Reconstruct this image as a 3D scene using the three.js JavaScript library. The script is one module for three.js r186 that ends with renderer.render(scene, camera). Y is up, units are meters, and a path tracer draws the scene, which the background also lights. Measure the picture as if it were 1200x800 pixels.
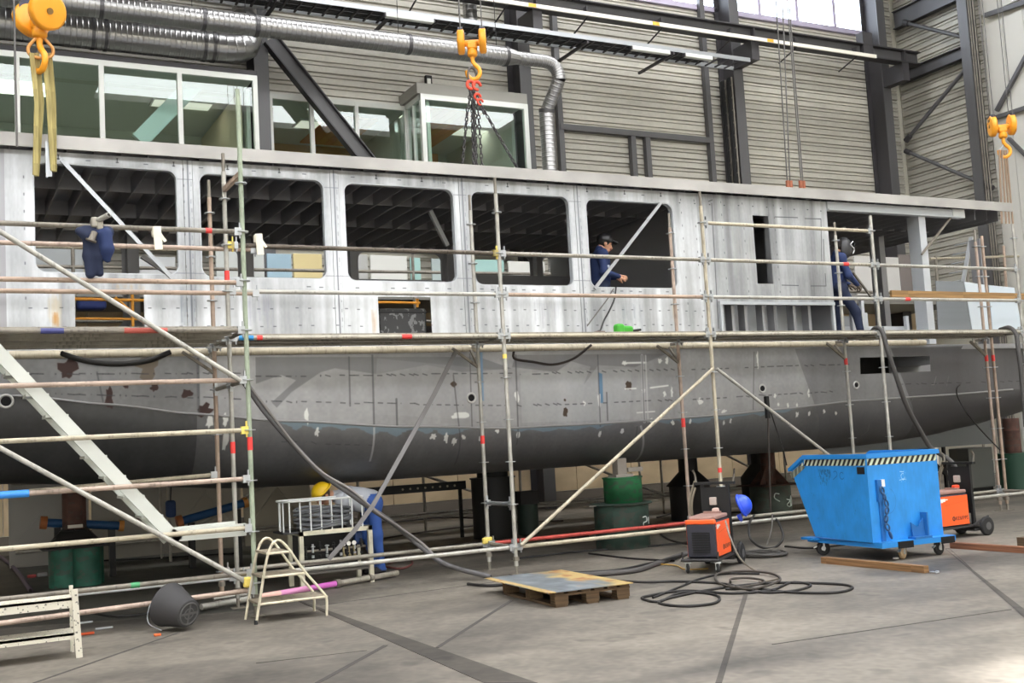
import * as THREE from 'three';
import { mergeGeometries } from 'three/addons/utils/BufferGeometryUtils.js';
import { RoundedBoxGeometry } from 'three/addons/geometries/RoundedBoxGeometry.js';
import { MarchingCubes } from 'three/addons/objects/MarchingCubes.js';

// ---------------------------------------------------------------- camera, sky, sun, exposure
const scene = new THREE.Scene();
const EYE = new THREE.Vector3(0, 1.56, 0), FOCAL = 1300, D2R = Math.PI / 180;
const camera = new THREE.PerspectiveCamera(2 * Math.atan(400 / FOCAL) / D2R, 1.5, 0.1, 200);
camera.position.copy(EYE);
camera.rotation.set(5.13 * D2R, -27.55 * D2R, -3.26 * D2R, 'YXZ');
camera.updateMatrixWorld(true);
scene.add(camera);
const renderer = new THREE.WebGLRenderer();
renderer.toneMapping = THREE.LinearToneMapping;
renderer.toneMappingExposure = 1.32;
renderer.shadowMap.enabled = true;
scene.background = new THREE.Color().setRGB(0.98, 0.985, 1.0);
scene.backgroundIntensity = 9.0;

// low sun from behind the back wall, falling through the rear roof strip onto the floor near the camera
const sun = new THREE.DirectionalLight(new THREE.Color(1, 0.97, 0.92), 18);
sun.position.set(6, 15.6, -19.3); sun.target.position.set(6, 0, -4.77); sun.castShadow = true; sun.shadow.radius = 3;
Object.assign(sun.shadow.camera, { left: -30, right: 30, top: 30, bottom: -30, near: 0.5, far: 80 }); sun.shadow.mapSize.set(2048, 2048);
sun.name = 'sun_light'; scene.add(sun, sun.target);

// ---------------------------------------------------------------- helpers
const V = (x, y, z) => new THREE.Vector3(x, y, z);
const ray = (px, py) => V((px - 600) / FOCAL, -(py - 400) / FOCAL, -1).applyQuaternion(camera.quaternion);
const onZ = (px, py, z) => { const d = ray(px, py); return EYE.clone().addScaledVector(d, (z - EYE.z) / d.z); };
const onY = (px, py, y) => { const d = ray(px, py); return EYE.clone().addScaledVector(d, (y - EYE.y) / d.y); };
const onX = (px, py, x) => { const d = ray(px, py); return EYE.clone().addScaledVector(d, (x - EYE.x) / d.x); };
let seedState = 7;
const rnd = () => { seedState = (seedState + 0x6d2b79f5) | 0; let t = Math.imul(seedState ^ (seedState >>> 15), 1 | seedState); t = (t + Math.imul(t ^ (t >>> 7), 61 | t)) ^ t; return ((t ^ (t >>> 14)) >>> 0) / 4294967296; };
const rr = (a, b) => a + (b - a) * rnd();
const lerp = (a, b, t) => a + (b - a) * t, clamp = (x, a, b) => Math.min(b, Math.max(a, x));
const table = (rows) => (x) => { if (x <= rows[0][0]) return rows[0][1]; for (let i = 1; i < rows.length; i++) if (x <= rows[i][0]) { const t = (x - rows[i - 1][0]) / (rows[i][0] - rows[i - 1][0]); return lerp(rows[i - 1][1], rows[i][1], t * t * (3 - 2 * t) * 0.5 + t * 0.5); } return rows[rows.length - 1][1]; };
const taken = new Map();
const numbered = (n) => { const k = taken.get(n) ?? 0; taken.set(n, k + 1); return k ? n + '_' + String(k).padStart(3, '0') : n; };

function boxUV(g) {   // uv in metres, from the dominant axis of each face
  const p = g.attributes.position, uv = new Float32Array(p.count * 2), a = V(), b = V(), c = V(), n = V();
  for (let i = 0; i < p.count; i += 3) {
    a.fromBufferAttribute(p, i); b.fromBufferAttribute(p, i + 1); c.fromBufferAttribute(p, i + 2);
    n.copy(b).sub(a).cross(c.clone().sub(a));
    const ax = Math.abs(n.x), ay = Math.abs(n.y), az = Math.abs(n.z);
    [a, b, c].forEach((q, k) => {
      const [u, v] = ax > ay && ax > az ? [q.z, q.y] : ay > az ? [q.x, q.z] : [q.x, q.y];
      uv[(i + k) * 2] = u; uv[(i + k) * 2 + 1] = v;
    });
  }
  g.setAttribute('uv', new THREE.BufferAttribute(uv, 2));
  return g;
}
function clean(g, keepUV) {
  let q = g.index ? g.toNonIndexed() : g.clone();
  for (const k of Object.keys(q.attributes)) if (!['position', 'normal', 'uv', 'color'].includes(k)) q.deleteAttribute(k);
  if (!q.attributes.normal) q.computeVertexNormals();
  if (!keepUV || !q.attributes.uv) boxUV(q);
  q.morphAttributes = {};
  return q;
}
const bases = new Map();
function mesh(name, geos, mat, parent, opt = {}) {
  const list = (Array.isArray(geos) ? geos : [geos]).map((g) => clean(g, opt.keepUV));
  const g = list.length > 1 ? mergeGeometries(list, false) : list[0];
  const b = parent && bases.get(parent);
  if (b && !opt.local) g.translate(-b.x, -b.y, -b.z);
  const m = new THREE.Mesh(g, mat);
  m.name = parent ? name : numbered(name);
  m.castShadow = m.receiveShadow = true;
  (parent ?? scene).add(m);
  if (b) bases.set(m, b);
  return m;
}
function share(name, geo, mat, parent, pos, rot) {   // one mesh that shares its geometry with alike pieces
  const m = new THREE.Mesh(geo, mat), b = bases.get(parent);
  m.name = name; m.castShadow = m.receiveShadow = true;
  if (pos) m.position.copy(pos);
  if (b && pos) m.position.sub(b);
  if (rot) m.rotation.set(...rot);
  parent.add(m);
  return m;
}
function tag(o, label, category, group, kind) { o.userData.label = label; o.userData.category = category; if (group) o.userData.group = group; if (kind) o.userData.kind = kind; return o; }
// a Group at the thing's base; world: parts are given in world coordinates
function thing(name, label, category, pos, opt = {}) {
  const g = new THREE.Group();
  g.name = numbered(name); g.position.copy(pos); g.rotation.y = opt.turn ?? 0;
  if (opt.world) bases.set(g, pos.clone());
  tag(g, label, category, opt.group, opt.kind);
  scene.add(g);
  return g;
}
function struct(o, label, category) { o.userData.kind = 'structure'; if (label) { o.userData.label = label; o.userData.category = category; } return o; }
const box = (w, h, d, x = 0, y = 0, z = 0) => new THREE.BoxGeometry(w, h, d).translate(x, y, z);
const boxMM = (x0, x1, y0, y1, z0, z1) => box(x1 - x0, y1 - y0, z1 - z0, (x0 + x1) / 2, (y0 + y1) / 2, (z0 + z1) / 2);
const rbox = (w, h, d, r, x = 0, y = 0, z = 0) => new RoundedBoxGeometry(w, h, d, 2, r).translate(x, y, z);
function between(g, a, b) {   // a geometry of unit height along y, laid from a to b
  const d = b.clone().sub(a), L = d.length();
  return g.scale(1, L, 1).applyQuaternion(new THREE.Quaternion().setFromUnitVectors(V(0, 1, 0), d.normalize())).translate((a.x + b.x) / 2, (a.y + b.y) / 2, (a.z + b.z) / 2);
}
const rod = (a, b, r, seg = 10, r2 = r) => between(new THREE.CylinderGeometry(r2, r, 1, seg), a, b);
function bar(a, b, w, h, up = V(0, 1, 0)) {   // a rectangular bar: w across, h along `up`
  const d = b.clone().sub(a), L = d.length(); d.normalize();
  const s = V().crossVectors(d, up).normalize(), u = V().crossVectors(s, d);
  return new THREE.BoxGeometry(w, h, L).applyMatrix4(new THREE.Matrix4().makeBasis(s, u, d.clone().negate())).translate((a.x + b.x) / 2, (a.y + b.y) / 2, (a.z + b.z) / 2);
}
const cyl = (r, h, x, y, z, seg = 24, r0 = r) => new THREE.CylinderGeometry(r, r0, h, seg).translate(x, y + h / 2, z);
const wire = (pts, r, seg = 0, rad = 6, closed = false) => new THREE.TubeGeometry(new THREE.CatmullRomCurve3(pts, closed, 'centripetal'), seg || pts.length * 5, r, rad, closed);
function plate(pts, depth, holes = []) {   // outline in the xy plane, extruded towards +z
  const s = new THREE.Shape(pts.map(([x, y]) => new THREE.Vector2(x, y)));
  for (const h of holes) s.holes.push(h instanceof THREE.Path ? h : new THREE.Path(h.map(([x, y]) => new THREE.Vector2(x, y))));
  return new THREE.ExtrudeGeometry(s, { depth, bevelEnabled: false, curveSegments: 8 });
}
function roundRect(x0, x1, y0, y1, r) {
  const p = new THREE.Path();
  p.moveTo(x0 + r, y0); p.lineTo(x1 - r, y0); p.absarc(x1 - r, y0 + r, r, -Math.PI / 2, 0); p.lineTo(x1, y1 - r); p.absarc(x1 - r, y1 - r, r, 0, Math.PI / 2);
  p.lineTo(x0 + r, y1); p.absarc(x0 + r, y1 - r, r, Math.PI / 2, Math.PI); p.lineTo(x0, y0 + r); p.absarc(x0 + r, y0 + r, r, Math.PI, Math.PI * 1.5);
  return p;
}

// ---------------------------------------------------------------- noise and textures
const hash = (x, y, s) => { let h = Math.imul(x, 374761393) ^ Math.imul(y, 668265263) ^ Math.imul(s, 2147483647 - 1640531527); h = Math.imul(h ^ (h >>> 13), 1274126177); return ((h ^ (h >>> 16)) >>> 0) / 4294967296; };
function vnoise(x, y, per, s) {   // periodic value noise
  const X = Math.floor(x), Y = Math.floor(y), fx = x - X, fy = y - Y, m = (a) => ((a % per) + per) % per;
  const u = fx * fx * (3 - 2 * fx), v = fy * fy * (3 - 2 * fy);
  return lerp(lerp(hash(m(X), m(Y), s), hash(m(X + 1), m(Y), s), u), lerp(hash(m(X), m(Y + 1), s), hash(m(X + 1), m(Y + 1), s), u), v);
}
function fbm(x, y, per, s, oct = 4) { let v = 0, a = 0.5, t = 0; for (let i = 0; i < oct; i++) { v += a * vnoise(x, y, per, s + i); t += a; x *= 2; y *= 2; per *= 2; a *= 0.5; } return v / t; }
function dataTex(w, h, fn, srgb = true, size = [1, 1]) {   // fn(u, v) -> [r, g, b] in 0..1 ; size: metres covered
  const d = new Uint8Array(w * h * 4);
  for (let y = 0; y < h; y++) for (let x = 0; x < w; x++) { const c = fn(x / w, y / h), i = (y * w + x) * 4; d[i] = clamp(c[0], 0, 1) * 255; d[i + 1] = clamp(c[1], 0, 1) * 255; d[i + 2] = clamp(c[2], 0, 1) * 255; d[i + 3] = 255; }
  const t = new THREE.DataTexture(d, w, h); t.wrapS = t.wrapT = THREE.RepeatWrapping; t.magFilter = THREE.LinearFilter; t.minFilter = THREE.LinearMipmapLinearFilter;
  if (srgb) t.colorSpace = THREE.SRGBColorSpace; t.repeat.set(1 / size[0], 1 / size[1]); t.needsUpdate = true; return t;
}
const std = (o) => new THREE.MeshStandardMaterial(o);
const rgb = (r, g, b) => new THREE.Color(r / 255, g / 255, b / 255).convertSRGBToLinear();
const flat = (r, g, b, rough = 0.6, metal = 0) => std({ color: rgb(r, g, b), roughness: rough, metalness: metal });

// ---------------------------------------------------------------- materials
const M = {};
{
  const conc = dataTex(2048, 2048, (u, v) => {
    const a = fbm(u * 6, v * 6, 6, 11, 5), b = fbm(u * 40, v * 40, 40, 31, 3), c = fbm(u * 3 + 0.3, v * 9, 3, 57, 4), e = vnoise(u * 256, v * 256, 256, 5);
    const st = fbm(u * 2 + v * 3, v * 34 - u * 6, 34, 77, 3);
    let k = 0.415 + (a - 0.5) * 0.2 + (b - 0.5) * 0.12 + (e - 0.5) * 0.06 + (st - 0.5) * 0.07;
    if (c > 0.56) k -= (c - 0.56) * 0.55;
    if (b > 0.72) k -= (b - 0.72) * 0.7;
    return [k * 1.06, k, k * 0.915];
  }, true, [11, 11]);
  M.floor = std({ map: conc, roughness: 0.62 });
  M.floorStrip = std({ map: conc, color: rgb(166, 164, 164), roughness: 0.7 });
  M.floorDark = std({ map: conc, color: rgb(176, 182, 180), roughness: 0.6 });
  M.joint = flat(74, 71, 68, 0.9);
  const clad = dataTex(512, 256, (u, v) => { const k = 0.69 + (fbm(u * 4, v * 16, 4, 3, 4) - 0.5) * 0.14 + (vnoise(u * 128, v * 64, 64, 9) - 0.5) * 0.03; return [k * 1.02, k, k * 0.935]; }, true, [6, 3]);
  M.clad = [1, 0.9, 0.82, 0.96].map((f) => std({ map: clad, color: new THREE.Color(Math.min(1, f), Math.min(1, f), Math.min(1, f)), roughness: 0.55 }));
  M.gatePanel = flat(196, 194, 186, 0.6);
  M.wallBack = flat(196, 193, 180, 0.8);
  M.plinth = std({ map: dataTex(512, 256, (u, v) => { const k = 0.76 + (fbm(u * 5, v * 5, 5, 8, 4) - 0.5) * 0.2; return [k, k * 0.89, k * 0.72]; }, true, [4, 2]), roughness: 0.85 });
  M.darkSteel = flat(62, 60, 62, 0.55, 0.15);
  M.beamSteel = flat(84, 83, 84, 0.5, 0.15);
  M.ceiling = flat(92, 90, 88, 0.9);
  M.galv = std({ color: rgb(176, 179, 182), roughness: 0.42, metalness: 0.75 });
  const tubeT = dataTex(256, 256, (u, v) => { const a = fbm(u * 8, v * 8, 8, 21, 4), b = fbm(u * 32, v * 8, 32, 5, 3); const k = 0.83 + (a - 0.5) * 0.24 - Math.max(0, b - 0.62) * 0.6; return [k, k * 0.985, k * 0.95]; }, true, [0.9, 0.9]);
  M.tube = [rgb(208, 208, 206), rgb(190, 187, 180), rgb(212, 208, 199)].map((c) => std({ map: tubeT, color: c, roughness: 0.5, metalness: 0.35 }));
  M.tubeRust = std({ map: tubeT, color: rgb(206, 184, 170), roughness: 0.6, metalness: 0.2 });
  M.tubeCream = std({ map: tubeT, color: rgb(216, 208, 190), roughness: 0.6, metalness: 0.1 });
  M.tubePink = std({ map: tubeT, color: rgb(212, 192, 182), roughness: 0.6, metalness: 0.2 });
  M.tubeRed = std({ map: tubeT, color: rgb(220, 92, 84), roughness: 0.6, metalness: 0.1 });
  M.tubeDull = std({ map: tubeT, color: rgb(158, 153, 146), roughness: 0.6, metalness: 0.3 });
  M.nearBlack = flat(40, 39, 40, 0.6, 0.2);  // near-black tone for a rail, trestle bars and cradles behind the hull
  M.redTape = flat(226, 62, 58, 0.5); M.yellowTape = flat(232, 208, 104, 0.6); M.blueTape = flat(40, 128, 186, 0.5); M.blueSleeve = flat(56, 140, 226, 0.45);
  M.whitePaint = flat(226, 229, 228, 0.5); M.alu = std({ color: rgb(208, 212, 210), roughness: 0.45, metalness: 0.4 });
  M.stairAlu = flat(206, 209, 202, 0.55);
  M.black = flat(22, 22, 23, 0.6); M.rubber = flat(34, 34, 35, 0.75); M.blackHole = flat(8, 8, 8, 0.9);
  M.frameWhite = flat(214, 216, 210, 0.5);
  M.glass = new THREE.MeshPhysicalMaterial({ color: rgb(236, 245, 241), transmission: 1, thickness: 0, roughness: 0.0, ior: 1.5 });
  M.skyGlass = new THREE.MeshPhysicalMaterial({ color: rgb(240, 246, 252), transmission: 1, thickness: 0, roughness: 0.0, ior: 1.5 });
  M.wood = std({ color: rgb(222, 208, 196), map: dataTex(512, 128, (u, v) => { const g = fbm(u * 3 + fbm(u * 2, v * 4, 2, 3) * 0.4, v * 24, 24, 7, 3), k = 0.62 + (g - 0.5) * 0.34; return [k * 0.95, k * 0.77, k * 0.55]; }, true, [1.2, 0.3]), roughness: 0.8 });
  M.woodRed = std({ map: M.wood.map, color: rgb(214, 176, 176), roughness: 0.8 });
  M.woodPale = std({ map: M.wood.map, color: rgb(255, 246, 226), roughness: 0.8 });
  M.woodOld = std({ map: M.wood.map, color: rgb(150, 148, 150), roughness: 0.9 });
}

// ---------------------------------------------------------------- the hall
const HX0 = -16, HX1 = 25.0, HZ0 = -22.6, HZ1 = 12, HY = 15.6;
const floor = struct(mesh('floor', boxMM(HX0 - 0.3, HX1 + 0.3, -0.3, 0, HZ0 - 0.4, HZ1 + 0.3), M.floor), 'grey worn concrete workshop floor', 'floor');
{
  let n = 0;
  const strip = (quad, m, h, label) => {   // a filled channel in the slab, from four photo points on the floor
    const p = quad.map(([x, y]) => onY(x, y, 0));
    const s = new THREE.Shape(p.map((q) => new THREE.Vector2(q.x, -q.z)));
    const g = new THREE.ExtrudeGeometry(s, { depth: h + 0.02, bevelEnabled: false }).rotateX(-Math.PI / 2).translate(0, -0.02, 0);
    struct(mesh('trim_' + (++n), g, m), label, 'floor strip');
  };
  strip([[340, 700], [359, 709], [630, 800.5], [567, 800]], M.floorStrip, 0.004, 'dark filled channel running diagonally across concrete floor beside step stool');
  strip([[871.5, 696], [876.5, 696], [846, 800], [838.5, 800]], M.floorStrip, 0.004, 'straight dark floor channel starting at the loose cable coils');
  strip([[1107.5, 643], [1113, 643], [1203, 726], [1203, 716]], M.floorStrip, 0.004, 'dark floor channel running from blue tipping bin past pink timber');
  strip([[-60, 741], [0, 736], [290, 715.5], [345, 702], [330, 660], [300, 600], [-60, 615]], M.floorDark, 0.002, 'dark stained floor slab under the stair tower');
  const j = (a, b, w) => {
    const p = onY(...a, 0), q = onY(...b, 0);
    struct(mesh('trim_' + (++n), bar(p.setY(0.0), q.setY(0.0), w, 0.006), M.joint), 'thin sawn joint line in the concrete floor', 'floor joint').userData.group = 'sawn joints in the floor';
  };
  j([375, 709], [600, 679], 0.014); j([512, 759], [600, 703], 0.035); j([372, 800], [452, 756], 0.04); j([40, 800], [210, 741], 0.025); j([905, 755], [1185, 714], 0.012); j([300, 777], [430, 762], 0.01);
}
// back wall: core with clerestory opening, then the cladding board by board
const wallBack = new THREE.Group(); wallBack.name = 'wall_back'; scene.add(wallBack); struct(wallBack, 'pale corrugated metal cladding wall behind the boat', 'wall');
const CL = { x0: 15.45, x1: 24.1, y0: 12.68, y1: 14.9 };
const OF = { x0: -3.2, x1: 12.35, y0: 6.0, y1: 9.12 };   // office front opening
mesh('wall_core', [boxMM(HX0, OF.x0, 0, HY, HZ0 - 0.3, HZ0 - 0.06), boxMM(OF.x1, CL.x0, 0, HY, HZ0 - 0.3, HZ0 - 0.06), boxMM(OF.x0, OF.x1, 0, OF.y0, HZ0 - 0.3, HZ0 - 0.06), boxMM(OF.x0, OF.x1, OF.y1, HY, HZ0 - 0.3, HZ0 - 0.06), boxMM(CL.x1, HX1 + 0.3, 0, HY, HZ0 - 0.3, HZ0 - 0.06), boxMM(CL.x0, CL.x1, 0, CL.y0, HZ0 - 0.3, HZ0 - 0.06), boxMM(CL.x0, CL.x1, CL.y1, HY, HZ0 - 0.3, HZ0 - 0.06)], M.wallBack, wallBack);
const cladShape = () => {   // one board: a broad face, a deep groove, a narrow rib, a second groove
  const p = [[-0.02, 0], [-0.02, 0.016], [0.035, 0.03], [0.035, 0.155], [-0.008, 0.162], [-0.008, 0.178], [0.03, 0.186], [0.03, 0.226], [-0.02, 0.236], [-0.02, 0.25], [-0.03, 0.25], [-0.03, 0]];
  return new THREE.Shape(p.map(([z, y]) => new THREE.Vector2(-z, y)));
};
const cladGeo = new Map();
function cladPanel(len) {
  const k = len.toFixed(3);
  if (!cladGeo.has(k)) cladGeo.set(k, boxUV(new THREE.ExtrudeGeometry(cladShape(), { depth: len, bevelEnabled: false })));
  return cladGeo.get(k);   // runs along +z, faces -x
}
{
  const bays = [[HX0, 6.0], [6.0, 12.55], [12.55, 18.75], [18.75, 24.85]];
  for (let y = 5.0; y < HY - 0.2; y += 0.25) for (const [a, b] of bays) {
    let parts = [[a, b]];
    if (y + 0.25 > CL.y0 - 0.05 && y < CL.y1) parts = [[a, Math.min(b, CL.x0 - 0.1)], [Math.max(a, CL.x1 + 0.1), b]].filter(([p, q]) => q - p > 0.2);
    if (y > OF.y0 - 0.3 && y < OF.y1 - 0.05 && b < 13) continue;
    for (const [p, q] of parts) share('cladding_panel', cladPanel(q - p), M.clad[Math.floor(rnd() * 4)], wallBack, V(p, y, HZ0 - 0.03), [0, Math.PI / 2, 0]);
  }
}
// plinth panels below
{
  let i = 0;
  for (let x = -2; x < 24.8; x += 1.53, i++) mesh('plinth_panel', boxMM(x + 0.008, Math.min(x + 1.522, HX1), 0.35, 4.95, HZ0 - 0.06, HZ0 - 0.01), M.plinth, wallBack);
  mesh('plinth_curb', boxMM(HX0, HX1, 0, 0.34, HZ0 - 0.06, HZ0 + 0.06), flat(112, 104, 94, 0.9), wallBack);
}
struct(mesh('floor_gallery', boxMM(-3, 24.5, 4.5, 4.72, HZ0 + 0.06, -20.5), flat(120, 118, 112, 0.8)), 'gallery floor slab on the back wall', 'floor');
// clerestory
const clere = new THREE.Group(); clere.name = 'window_1'; scene.add(clere); struct(clere, 'row of bright clerestory panes high in the back wall', 'window');
{
  const fr = flat(178, 170, 190, 0.5), { x0, x1, y0, y1 } = CL, z = HZ0;
  mesh('window_frame', [boxMM(x0 - 0.1, x1 + 0.1, y0 - 0.14, y0, z - 0.1, z + 0.06), boxMM(x0 - 0.1, x1 + 0.1, y1, y1 + 0.1, z - 0.1, z + 0.06), boxMM(x0 - 0.1, x0, y0, y1, z - 0.1, z + 0.06), boxMM(x1, x1 + 0.1, y0, y1, z - 0.1, z + 0.06)], fr, clere);
  const mx = [15.45, 17.0, 18.55, 20.1, 21.36, 22.7, 24.1].map((x) => x);
  mx[3] = onZ(889, 10, z).x; mx[4] = onZ(933, 15, z).x; mx[5] = onZ(977, 22, z).x;
  for (let i = 0; i < mx.length - 1; i++) {
    if (i) mesh('mullion', boxMM(mx[i] - 0.05, mx[i] + 0.05, y0, y1, z - 0.08, z + 0.04), fr, clere);
    mesh('pane', boxMM(mx[i] + 0.05, mx[i + 1] - 0.05, y0, y1, z - 0.03, z - 0.022), M.skyGlass, clere);
  }
}
// end wall on the right
const wallRight = new THREE.Group(); wallRight.name = 'wall_right'; scene.add(wallRight); struct(wallRight, 'pale end wall with horizontal cladding, dark braces and light gate panels', 'wall');
mesh('wall_core', boxMM(HX1 + 0.06, HX1 + 0.3, 0, HY, HZ0 - 0.3, HZ1 + 0.3), M.wallBack, wallRight);
for (let y = 4.0; y < HY - 0.2; y += 0.25) share('cladding_panel', cladPanel(2.95), M.clad[Math.floor(rnd() * 4)], wallRight, V(HX1 + 0.03, y, HZ0), null);
for (let i = 0; i < 12; i++) mesh('gate_panel', boxMM(HX1 - 0.02, HX1 + 0.05, 0, 11.9, -19.62 + i * 0.62, -19.62 + i * 0.62 + 0.605), M.gatePanel, wallRight);
for (let i = 0; i < 12; i++) mesh('gate_panel', boxMM(HX1 - 0.02, HX1 + 0.05, 12.2, HY, -19.62 + i * 0.62, -19.62 + i * 0.62 + 0.605), M.gatePanel, wallRight);
struct(mesh('wall_left', boxMM(HX0 - 0.3, HX0, 0, HY, HZ0 - 0.3, HZ1 + 0.3), M.wallBack), 'pale hall wall on the left', 'wall');
// front wall behind the camera with its own clerestory band and a gate left open, roof with daylight strips
const GATE = { x0: -6, x1: 0, y1: 4.5 }, FC = { x0: -13, x1: 23, y0: 12.2, y1: 15.0 };
const wallFront = new THREE.Group(); wallFront.name = 'wall_front'; scene.add(wallFront); struct(wallFront, 'hall wall with clerestory band opposite the boat', 'wall');
mesh('wall_core', [boxMM(HX0 - 0.3, GATE.x0, 0, FC.y0, HZ1, HZ1 + 0.3), boxMM(GATE.x1, HX1 + 0.3, 0, FC.y0, HZ1, HZ1 + 0.3), boxMM(GATE.x0, GATE.x1, GATE.y1, FC.y0, HZ1, HZ1 + 0.3), boxMM(HX0 - 0.3, HX1 + 0.3, FC.y1, HY, HZ1, HZ1 + 0.3), boxMM(HX0 - 0.3, FC.x0, FC.y0, FC.y1, HZ1, HZ1 + 0.3), boxMM(FC.x1, HX1 + 0.3, FC.y0, FC.y1, HZ1, HZ1 + 0.3)], M.wallBack, wallFront);
for (let x = FC.x0 + 3; x < FC.x1; x += 3) mesh('mullion', boxMM(x - 0.08, x + 0.08, FC.y0, FC.y1, HZ1 + 0.05, HZ1 + 0.2), M.frameWhite, wallFront);
{
  const gaps = [[-19.6, -17.2], [-9.5, -6.0], [-2.0, 1.0]], parts = []; let z = HZ0 - 0.3;
  for (const [a, b] of gaps) { parts.push(boxMM(HX0 - 0.3, HX1 + 0.3, HY, HY + 0.25, z, a)); parts.push(boxMM(HX0 - 0.3, a < -15 ? 3.5 : HX0 + 3, HY, HY + 0.25, a, b), boxMM(HX1 - (a < -15 ? 4 : 2), HX1 + 0.3, HY, HY + 0.25, a, b), boxMM(3.5, 5.45, HY, HY + 0.25, a, b)); z = b; }
  parts.push(boxMM(HX0 - 0.3, HX1 + 0.3, HY, HY + 0.25, z, HZ1 + 0.3));
  struct(mesh('ceiling', parts, M.ceiling), 'hall roof with long daylight openings', 'ceiling');
}
// outdoor ground so that the gate looks out on something
struct(mesh('floor_yard', boxMM(-40, 60, -0.4, -0.05, HZ1 + 0.3, 60), flat(140, 136, 128, 0.9)), 'paved yard outside the gate', 'ground');

// columns: H sections, flanges parallel to the wall
function column(cx, zf, label, y1 = HY, w = 0.3) {
  const t = thing('steel_column', label, 'column', V(cx, 0, (zf + HZ0) / 2), { world: true });
  mesh('front_flange', boxMM(cx - w / 2, cx + w / 2, 0, y1, zf - 0.025, zf), M.beamSteel, t);
  mesh('web', boxMM(cx - 0.012, cx + 0.012, 0, y1, HZ0 + 0.06, zf - 0.025), M.darkSteel, t);
  mesh('rear_flange', boxMM(cx - w / 2, cx + w / 2, 0, y1, HZ0 + 0.03, HZ0 + 0.06), M.darkSteel, t);
  t.userData.kind = 'structure';
  return t;
}
const ZF = -21.95;
const C1 = onZ(308, 120, ZF).x, C2 = onZ(619, 140, ZF).x, C3 = onZ(871, 160, ZF).x, C4 = onZ(1042, 130, ZF).x;
column(C1, ZF, 'dark steel column between left office glazing and recessed office windows');
column(C2, ZF, 'dark steel column behind projecting office box and silver downpipe duct');
const col3 = column(C3, ZF, 'dark steel column carrying vertical cable ladders');
const col4 = column(C4, ZF, 'dark steel corner column where the two clad walls meet');
column(C1 - 6.4, ZF, 'dark steel column behind the left office glazing');
{   // cable ladders in the recess of the third column
  const x = C3 - 0.19, z0 = -22.45;
  for (const dz of [0, 0.26]) {
    const l = mesh('cable_ladder', [boxMM(x - 0.02, x + 0.02, 5, 10.6, z0 + dz, z0 + dz + 0.02), boxMM(x - 0.02, x + 0.02, 5, 10.6, z0 + dz + 0.17, z0 + dz + 0.19)], M.tubeDull, col3);
    for (let y = 5.1; y < 10.5; y += 0.33) mesh('rung', boxMM(x - 0.015, x + 0.015, y, y + 0.03, z0 + dz + 0.02, z0 + dz + 0.17), M.tubeDull, l);
    mesh('cables', [0.04, 0.08, 0.13].map((o) => rod(V(x - 0.03, 5, z0 + dz + o), V(x - 0.03, 10.6, z0 + dz + o), 0.016, 6)), M.black, l);
  }
  const b = (px, k) => { const p = onZ(px, 150, -22.2); return rod(V(p.x, 5, -22.2), V(p.x, 11.6, -22.2), 0.022, 6); };
  mesh('conduits', [boxMM(C4 + 0.2, C4 + 0.22, 6.5, 15.5, -22.3, -22.28), boxMM(C4 + 0.26, C4 + 0.29, 6.5, 15.5, -22.3, -22.27), boxMM(C4 + 0.33, C4 + 0.36, 6.5, 11.3, -22.25, -22.22)], M.galv, col4);
}
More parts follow.
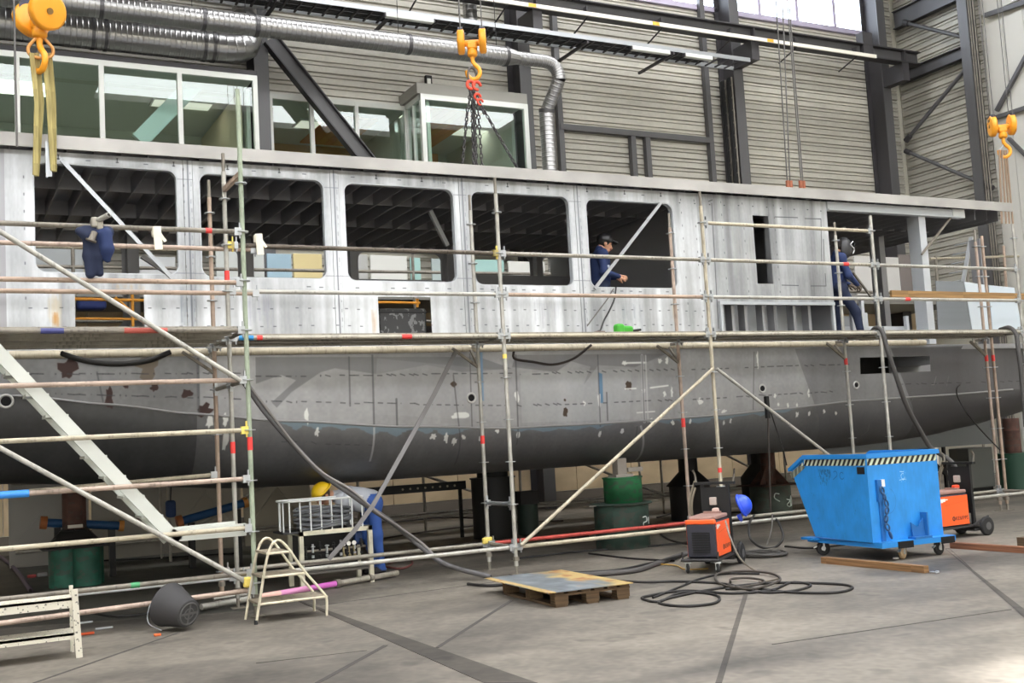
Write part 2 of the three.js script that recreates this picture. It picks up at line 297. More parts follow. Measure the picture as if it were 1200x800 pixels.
// end wall column, beams and braces
{
  const t = thing('end_wall_column', 'dark steel column on the end wall beside light gate panels', 'column', V(HX1 - 0.15, 0, -19.8), { world: true });
  t.userData.kind = 'structure';
  mesh('flange', boxMM(HX1 - 0.5, HX1 - 0.47, 0, HY, -19.98, -19.68), M.beamSteel, t);
  mesh('web', boxMM(HX1 - 0.47, HX1, 0, HY, -19.845, -19.815), M.darkSteel, t);
  mesh('conduit', [0.05, 0.12, 0.2].map((d) => rod(V(HX1 - 0.5, 0.5, -19.66 + d), V(HX1 - 0.5, HY, -19.66 + d), 0.018, 6)), M.tubeDull, t);
  const xb = HX1 - 0.2, beam = (pa, pb, hw, label) => {
    const a = onX(...pa, xb), b = onX(...pb, xb), y = (a.y + b.y) / 2, o = thing('wall_beam', label, 'beam', V(xb, y - hw, -21.2), { world: true });
    o.userData.kind = 'structure';
    mesh('web', boxMM(xb - 0.01, xb + 0.01, y - hw, y + hw, -22.4, -19.9), M.beamSteel, o);
    mesh('flange', [boxMM(xb - 0.1, xb + 0.1, y + hw - 0.02, y + hw, -22.4, -19.9), boxMM(xb - 0.1, xb + 0.1, y - hw, y - hw + 0.02, -22.4, -19.9)], M.darkSteel, o);
  };
  beam([1059, 90], [1147, 55], 0.17, 'lower dark steel beam across the end wall');
  beam([1062, 15], [1130, -10], 0.26, 'upper grey-blue steel beam across the end wall');
  const brace = (a, b, r, label, ends) => {
    const p = onX(...a, xb - 0.12), q = onX(...b, xb - 0.12), o = thing('wall_brace', label, 'brace', V((p.x + q.x) / 2, Math.min(p.y, q.y), (p.z + q.z) / 2), { world: true });
    o.userData.kind = 'structure';
    mesh('brace_tube', rod(p, q, r, 10), M.beamSteel, o);
    const d = q.clone().sub(p).normalize();
    for (const e of [p, q]) mesh('end_fork', rod(e.clone().addScaledVector(d, -0.1), e.clone().addScaledVector(d, 0.1), r * 1.5, 8), M.darkSteel, o);
  };
  brace([1062, 27], [1138, 46], 0.055, 'grey tube brace between the two end wall beams');
  brace([1140, 71], [1064, 162], 0.055, 'dark diagonal brace rising towards the end wall column');
  brace([1064, 178], [1160, 219], 0.05, 'dark diagonal brace falling from corner column to end wall column');
  const gx = HX1 - 0.1, g = (a, b, h, label) => { const p = onX(...a, gx), q = onX(...b, gx), o = tag(mesh('gate_brace', bar(p, q, 0.1, h), M.beamSteel), label, 'brace'); o.userData.kind = 'structure'; };
  g([1168, 130], [1215, 42], 0.09, 'dark diagonal bar rising across light gate panels');
  g([1166, 138], [1215, 122], 0.1, 'dark horizontal bar across light gate panels by the hook block');
  g([1182, 162], [1215, 195], 0.08, 'dark diagonal bar falling across light gate panels');
  g([1155, 18], [1215, -2], 0.12, 'dark horizontal bar near top of light gate panels');
}
// crane runway beam with white busbar
{
  const z = -21.35, a = onZ(600, -8, z), e = onZ(1074, 62, z), y1 = onZ(866, 31, z).y, y0 = onZ(866, 47, z).y, x0 = -6, x1 = e.x;
  const t = thing('crane_runway_beam', 'long dark crane runway beam along the clad back wall', 'beam', V((x0 + x1) / 2, y0, z), { world: true });
  t.userData.kind = 'structure';
  mesh('top_flange', boxMM(x0, x1, y1 - 0.03, y1, z - 0.15, z + 0.15), M.darkSteel, t);
  mesh('web', boxMM(x0, x1, y0 + 0.03, y1 - 0.03, z - 0.01, z + 0.01), M.beamSteel, t);
  mesh('bottom_flange', boxMM(x0, x1, y0, y0 + 0.03, z - 0.15, z + 0.15), M.darkSteel, t);
  const p = onZ(943, 38, z); mesh('end_stop', boxMM(onZ(1010, 50, z).x - 0.1, onZ(1018, 50, z).x, y1 - 0.3, y1 + 0.32, z - 0.1, z + 0.14), M.darkSteel, t);
  for (const x of [C1, C2, C3, C4]) mesh('stiffener', [boxMM(x - 0.02, x + 0.02, y0, y1, z, z + 0.14), boxMM(x - 0.12, x + 0.12, y0 - 0.5, y0, -22, z + 0.12)], M.darkSteel, t);
  const r = thing('busbar', 'white crane busbar rail slung under the runway beam', 'busbar', V((x0 + x1) / 2, y0 - 0.1, z + 0.3), { world: true }), xe = onZ(1020, 70, z).x;
  mesh('rail', boxMM(x0, xe, y0 - 0.04, y0 + 0.05, z + 0.18, z + 0.23), flat(232, 226, 214, 0.5), r);
  for (let x = x0 + 0.6; x < xe; x += 2.1) mesh('hanger', [boxMM(x - 0.02, x + 0.02, y0 + 0.05, y0 + 0.2, z + 0.05, z + 0.2), rod(V(x, y0 - 0.06, z + 0.2), V(x, y0 - 0.25, z - 0.5), 0.02, 6)], M.darkSteel, r);
  for (const px of [620, 763, 895]) { const q = onZ(px, 40, z); mesh('orange_marker', boxMM(q.x - 0.1, q.x + 0.1, y0 - 0.035, y0 + 0.045, z + 0.225, z + 0.235), flat(240, 170, 60, 0.5), r); }
}
// cable tray and lamps under it
{
  const z1 = -20.9, z0 = -21.55, a = onZ(640, 38, z1), b = onZ(879, 70, z1), y = (a.y + b.y) / 2, x0 = -4, x1 = b.x;
  const t = thing('cable_tray', 'galvanised ladder cable tray hung below the runway beam', 'cable tray', V((x0 + x1) / 2, y, (z0 + z1) / 2), { world: true });
  for (const z of [z0, z1]) mesh('side_rail', [boxMM(x0, x1, y - 0.05, y + 0.05, z - 0.012, z + 0.012)], M.galv, t);
  for (let x = x1; x > x0; x -= 0.3) mesh('rung', boxMM(x - 0.02, x + 0.02, y - 0.045, y - 0.015, z0, z1), M.darkSteel, t);  // dark tone paints in the shade on the underside of the tray
  mesh('cables', [0.1, 0.2, 0.28, 0.4, 0.5].map((d) => rod(V(x0, y + 0.005, z0 + d), V(x1 - 1.2, y + 0.005, z0 + d), 0.03, 6)), M.black, t);
  for (let x = x0 + 0.5; x < x1; x += 2.4) mesh('bracket', boxMM(x - 0.03, x + 0.03, y - 0.12, y - 0.06, -22.4, z1), M.darkSteel, t);
  for (const [p, q, lab] of [[[741, 61], [785, 66], 'slim unlit batten lamp under cable tray between door rail and column'], [[803, 69], [835, 74], 'slim unlit batten lamp under the free end of the cable tray'], [[452, 20], [508, 27], 'slim unlit batten lamp under cable tray near the middle crane hook']]) {
    const u = onZ(...p, z1 + 0.1), v = onZ(...q, z1 + 0.1), o = thing('batten_lamp', lab, 'lamp', V((u.x + v.x) / 2, y - 0.2, z1 + 0.1), { world: true, group: 'batten lamps under the cable tray' });
    mesh('housing', rbox(v.x - u.x, 0.1, 0.12, 0.02, (u.x + v.x) / 2, y - 0.14, z1 + 0.08), M.frameWhite, o);
    mesh('end_cap', [boxMM(u.x - 0.03, u.x, y - 0.18, y - 0.1, z1 + 0.03, z1 + 0.13), boxMM(v.x, v.x + 0.03, y - 0.18, y - 0.1, z1 + 0.03, z1 + 0.13)], M.darkSteel, o);
  }
}
// door frame and rails on the cladding
{
  const z = HZ0 + 0.12, fr = (pa, pb, w, label) => { const a = onZ(...pa, z), b = onZ(...pb, z); const o = tag(mesh('wall_rail', bar(a, b, w, 0.08, Math.abs(a.x - b.x) < 1.2 ? V(0, 0, 1) : V(0, 1, 0)), M.beamSteel), label, 'rail'); o.userData.kind = 'structure'; };
  const up = (px, py, y1, label) => { const a = onZ(px, py, z), o = tag(mesh('wall_rail', boxMM(a.x - 0.07, a.x + 0.07, 5.0, y1, z - 0.08, z + 0.06), M.beamSteel), label, 'rail'); o.userData.kind = 'structure'; };
  const yt = onZ(750, 158, z).y;
  up(654, 110, 12.2, 'upright steel rail on cladding beside the silver downpipe duct');
  up(830, 130, 14.2, 'upright steel rail on cladding next to the column with cable ladders');
  up(742, 180, yt, 'first short upright post under the horizontal wall rail'); up(759, 180, yt, 'second short upright post under the horizontal wall rail');
  const o = tag(mesh('wall_rail', boxMM(onZ(655, 150, z).x, onZ(833, 165, z).x, yt - 0.06, yt + 0.08, z - 0.06, z + 0.08), M.beamSteel), 'horizontal steel rail joining the uprights on the cladding', 'rail'); o.userData.kind = 'structure';
}
// diagonal brace in front of the recessed windows
{
  const a = onZ(316, 46, -21.9), b = onZ(428, 186, -21.9), o = thing('diagonal_brace', 'thick dark diagonal steel brace crossing recessed office windows', 'brace', V(b.x, b.y - 1, -21.9), { world: true });
  b.addScaledVector(b.clone().sub(a).normalize(), 0.8);
  mesh('web', bar(a, b, 0.02, 0.3), M.beamSteel, o); o.userData.kind = 'structure';
  const n = V(b.y - a.y, a.x - b.x, 0).normalize().multiplyScalar(0.15);
  mesh('flange', [bar(a.clone().add(n), b.clone().add(n), 0.22, 0.025), bar(a.clone().sub(n), b.clone().sub(n), 0.22, 0.025)], M.darkSteel, o);
}

// ---------------------------------------------------------------- the boat
const ZS = -12.9, YD = 2.76, YR0 = 5.0, YR1 = 5.17, ZFAR = -17.4, XEND = 16.55, XC = 12.42;
const boat = thing('boat', 'unpainted steel passenger boat under construction on shoring stands', 'boat', V(7, 0, -15.1), { world: true });
// --- hull surface
const hs = table([[-2, 2.5], [0.76, 2.34], [1.7, 2.21], [2.61, 2.07], [3.6, 1.95], [5.2, 1.81], [6.6, 1.73], [8, 1.73], [10, 1.76], [11.2, 1.81], [12.6, 1.88], [14.5, 1.91], [17, 1.97], [19, 2.0]]);
const hb = table([[-2, 1.55], [0.8, 1.4], [2, 1.28], [3.4, 1.17], [4.5, 1.15], [13, 1.15], [14, 1.18], [15, 1.24], [16, 1.34], [17, 1.46], [19, 1.75]]);
const zin = table([[-2, -0.25], [0.5, -0.05], [3, 0], [13.5, 0], [15, -0.05], [17, -0.25], [19, -0.7]]);
const HROWS = [0, 0.1, 0.207, 0.36, 0.512, 0.7, 0.85, 1];
const NB = 14;
function hullAt(x, s) {   // s in 0..1 side, 1..2 bilge, 2..3 flat bottom; far side mirrored by caller
  const zd = -12.8 + zin(x), zk = zd - 0.05, ys = hs(x), yb = hb(x), a = 0.95;
  if (s <= 1) return V(x, lerp(2.72, ys, s), lerp(zd, zk, s));
  if (s <= 2) { const t = (s - 1) * Math.PI / 2; return V(x, ys - (ys - yb) * Math.sin(t), zk - a * (1 - Math.cos(t))); }
  return V(x, yb, lerp(zk - a, -15.15, s - 2));
}
const hullS = [...HROWS, ...Array.from({ length: NB }, (_, i) => 1 + (i + 1) / NB), 3];
const hullV = (x, s) => (s <= 1 ? (2.72 - hs(x)) * s : s <= 2 ? (2.72 - hs(x)) + (s - 1) * 1.25 : (2.72 - hs(x)) + 1.25 + (s - 2) * 1.3);
const hullX = []; for (let x = -2; x <= 19.01; x += 0.25) hullX.push(+x.toFixed(3)); hullX.push(12.77, 14.33); hullX.sort((a, b) => a - b);
function hullGeo(far) {
  const pos = [], uv = [], idx = [], n = hullS.length;
  for (const x of hullX) for (const s of hullS) { const p = hullAt(x, s); pos.push(p.x, p.y, far ? -30.3 - p.z : p.z); uv.push(x, hullV(x, s)); }
  for (let i = 0; i < hullX.length - 1; i++) for (let j = 0; j < n - 1; j++) {
    if (!far && hullX[i] > 12.76 && hullX[i + 1] < 14.34 && j >= 2 && j <= 3) continue;
    const a = i * n + j, b = a + 1, c = a + n, d = c + 1;
    idx.push(...(far ? [a, c, b, b, c, d] : [a, b, c, b, d, c]));
  }
  const g = new THREE.BufferGeometry();
  g.setAttribute('position', new THREE.Float32BufferAttribute(pos, 3)); g.setAttribute('uv', new THREE.Float32BufferAttribute(uv, 2)); g.setIndex(idx); g.computeVertexNormals();
  return g;
}
// photo point to hull (x, v)
const hullProj = []; for (let x = 0; x <= 17.5; x += 0.1) for (let s = 0; s <= 2; s += 0.02) { const q = hullAt(x, s).project(camera); hullProj.push([600 + 600 * q.x, 400 - 400 * q.y, x, s]); }
camera.aspect = 1.5; camera.updateProjectionMatrix();
hullProj.length = 0; for (let x = 0; x <= 17.5; x += 0.06) for (let s = 0; s <= 2; s += 0.02) { const q = hullAt(x, s).project(camera); hullProj.push([600 + 600 * q.x, 400 - 400 * q.y, x, s]); }
function hullUV(px, py) { let b = 1e9, r; for (const q of hullProj) { const d = (q[0] - px) ** 2 + (q[1] - py) ** 2; if (d < b) { b = d; r = q; } } return [r[2], hullV(r[2], r[3]), r[3]]; }
function canvasTex(w, h, x0, y0, wm, hm, draw) {   // a canvas covering x0..x0+wm, y0..y0+hm metres of uv
  const c = document.createElement('canvas'); c.width = w; c.height = h;
  const g = c.getContext('2d'); draw(g);
  const t = new THREE.CanvasTexture(c); t.colorSpace = THREE.SRGBColorSpace; t.wrapS = t.wrapT = THREE.ClampToEdgeWrapping;
  t.repeat.set(1 / wm, 1 / hm); t.offset.set(-x0 / wm, -y0 / hm); return t;
}
function noisePaint(g, w, h, fn) { const im = g.createImageData(w, h); for (let y = 0; y < h; y++) for (let x = 0; x < w; x++) { const c = fn(x, y), i = (y * w + x) * 4; im.data[i] = c[0]; im.data[i + 1] = c[1]; im.data[i + 2] = c[2]; im.data[i + 3] = 255; } g.putImageData(im, 0, 0); }
const col = (r, g, b, a = 1) => `rgba(${r},${g},${b},${a})`;
const HW = 2048, HH = 340, HM = 17.6, HV = 2.9;   // hull canvas: 17.6 m by 2.9 m of girth, v downwards from the deck edge
const hullTex = canvasTex(HW, HH, 0, 0, HM, HV, (g) => {
  noisePaint(g, HW, HH, (x, y) => {
    const u = x / HW * HM, v = y / HH * HV;
    const a = fbm(u * 0.9, v * 1.2, 64, 3, 5), b = fbm(u * 5, v * 0.7, 256, 9, 3), c = vnoise(u * 30, v * 30, 1024, 6);
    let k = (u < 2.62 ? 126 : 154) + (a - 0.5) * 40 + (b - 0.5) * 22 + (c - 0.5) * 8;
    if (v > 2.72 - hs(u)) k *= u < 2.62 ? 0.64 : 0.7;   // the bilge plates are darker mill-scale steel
    return [k, k * 1.005, k * 1.02];
  });
  const P = (px, py) => { const [x, v] = hullUV(px, py); return [x / HM * HW, v / HV * HH]; };
  const blob = (px, py, rx, ry, c, jag = 0.5) => { const [x, y] = P(px, py), k = HW / HM / 92; g.fillStyle = c; g.beginPath(); for (let i = 0; i <= 14; i++) { const t = i / 14 * Math.PI * 2, f = 1 - jag * 0.5 + jag * hash(i % 14, Math.round(px), Math.round(py)); g.lineTo(x + Math.cos(t) * rx * k * f * 0.9, y + Math.sin(t) * ry * k * f); } g.fill(); };
  const line = (pts, w, c) => { g.strokeStyle = c; g.lineWidth = w; g.lineCap = 'round'; g.lineJoin = 'round'; g.beginPath(); pts.forEach((p, i) => (i ? g.lineTo(...P(...p)) : g.moveTo(...P(...p)))); g.stroke(); };
  // weathered lighter and darker plate fields with outlines; the last two hold painted end shade
  const field = (pts, c) => { g.fillStyle = c; g.beginPath(); pts.forEach((p, i) => (i ? g.lineTo(...P(...p)) : g.moveTo(...P(...p)))); g.fill(); };
  field([[300, 418], [560, 418], [600, 432], [540, 436], [500, 428], [440, 438], [395, 432], [375, 436], [340, 460], [325, 478], [318, 472], [345, 445], [330, 440], [300, 450]], col(116, 117, 120, 0.75));
  field([[605, 416], [780, 414], [745, 430], [700, 428], [690, 445], [682, 450], [690, 430], [670, 424], [650, 436], [600, 430]], col(118, 118, 121, 0.7));
  field([[440, 420], [605, 436], [605, 494], [440, 486]], col(170, 172, 175, 0.25));
  field([[610, 436], [740, 432], [740, 490], [610, 496]], col(182, 184, 188, 0.3));
  field([[932, 408], [1200, 404], [1200, 520], [940, 545]], col(96, 96, 99, 0.4));  // shade of the curving right end, painted into the plate colour
  field([[1044, 408], [1200, 404], [1200, 520], [1056, 545]], col(66, 64, 67, 0.5));  // second, deeper step of the painted end shade
  // zinc blue touch-up under the seam
  for (const [p0, p1, amp] of [[325, 555, 13], [592, 725, 9], [762, 935, 10]]) {
    g.fillStyle = col(122, 146, 164, 0.6); g.beginPath(); const low = [];
    for (let px = p0; px <= p1; px += 3) { const [x] = hullUV(px, 495), sv = (2.72 - hs(x)) + 0.012, e = Math.min(1, (px - p0) / 25, (p1 - px) / 25); g.lineTo(x / HM * HW, sv / HV * HH); low.push([x / HM * HW, sv / HV * HH + e * amp * (0.25 + 1.1 * vnoise(px * 0.11, 3, 512, 4))]); }
    for (const q of low.reverse()) g.lineTo(...q); g.fill();
  }
  field([[562, 402], [566, 402], [566, 470], [563, 470]], col(110, 140, 170, 0.8)); field([[702, 437], [706, 437], [706, 472], [702, 472]], col(96, 132, 166, 0.9));
  // rust and scale patches
  for (const [px, py, rx, ry] of [[82, 432, 9, 11], [129, 466, 4, 10], [179, 454, 4, 4], [221, 460, 6, 5], [242, 480, 9, 6], [150, 453, 3, 2]]) blob(px, py, rx, ry, col(66, 50, 48), 0.8);
  blob(172, 428, 12, 12, col(104, 92, 80, 0.8), 0.9);
  for (const [px, py, rx, ry] of [[664, 482, 3.5, 6], [737, 452, 5, 5.5], [534, 449, 4, 4], [661, 468, 1.6, 1.6]]) blob(px, py, rx, ry, col(78, 66, 58), 0.5);
  // white primer dabs on the welds
  const W = col(226, 228, 226, 0.9);
  for (const [px, py, rx, ry] of [[247, 494, 4, 7], [265, 494, 3, 7], [262, 515, 4, 12], [359, 486, 3, 9], [371, 505, 3, 5], [540, 487, 12, 3.5], [510, 512, 4, 4], [521, 513, 3, 7], [533, 517, 3, 6], [543, 512, 3, 4], [605, 463, 3, 8], [606, 510, 2.5, 6], [704, 468, 2.5, 8], [705, 509, 2.5, 6], [729, 506, 3, 5], [733, 425, 4, 3], [772, 423, 3.5, 3], [783, 422, 3, 4], [778, 461, 3, 3], [787, 459, 2, 7], [754, 458, 3, 3], [821, 470, 5, 4], [848, 481, 5, 2.5], [764, 493, 3, 5], [790, 495, 3, 4], [807, 494, 2, 4], [887, 421, 2, 10], [909, 464, 2.5, 3], [911, 474, 2, 2.5], [922, 474, 2, 3], [934, 474, 2, 3], [949, 460, 2, 5], [950, 484, 2, 4], [966, 482, 2.5, 4], [978, 484, 2.5, 3], [934, 486, 3, 5], [849, 496, 2, 4], [856, 494, 2, 5], [585, 505, 3, 4], [687, 472, 2, 4], [561, 513, 2, 5]]) blob(px, py, rx, ry, W, 0.8);
  line([[730, 424.5], [758, 424]], 3, W); line([[733, 455], [747, 455]], 2.4, W); line([[762, 453.5], [783, 451.5]], 2.4, W); line([[745, 483], [768, 482]], 2, W);
  // marker dashes along the frames
  const dash = (ptsA, ptsB, n, c = col(64, 64, 68, 0.75)) => { for (let i = 0; i < n; i++) { const t = i / n, px = lerp(ptsA[0], ptsB[0], t) + 3 * hash(i, 3, 1), py = lerp(ptsA[1], ptsB[1], t), L = 4.5; if (hash(i, n, 2) > 0.1) line([[px, py], [px + L, py + 0.3]], 1.4, c); } };
  dash([20, 438], [285, 437], 32); dash([20, 460], [285, 467], 32); dash([300, 441], [600, 437], 34); dash([300, 470], [600, 475], 34);
  dash([605, 438], [800, 432], 24); dash([605, 475], [800, 468], 24); dash([800, 433], [1000, 426], 20); dash([800, 468], [980, 458], 20); dash([330, 517], [440, 522], 9, col(70, 70, 74, 0.5)); dash([1050, 450], [1200, 446], 15, col(40, 40, 42, 0.5));
  // butt welds and scratches
  const D = col(78, 78, 82, 0.6), Lg = col(196, 198, 200, 0.7);
  for (const [a, b, w] of [[[409, 418], [411, 475], 2.2], [[435, 416], [437, 500], 2.6], [[464, 468], [464, 498], 3], [[604, 415], [605, 520], 2.4], [[531, 440], [532, 545], 2], [[702, 415], [703, 500], 2], [[711, 460], [711, 492], 2.4], [[116, 436], [118, 470], 2], [[232, 420], [233, 485], 4], [[18, 490], [19, 515], 2], [[883, 412], [884, 480], 1.6], [[552, 415], [552, 500], 1.8]]) line([a, b], w, D);
  for (const [a, b, w] of [[[752, 416], [754, 494], 5], [[758, 416], [760, 494], 3], [[437, 500], [435, 540], 3], [[753, 500], [745, 540], 4]]) line([a, b], w, Lg);
  line([[754, 416], [756, 494]], 2, D); line([[745, 500], [744, 515]], 2, D);
  // scuffs at the far end
  line([[1098, 441], [1096, 450], [1093, 451]], 1.2, col(150, 150, 150, 0.7)); line([[1112, 440], [1108, 452]], 1.2, col(130, 130, 130, 0.6)); line([[1020, 497], [1017, 505], [1010, 510]], 1.2, col(140, 140, 140, 0.6)); line([[1070, 462], [1067, 470]], 1, col(130, 130, 130, 0.5));
  g.save(); g.restore();
});
hullTex.flipY = false; hullTex.needsUpdate = true;
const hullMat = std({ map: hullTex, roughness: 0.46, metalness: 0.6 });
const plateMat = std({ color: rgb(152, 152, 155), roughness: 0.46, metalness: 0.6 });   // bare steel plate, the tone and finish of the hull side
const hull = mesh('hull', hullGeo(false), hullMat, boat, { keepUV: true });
mesh('hull_far_side', hullGeo(true), plateMat, boat, { keepUV: true });
// raised seam bead
{
  const pts = []; for (let x = -1.8; x <= 16.8; x += 0.3) { const p = hullAt(x, 1); pts.push(p.add(V(0, 0, 0.004))); }
  mesh('seam_weld', wire(pts, 0.014, 160, 6), flat(150, 150, 150, 0.5, 0.4), boat);
  const lip = []; for (let x = -1.8; x <= 14.5; x += 0.5) lip.push(V(x, 2.77, -12.78 + zin(x)));
  mesh('rubbing_strake', wire(lip, 0.045, 80, 10), M.tubeCream, boat);
}
// round collars, each with a black disc painting the dark of its opening
for (const [px, py, r] of [[7, 470, 0.05], [552, 466, 0.042], [893, 455, 0.04], [1003, 451, 0.035]]) {
  const p = onZ(px, py, -12.84), c = mesh('hull_fitting', new THREE.TorusGeometry(r + 0.016, 0.014, 8, 24).translate(p.x, p.y, p.z + 0.005), flat(186, 186, 184, 0.5, 0.3), boat);
  mesh('painted_bore', new THREE.CylinderGeometry(r, r, 0.02, 24).rotateX(Math.PI / 2).translate(p.x, p.y, p.z + 0.004), M.blackHole, c);
}
// deck plate, interior bulkheads
mesh('deck', boxMM(-2, 18.5, 2.66, 2.74, -17.4, -12.86), plateMat, boat);
mesh('hatch_dark_lining', [boxMM(12.6, 14.5, 2.2, 2.24, -13.9, -12.95), boxMM(12.6, 14.5, 2.24, 2.66, -13.95, -13.9)], M.black, boat);  // black lining puts the dark of the hull interior into the colour

// --- cabin side, panel by panel
const CX0 = 0.0, CWM = 12.9, CW = 2048, CH = 400, CY0 = 2.7, CHM = 2.5;
const cabinTex = canvasTex(CW, CH, CX0, CY0, CWM, CHM, (g) => {
  noisePaint(g, CW, CH, (x, y) => {
    const u = x / CW * CWM, v = y / CH * CHM;
    const st = fbm(u * 9, v * 0.5, 512, 13, 4), a = fbm(u * 1.1, v * 1.3, 64, 2, 4), n = vnoise(u * 60, v * 25, 2048, 4);
    let k = (u > 9.9 ? 166 : 186) + (st - 0.5) * 90 + (a - 0.5) * 56 + (n - 0.5) * 8;
    return [k * 0.985, k, k * 1.015];
  });
  const P = (px, py) => { const q = onZ(px, py, ZS); return [(q.x - CX0) / CWM * CW, CH - (q.y - CY0) / CHM * CH]; };
  const X = (x) => (x - CX0) / CWM * CW, Y = (y) => CH - (y - CY0) / CHM * CH;
  const ink = col(44, 46, 50, 0.85), ink2 = col(60, 63, 70, 0.75);
  const mark = (x, y, w, h, c = ink) => { g.fillStyle = c; g.fillRect(X(x) - w / 2, Y(y) - h / 2, w, h); };
  // rows of short marker dashes
  for (let x = 0.75; x < 9.9; x += 0.155) {
    const win = [[0.96, 2.49], [2.735, 4.25], [4.5, 6.0], [6.24, 7.74], [8.0, 9.47]].some(([a, b]) => x > a && x < b), j = 0.02 * (hash(Math.round(x * 100), 1, 1) - 0.5);
    if (hash(Math.round(x * 50), 7, 2) > 0.25) { mark(x, 3.29 + j, 6, 1.6, ink2); mark(x + 0.03, 3.08 + j, 6, 1.6, ink2); }
    if (hash(Math.round(x * 50), 5, 2) > 0.2 && win && x > 4) mark(x, 3.555 + j * 0.5, 8, 1.8, ink2);
    if (win) { const i = Math.round(x / 0.155); if (i % 4 === 0) { mark(x, 4.965, 1.6, 9); mark(x, 4.945, 5, 2); mark(x, 4.99, 3, 1.4); } else if (i % 4 === 2) mark(x, 4.945, 8, 1.6, ink2); }
  }
  // vertical dash columns beside the windows and on the end panels
  for (const x of [0.86, 2.56, 9.62, 9.86, 10.35, 10.75, 11.35]) for (let y = 3.2; y < 4.95; y += 0.19) if (hash(Math.round(x * 100), Math.round(y * 100), 3) > 0.25) mark(x, y, 1.6, 5, col(70, 72, 78, 0.75));
  for (let x = 9.6; x < 12.3; x += 0.27) { mark(x, 4.86 + 0.02 * hash(Math.round(x * 100), 2, 5), 4, 2); mark(x, 3.5, 1.6, 4); }
  // cut lines of doors on the end panel
  g.strokeStyle = col(78, 80, 84, 0.9); g.lineWidth = 2;
  const L = (...p) => { g.beginPath(); p.forEach((q, i) => (i ? g.lineTo(...P(...q)) : g.moveTo(...P(...q)))); g.stroke(); };
  L([908, 254], [935, 255]); L([943, 256], [962, 256.5], [963, 306]); L([965, 280], [966, 310]); L([916, 334], [936, 334.5]); L([950, 335], [968, 335], [967, 320]);
  L([834, 238], [842, 385]); L([830, 236], [835, 234]);
  // grinding streaks and heat tint
  const smear = (px, py, w, h, c) => { const [x, y] = P(px, py); for (let i = 0; i < 26; i++) { g.fillStyle = c; const dx = (hash(i, Math.round(px), 1) - 0.5) * w; g.fillRect(x + dx, y - h / 2 + hash(i, Math.round(py), 4) * h * 0.4, 2 + 4 * hash(i, 9, 9), h * (0.4 + 0.5 * hash(i, 5, 5))); } };
  smear(62, 362, 20, 70, col(196, 164, 116, 0.08)); smear(64, 374, 10, 30, col(176, 126, 66, 0.12)); smear(438, 378, 10, 60, col(184, 156, 116, 0.07)); smear(790, 365, 14, 60, col(188, 160, 126, 0.07)); smear(150, 336, 60, 14, col(180, 150, 110, 0.1));
  smear(220, 360, 30, 90, col(110, 116, 126, 0.12)); smear(300, 360, 60, 80, col(120, 126, 138, 0.1)); smear(478, 362, 30, 60, col(118, 120, 126, 0.1)); smear(640, 365, 60, 70, col(122, 126, 134, 0.09)); smear(740, 368, 60, 60, col(120, 124, 134, 0.09));
  smear(870, 290, 60, 120, col(180, 172, 150, 0.05)); smear(105, 340, 90, 20, col(110, 110, 112, 0.1)); smear(520, 210, 60, 20, col(110, 112, 118, 0.15)); smear(700, 218, 80, 16, col(112, 114, 120, 0.14));
  // pillar scribe lines
  for (const c of [2.61, 4.375, 6.12, 7.87]) { g.fillStyle = col(96, 100, 108, 0.7); g.fillRect(X(c) - 1.5, 0, 3, CH); g.fillStyle = col(100, 104, 112, 0.45); for (let y = 0; y < CH; y += 17) g.fillRect(X(c + 0.02) + 2 * hash(y, 2, 2), y, 1.6, 10 * hash(y, 3, 3)); g.fillRect(X(c - 0.22), Y(4.8), 44 / 8 * 8, 2); g.fillRect(X(c - 0.22), Y(3.7), 60, 2); }
});
const cabinMat = std({ map: cabinTex, roughness: 0.42, metalness: 0.42 });
const cabinPlain = std({ color: rgb(186, 190, 194), roughness: 0.45, metalness: 0.3 });

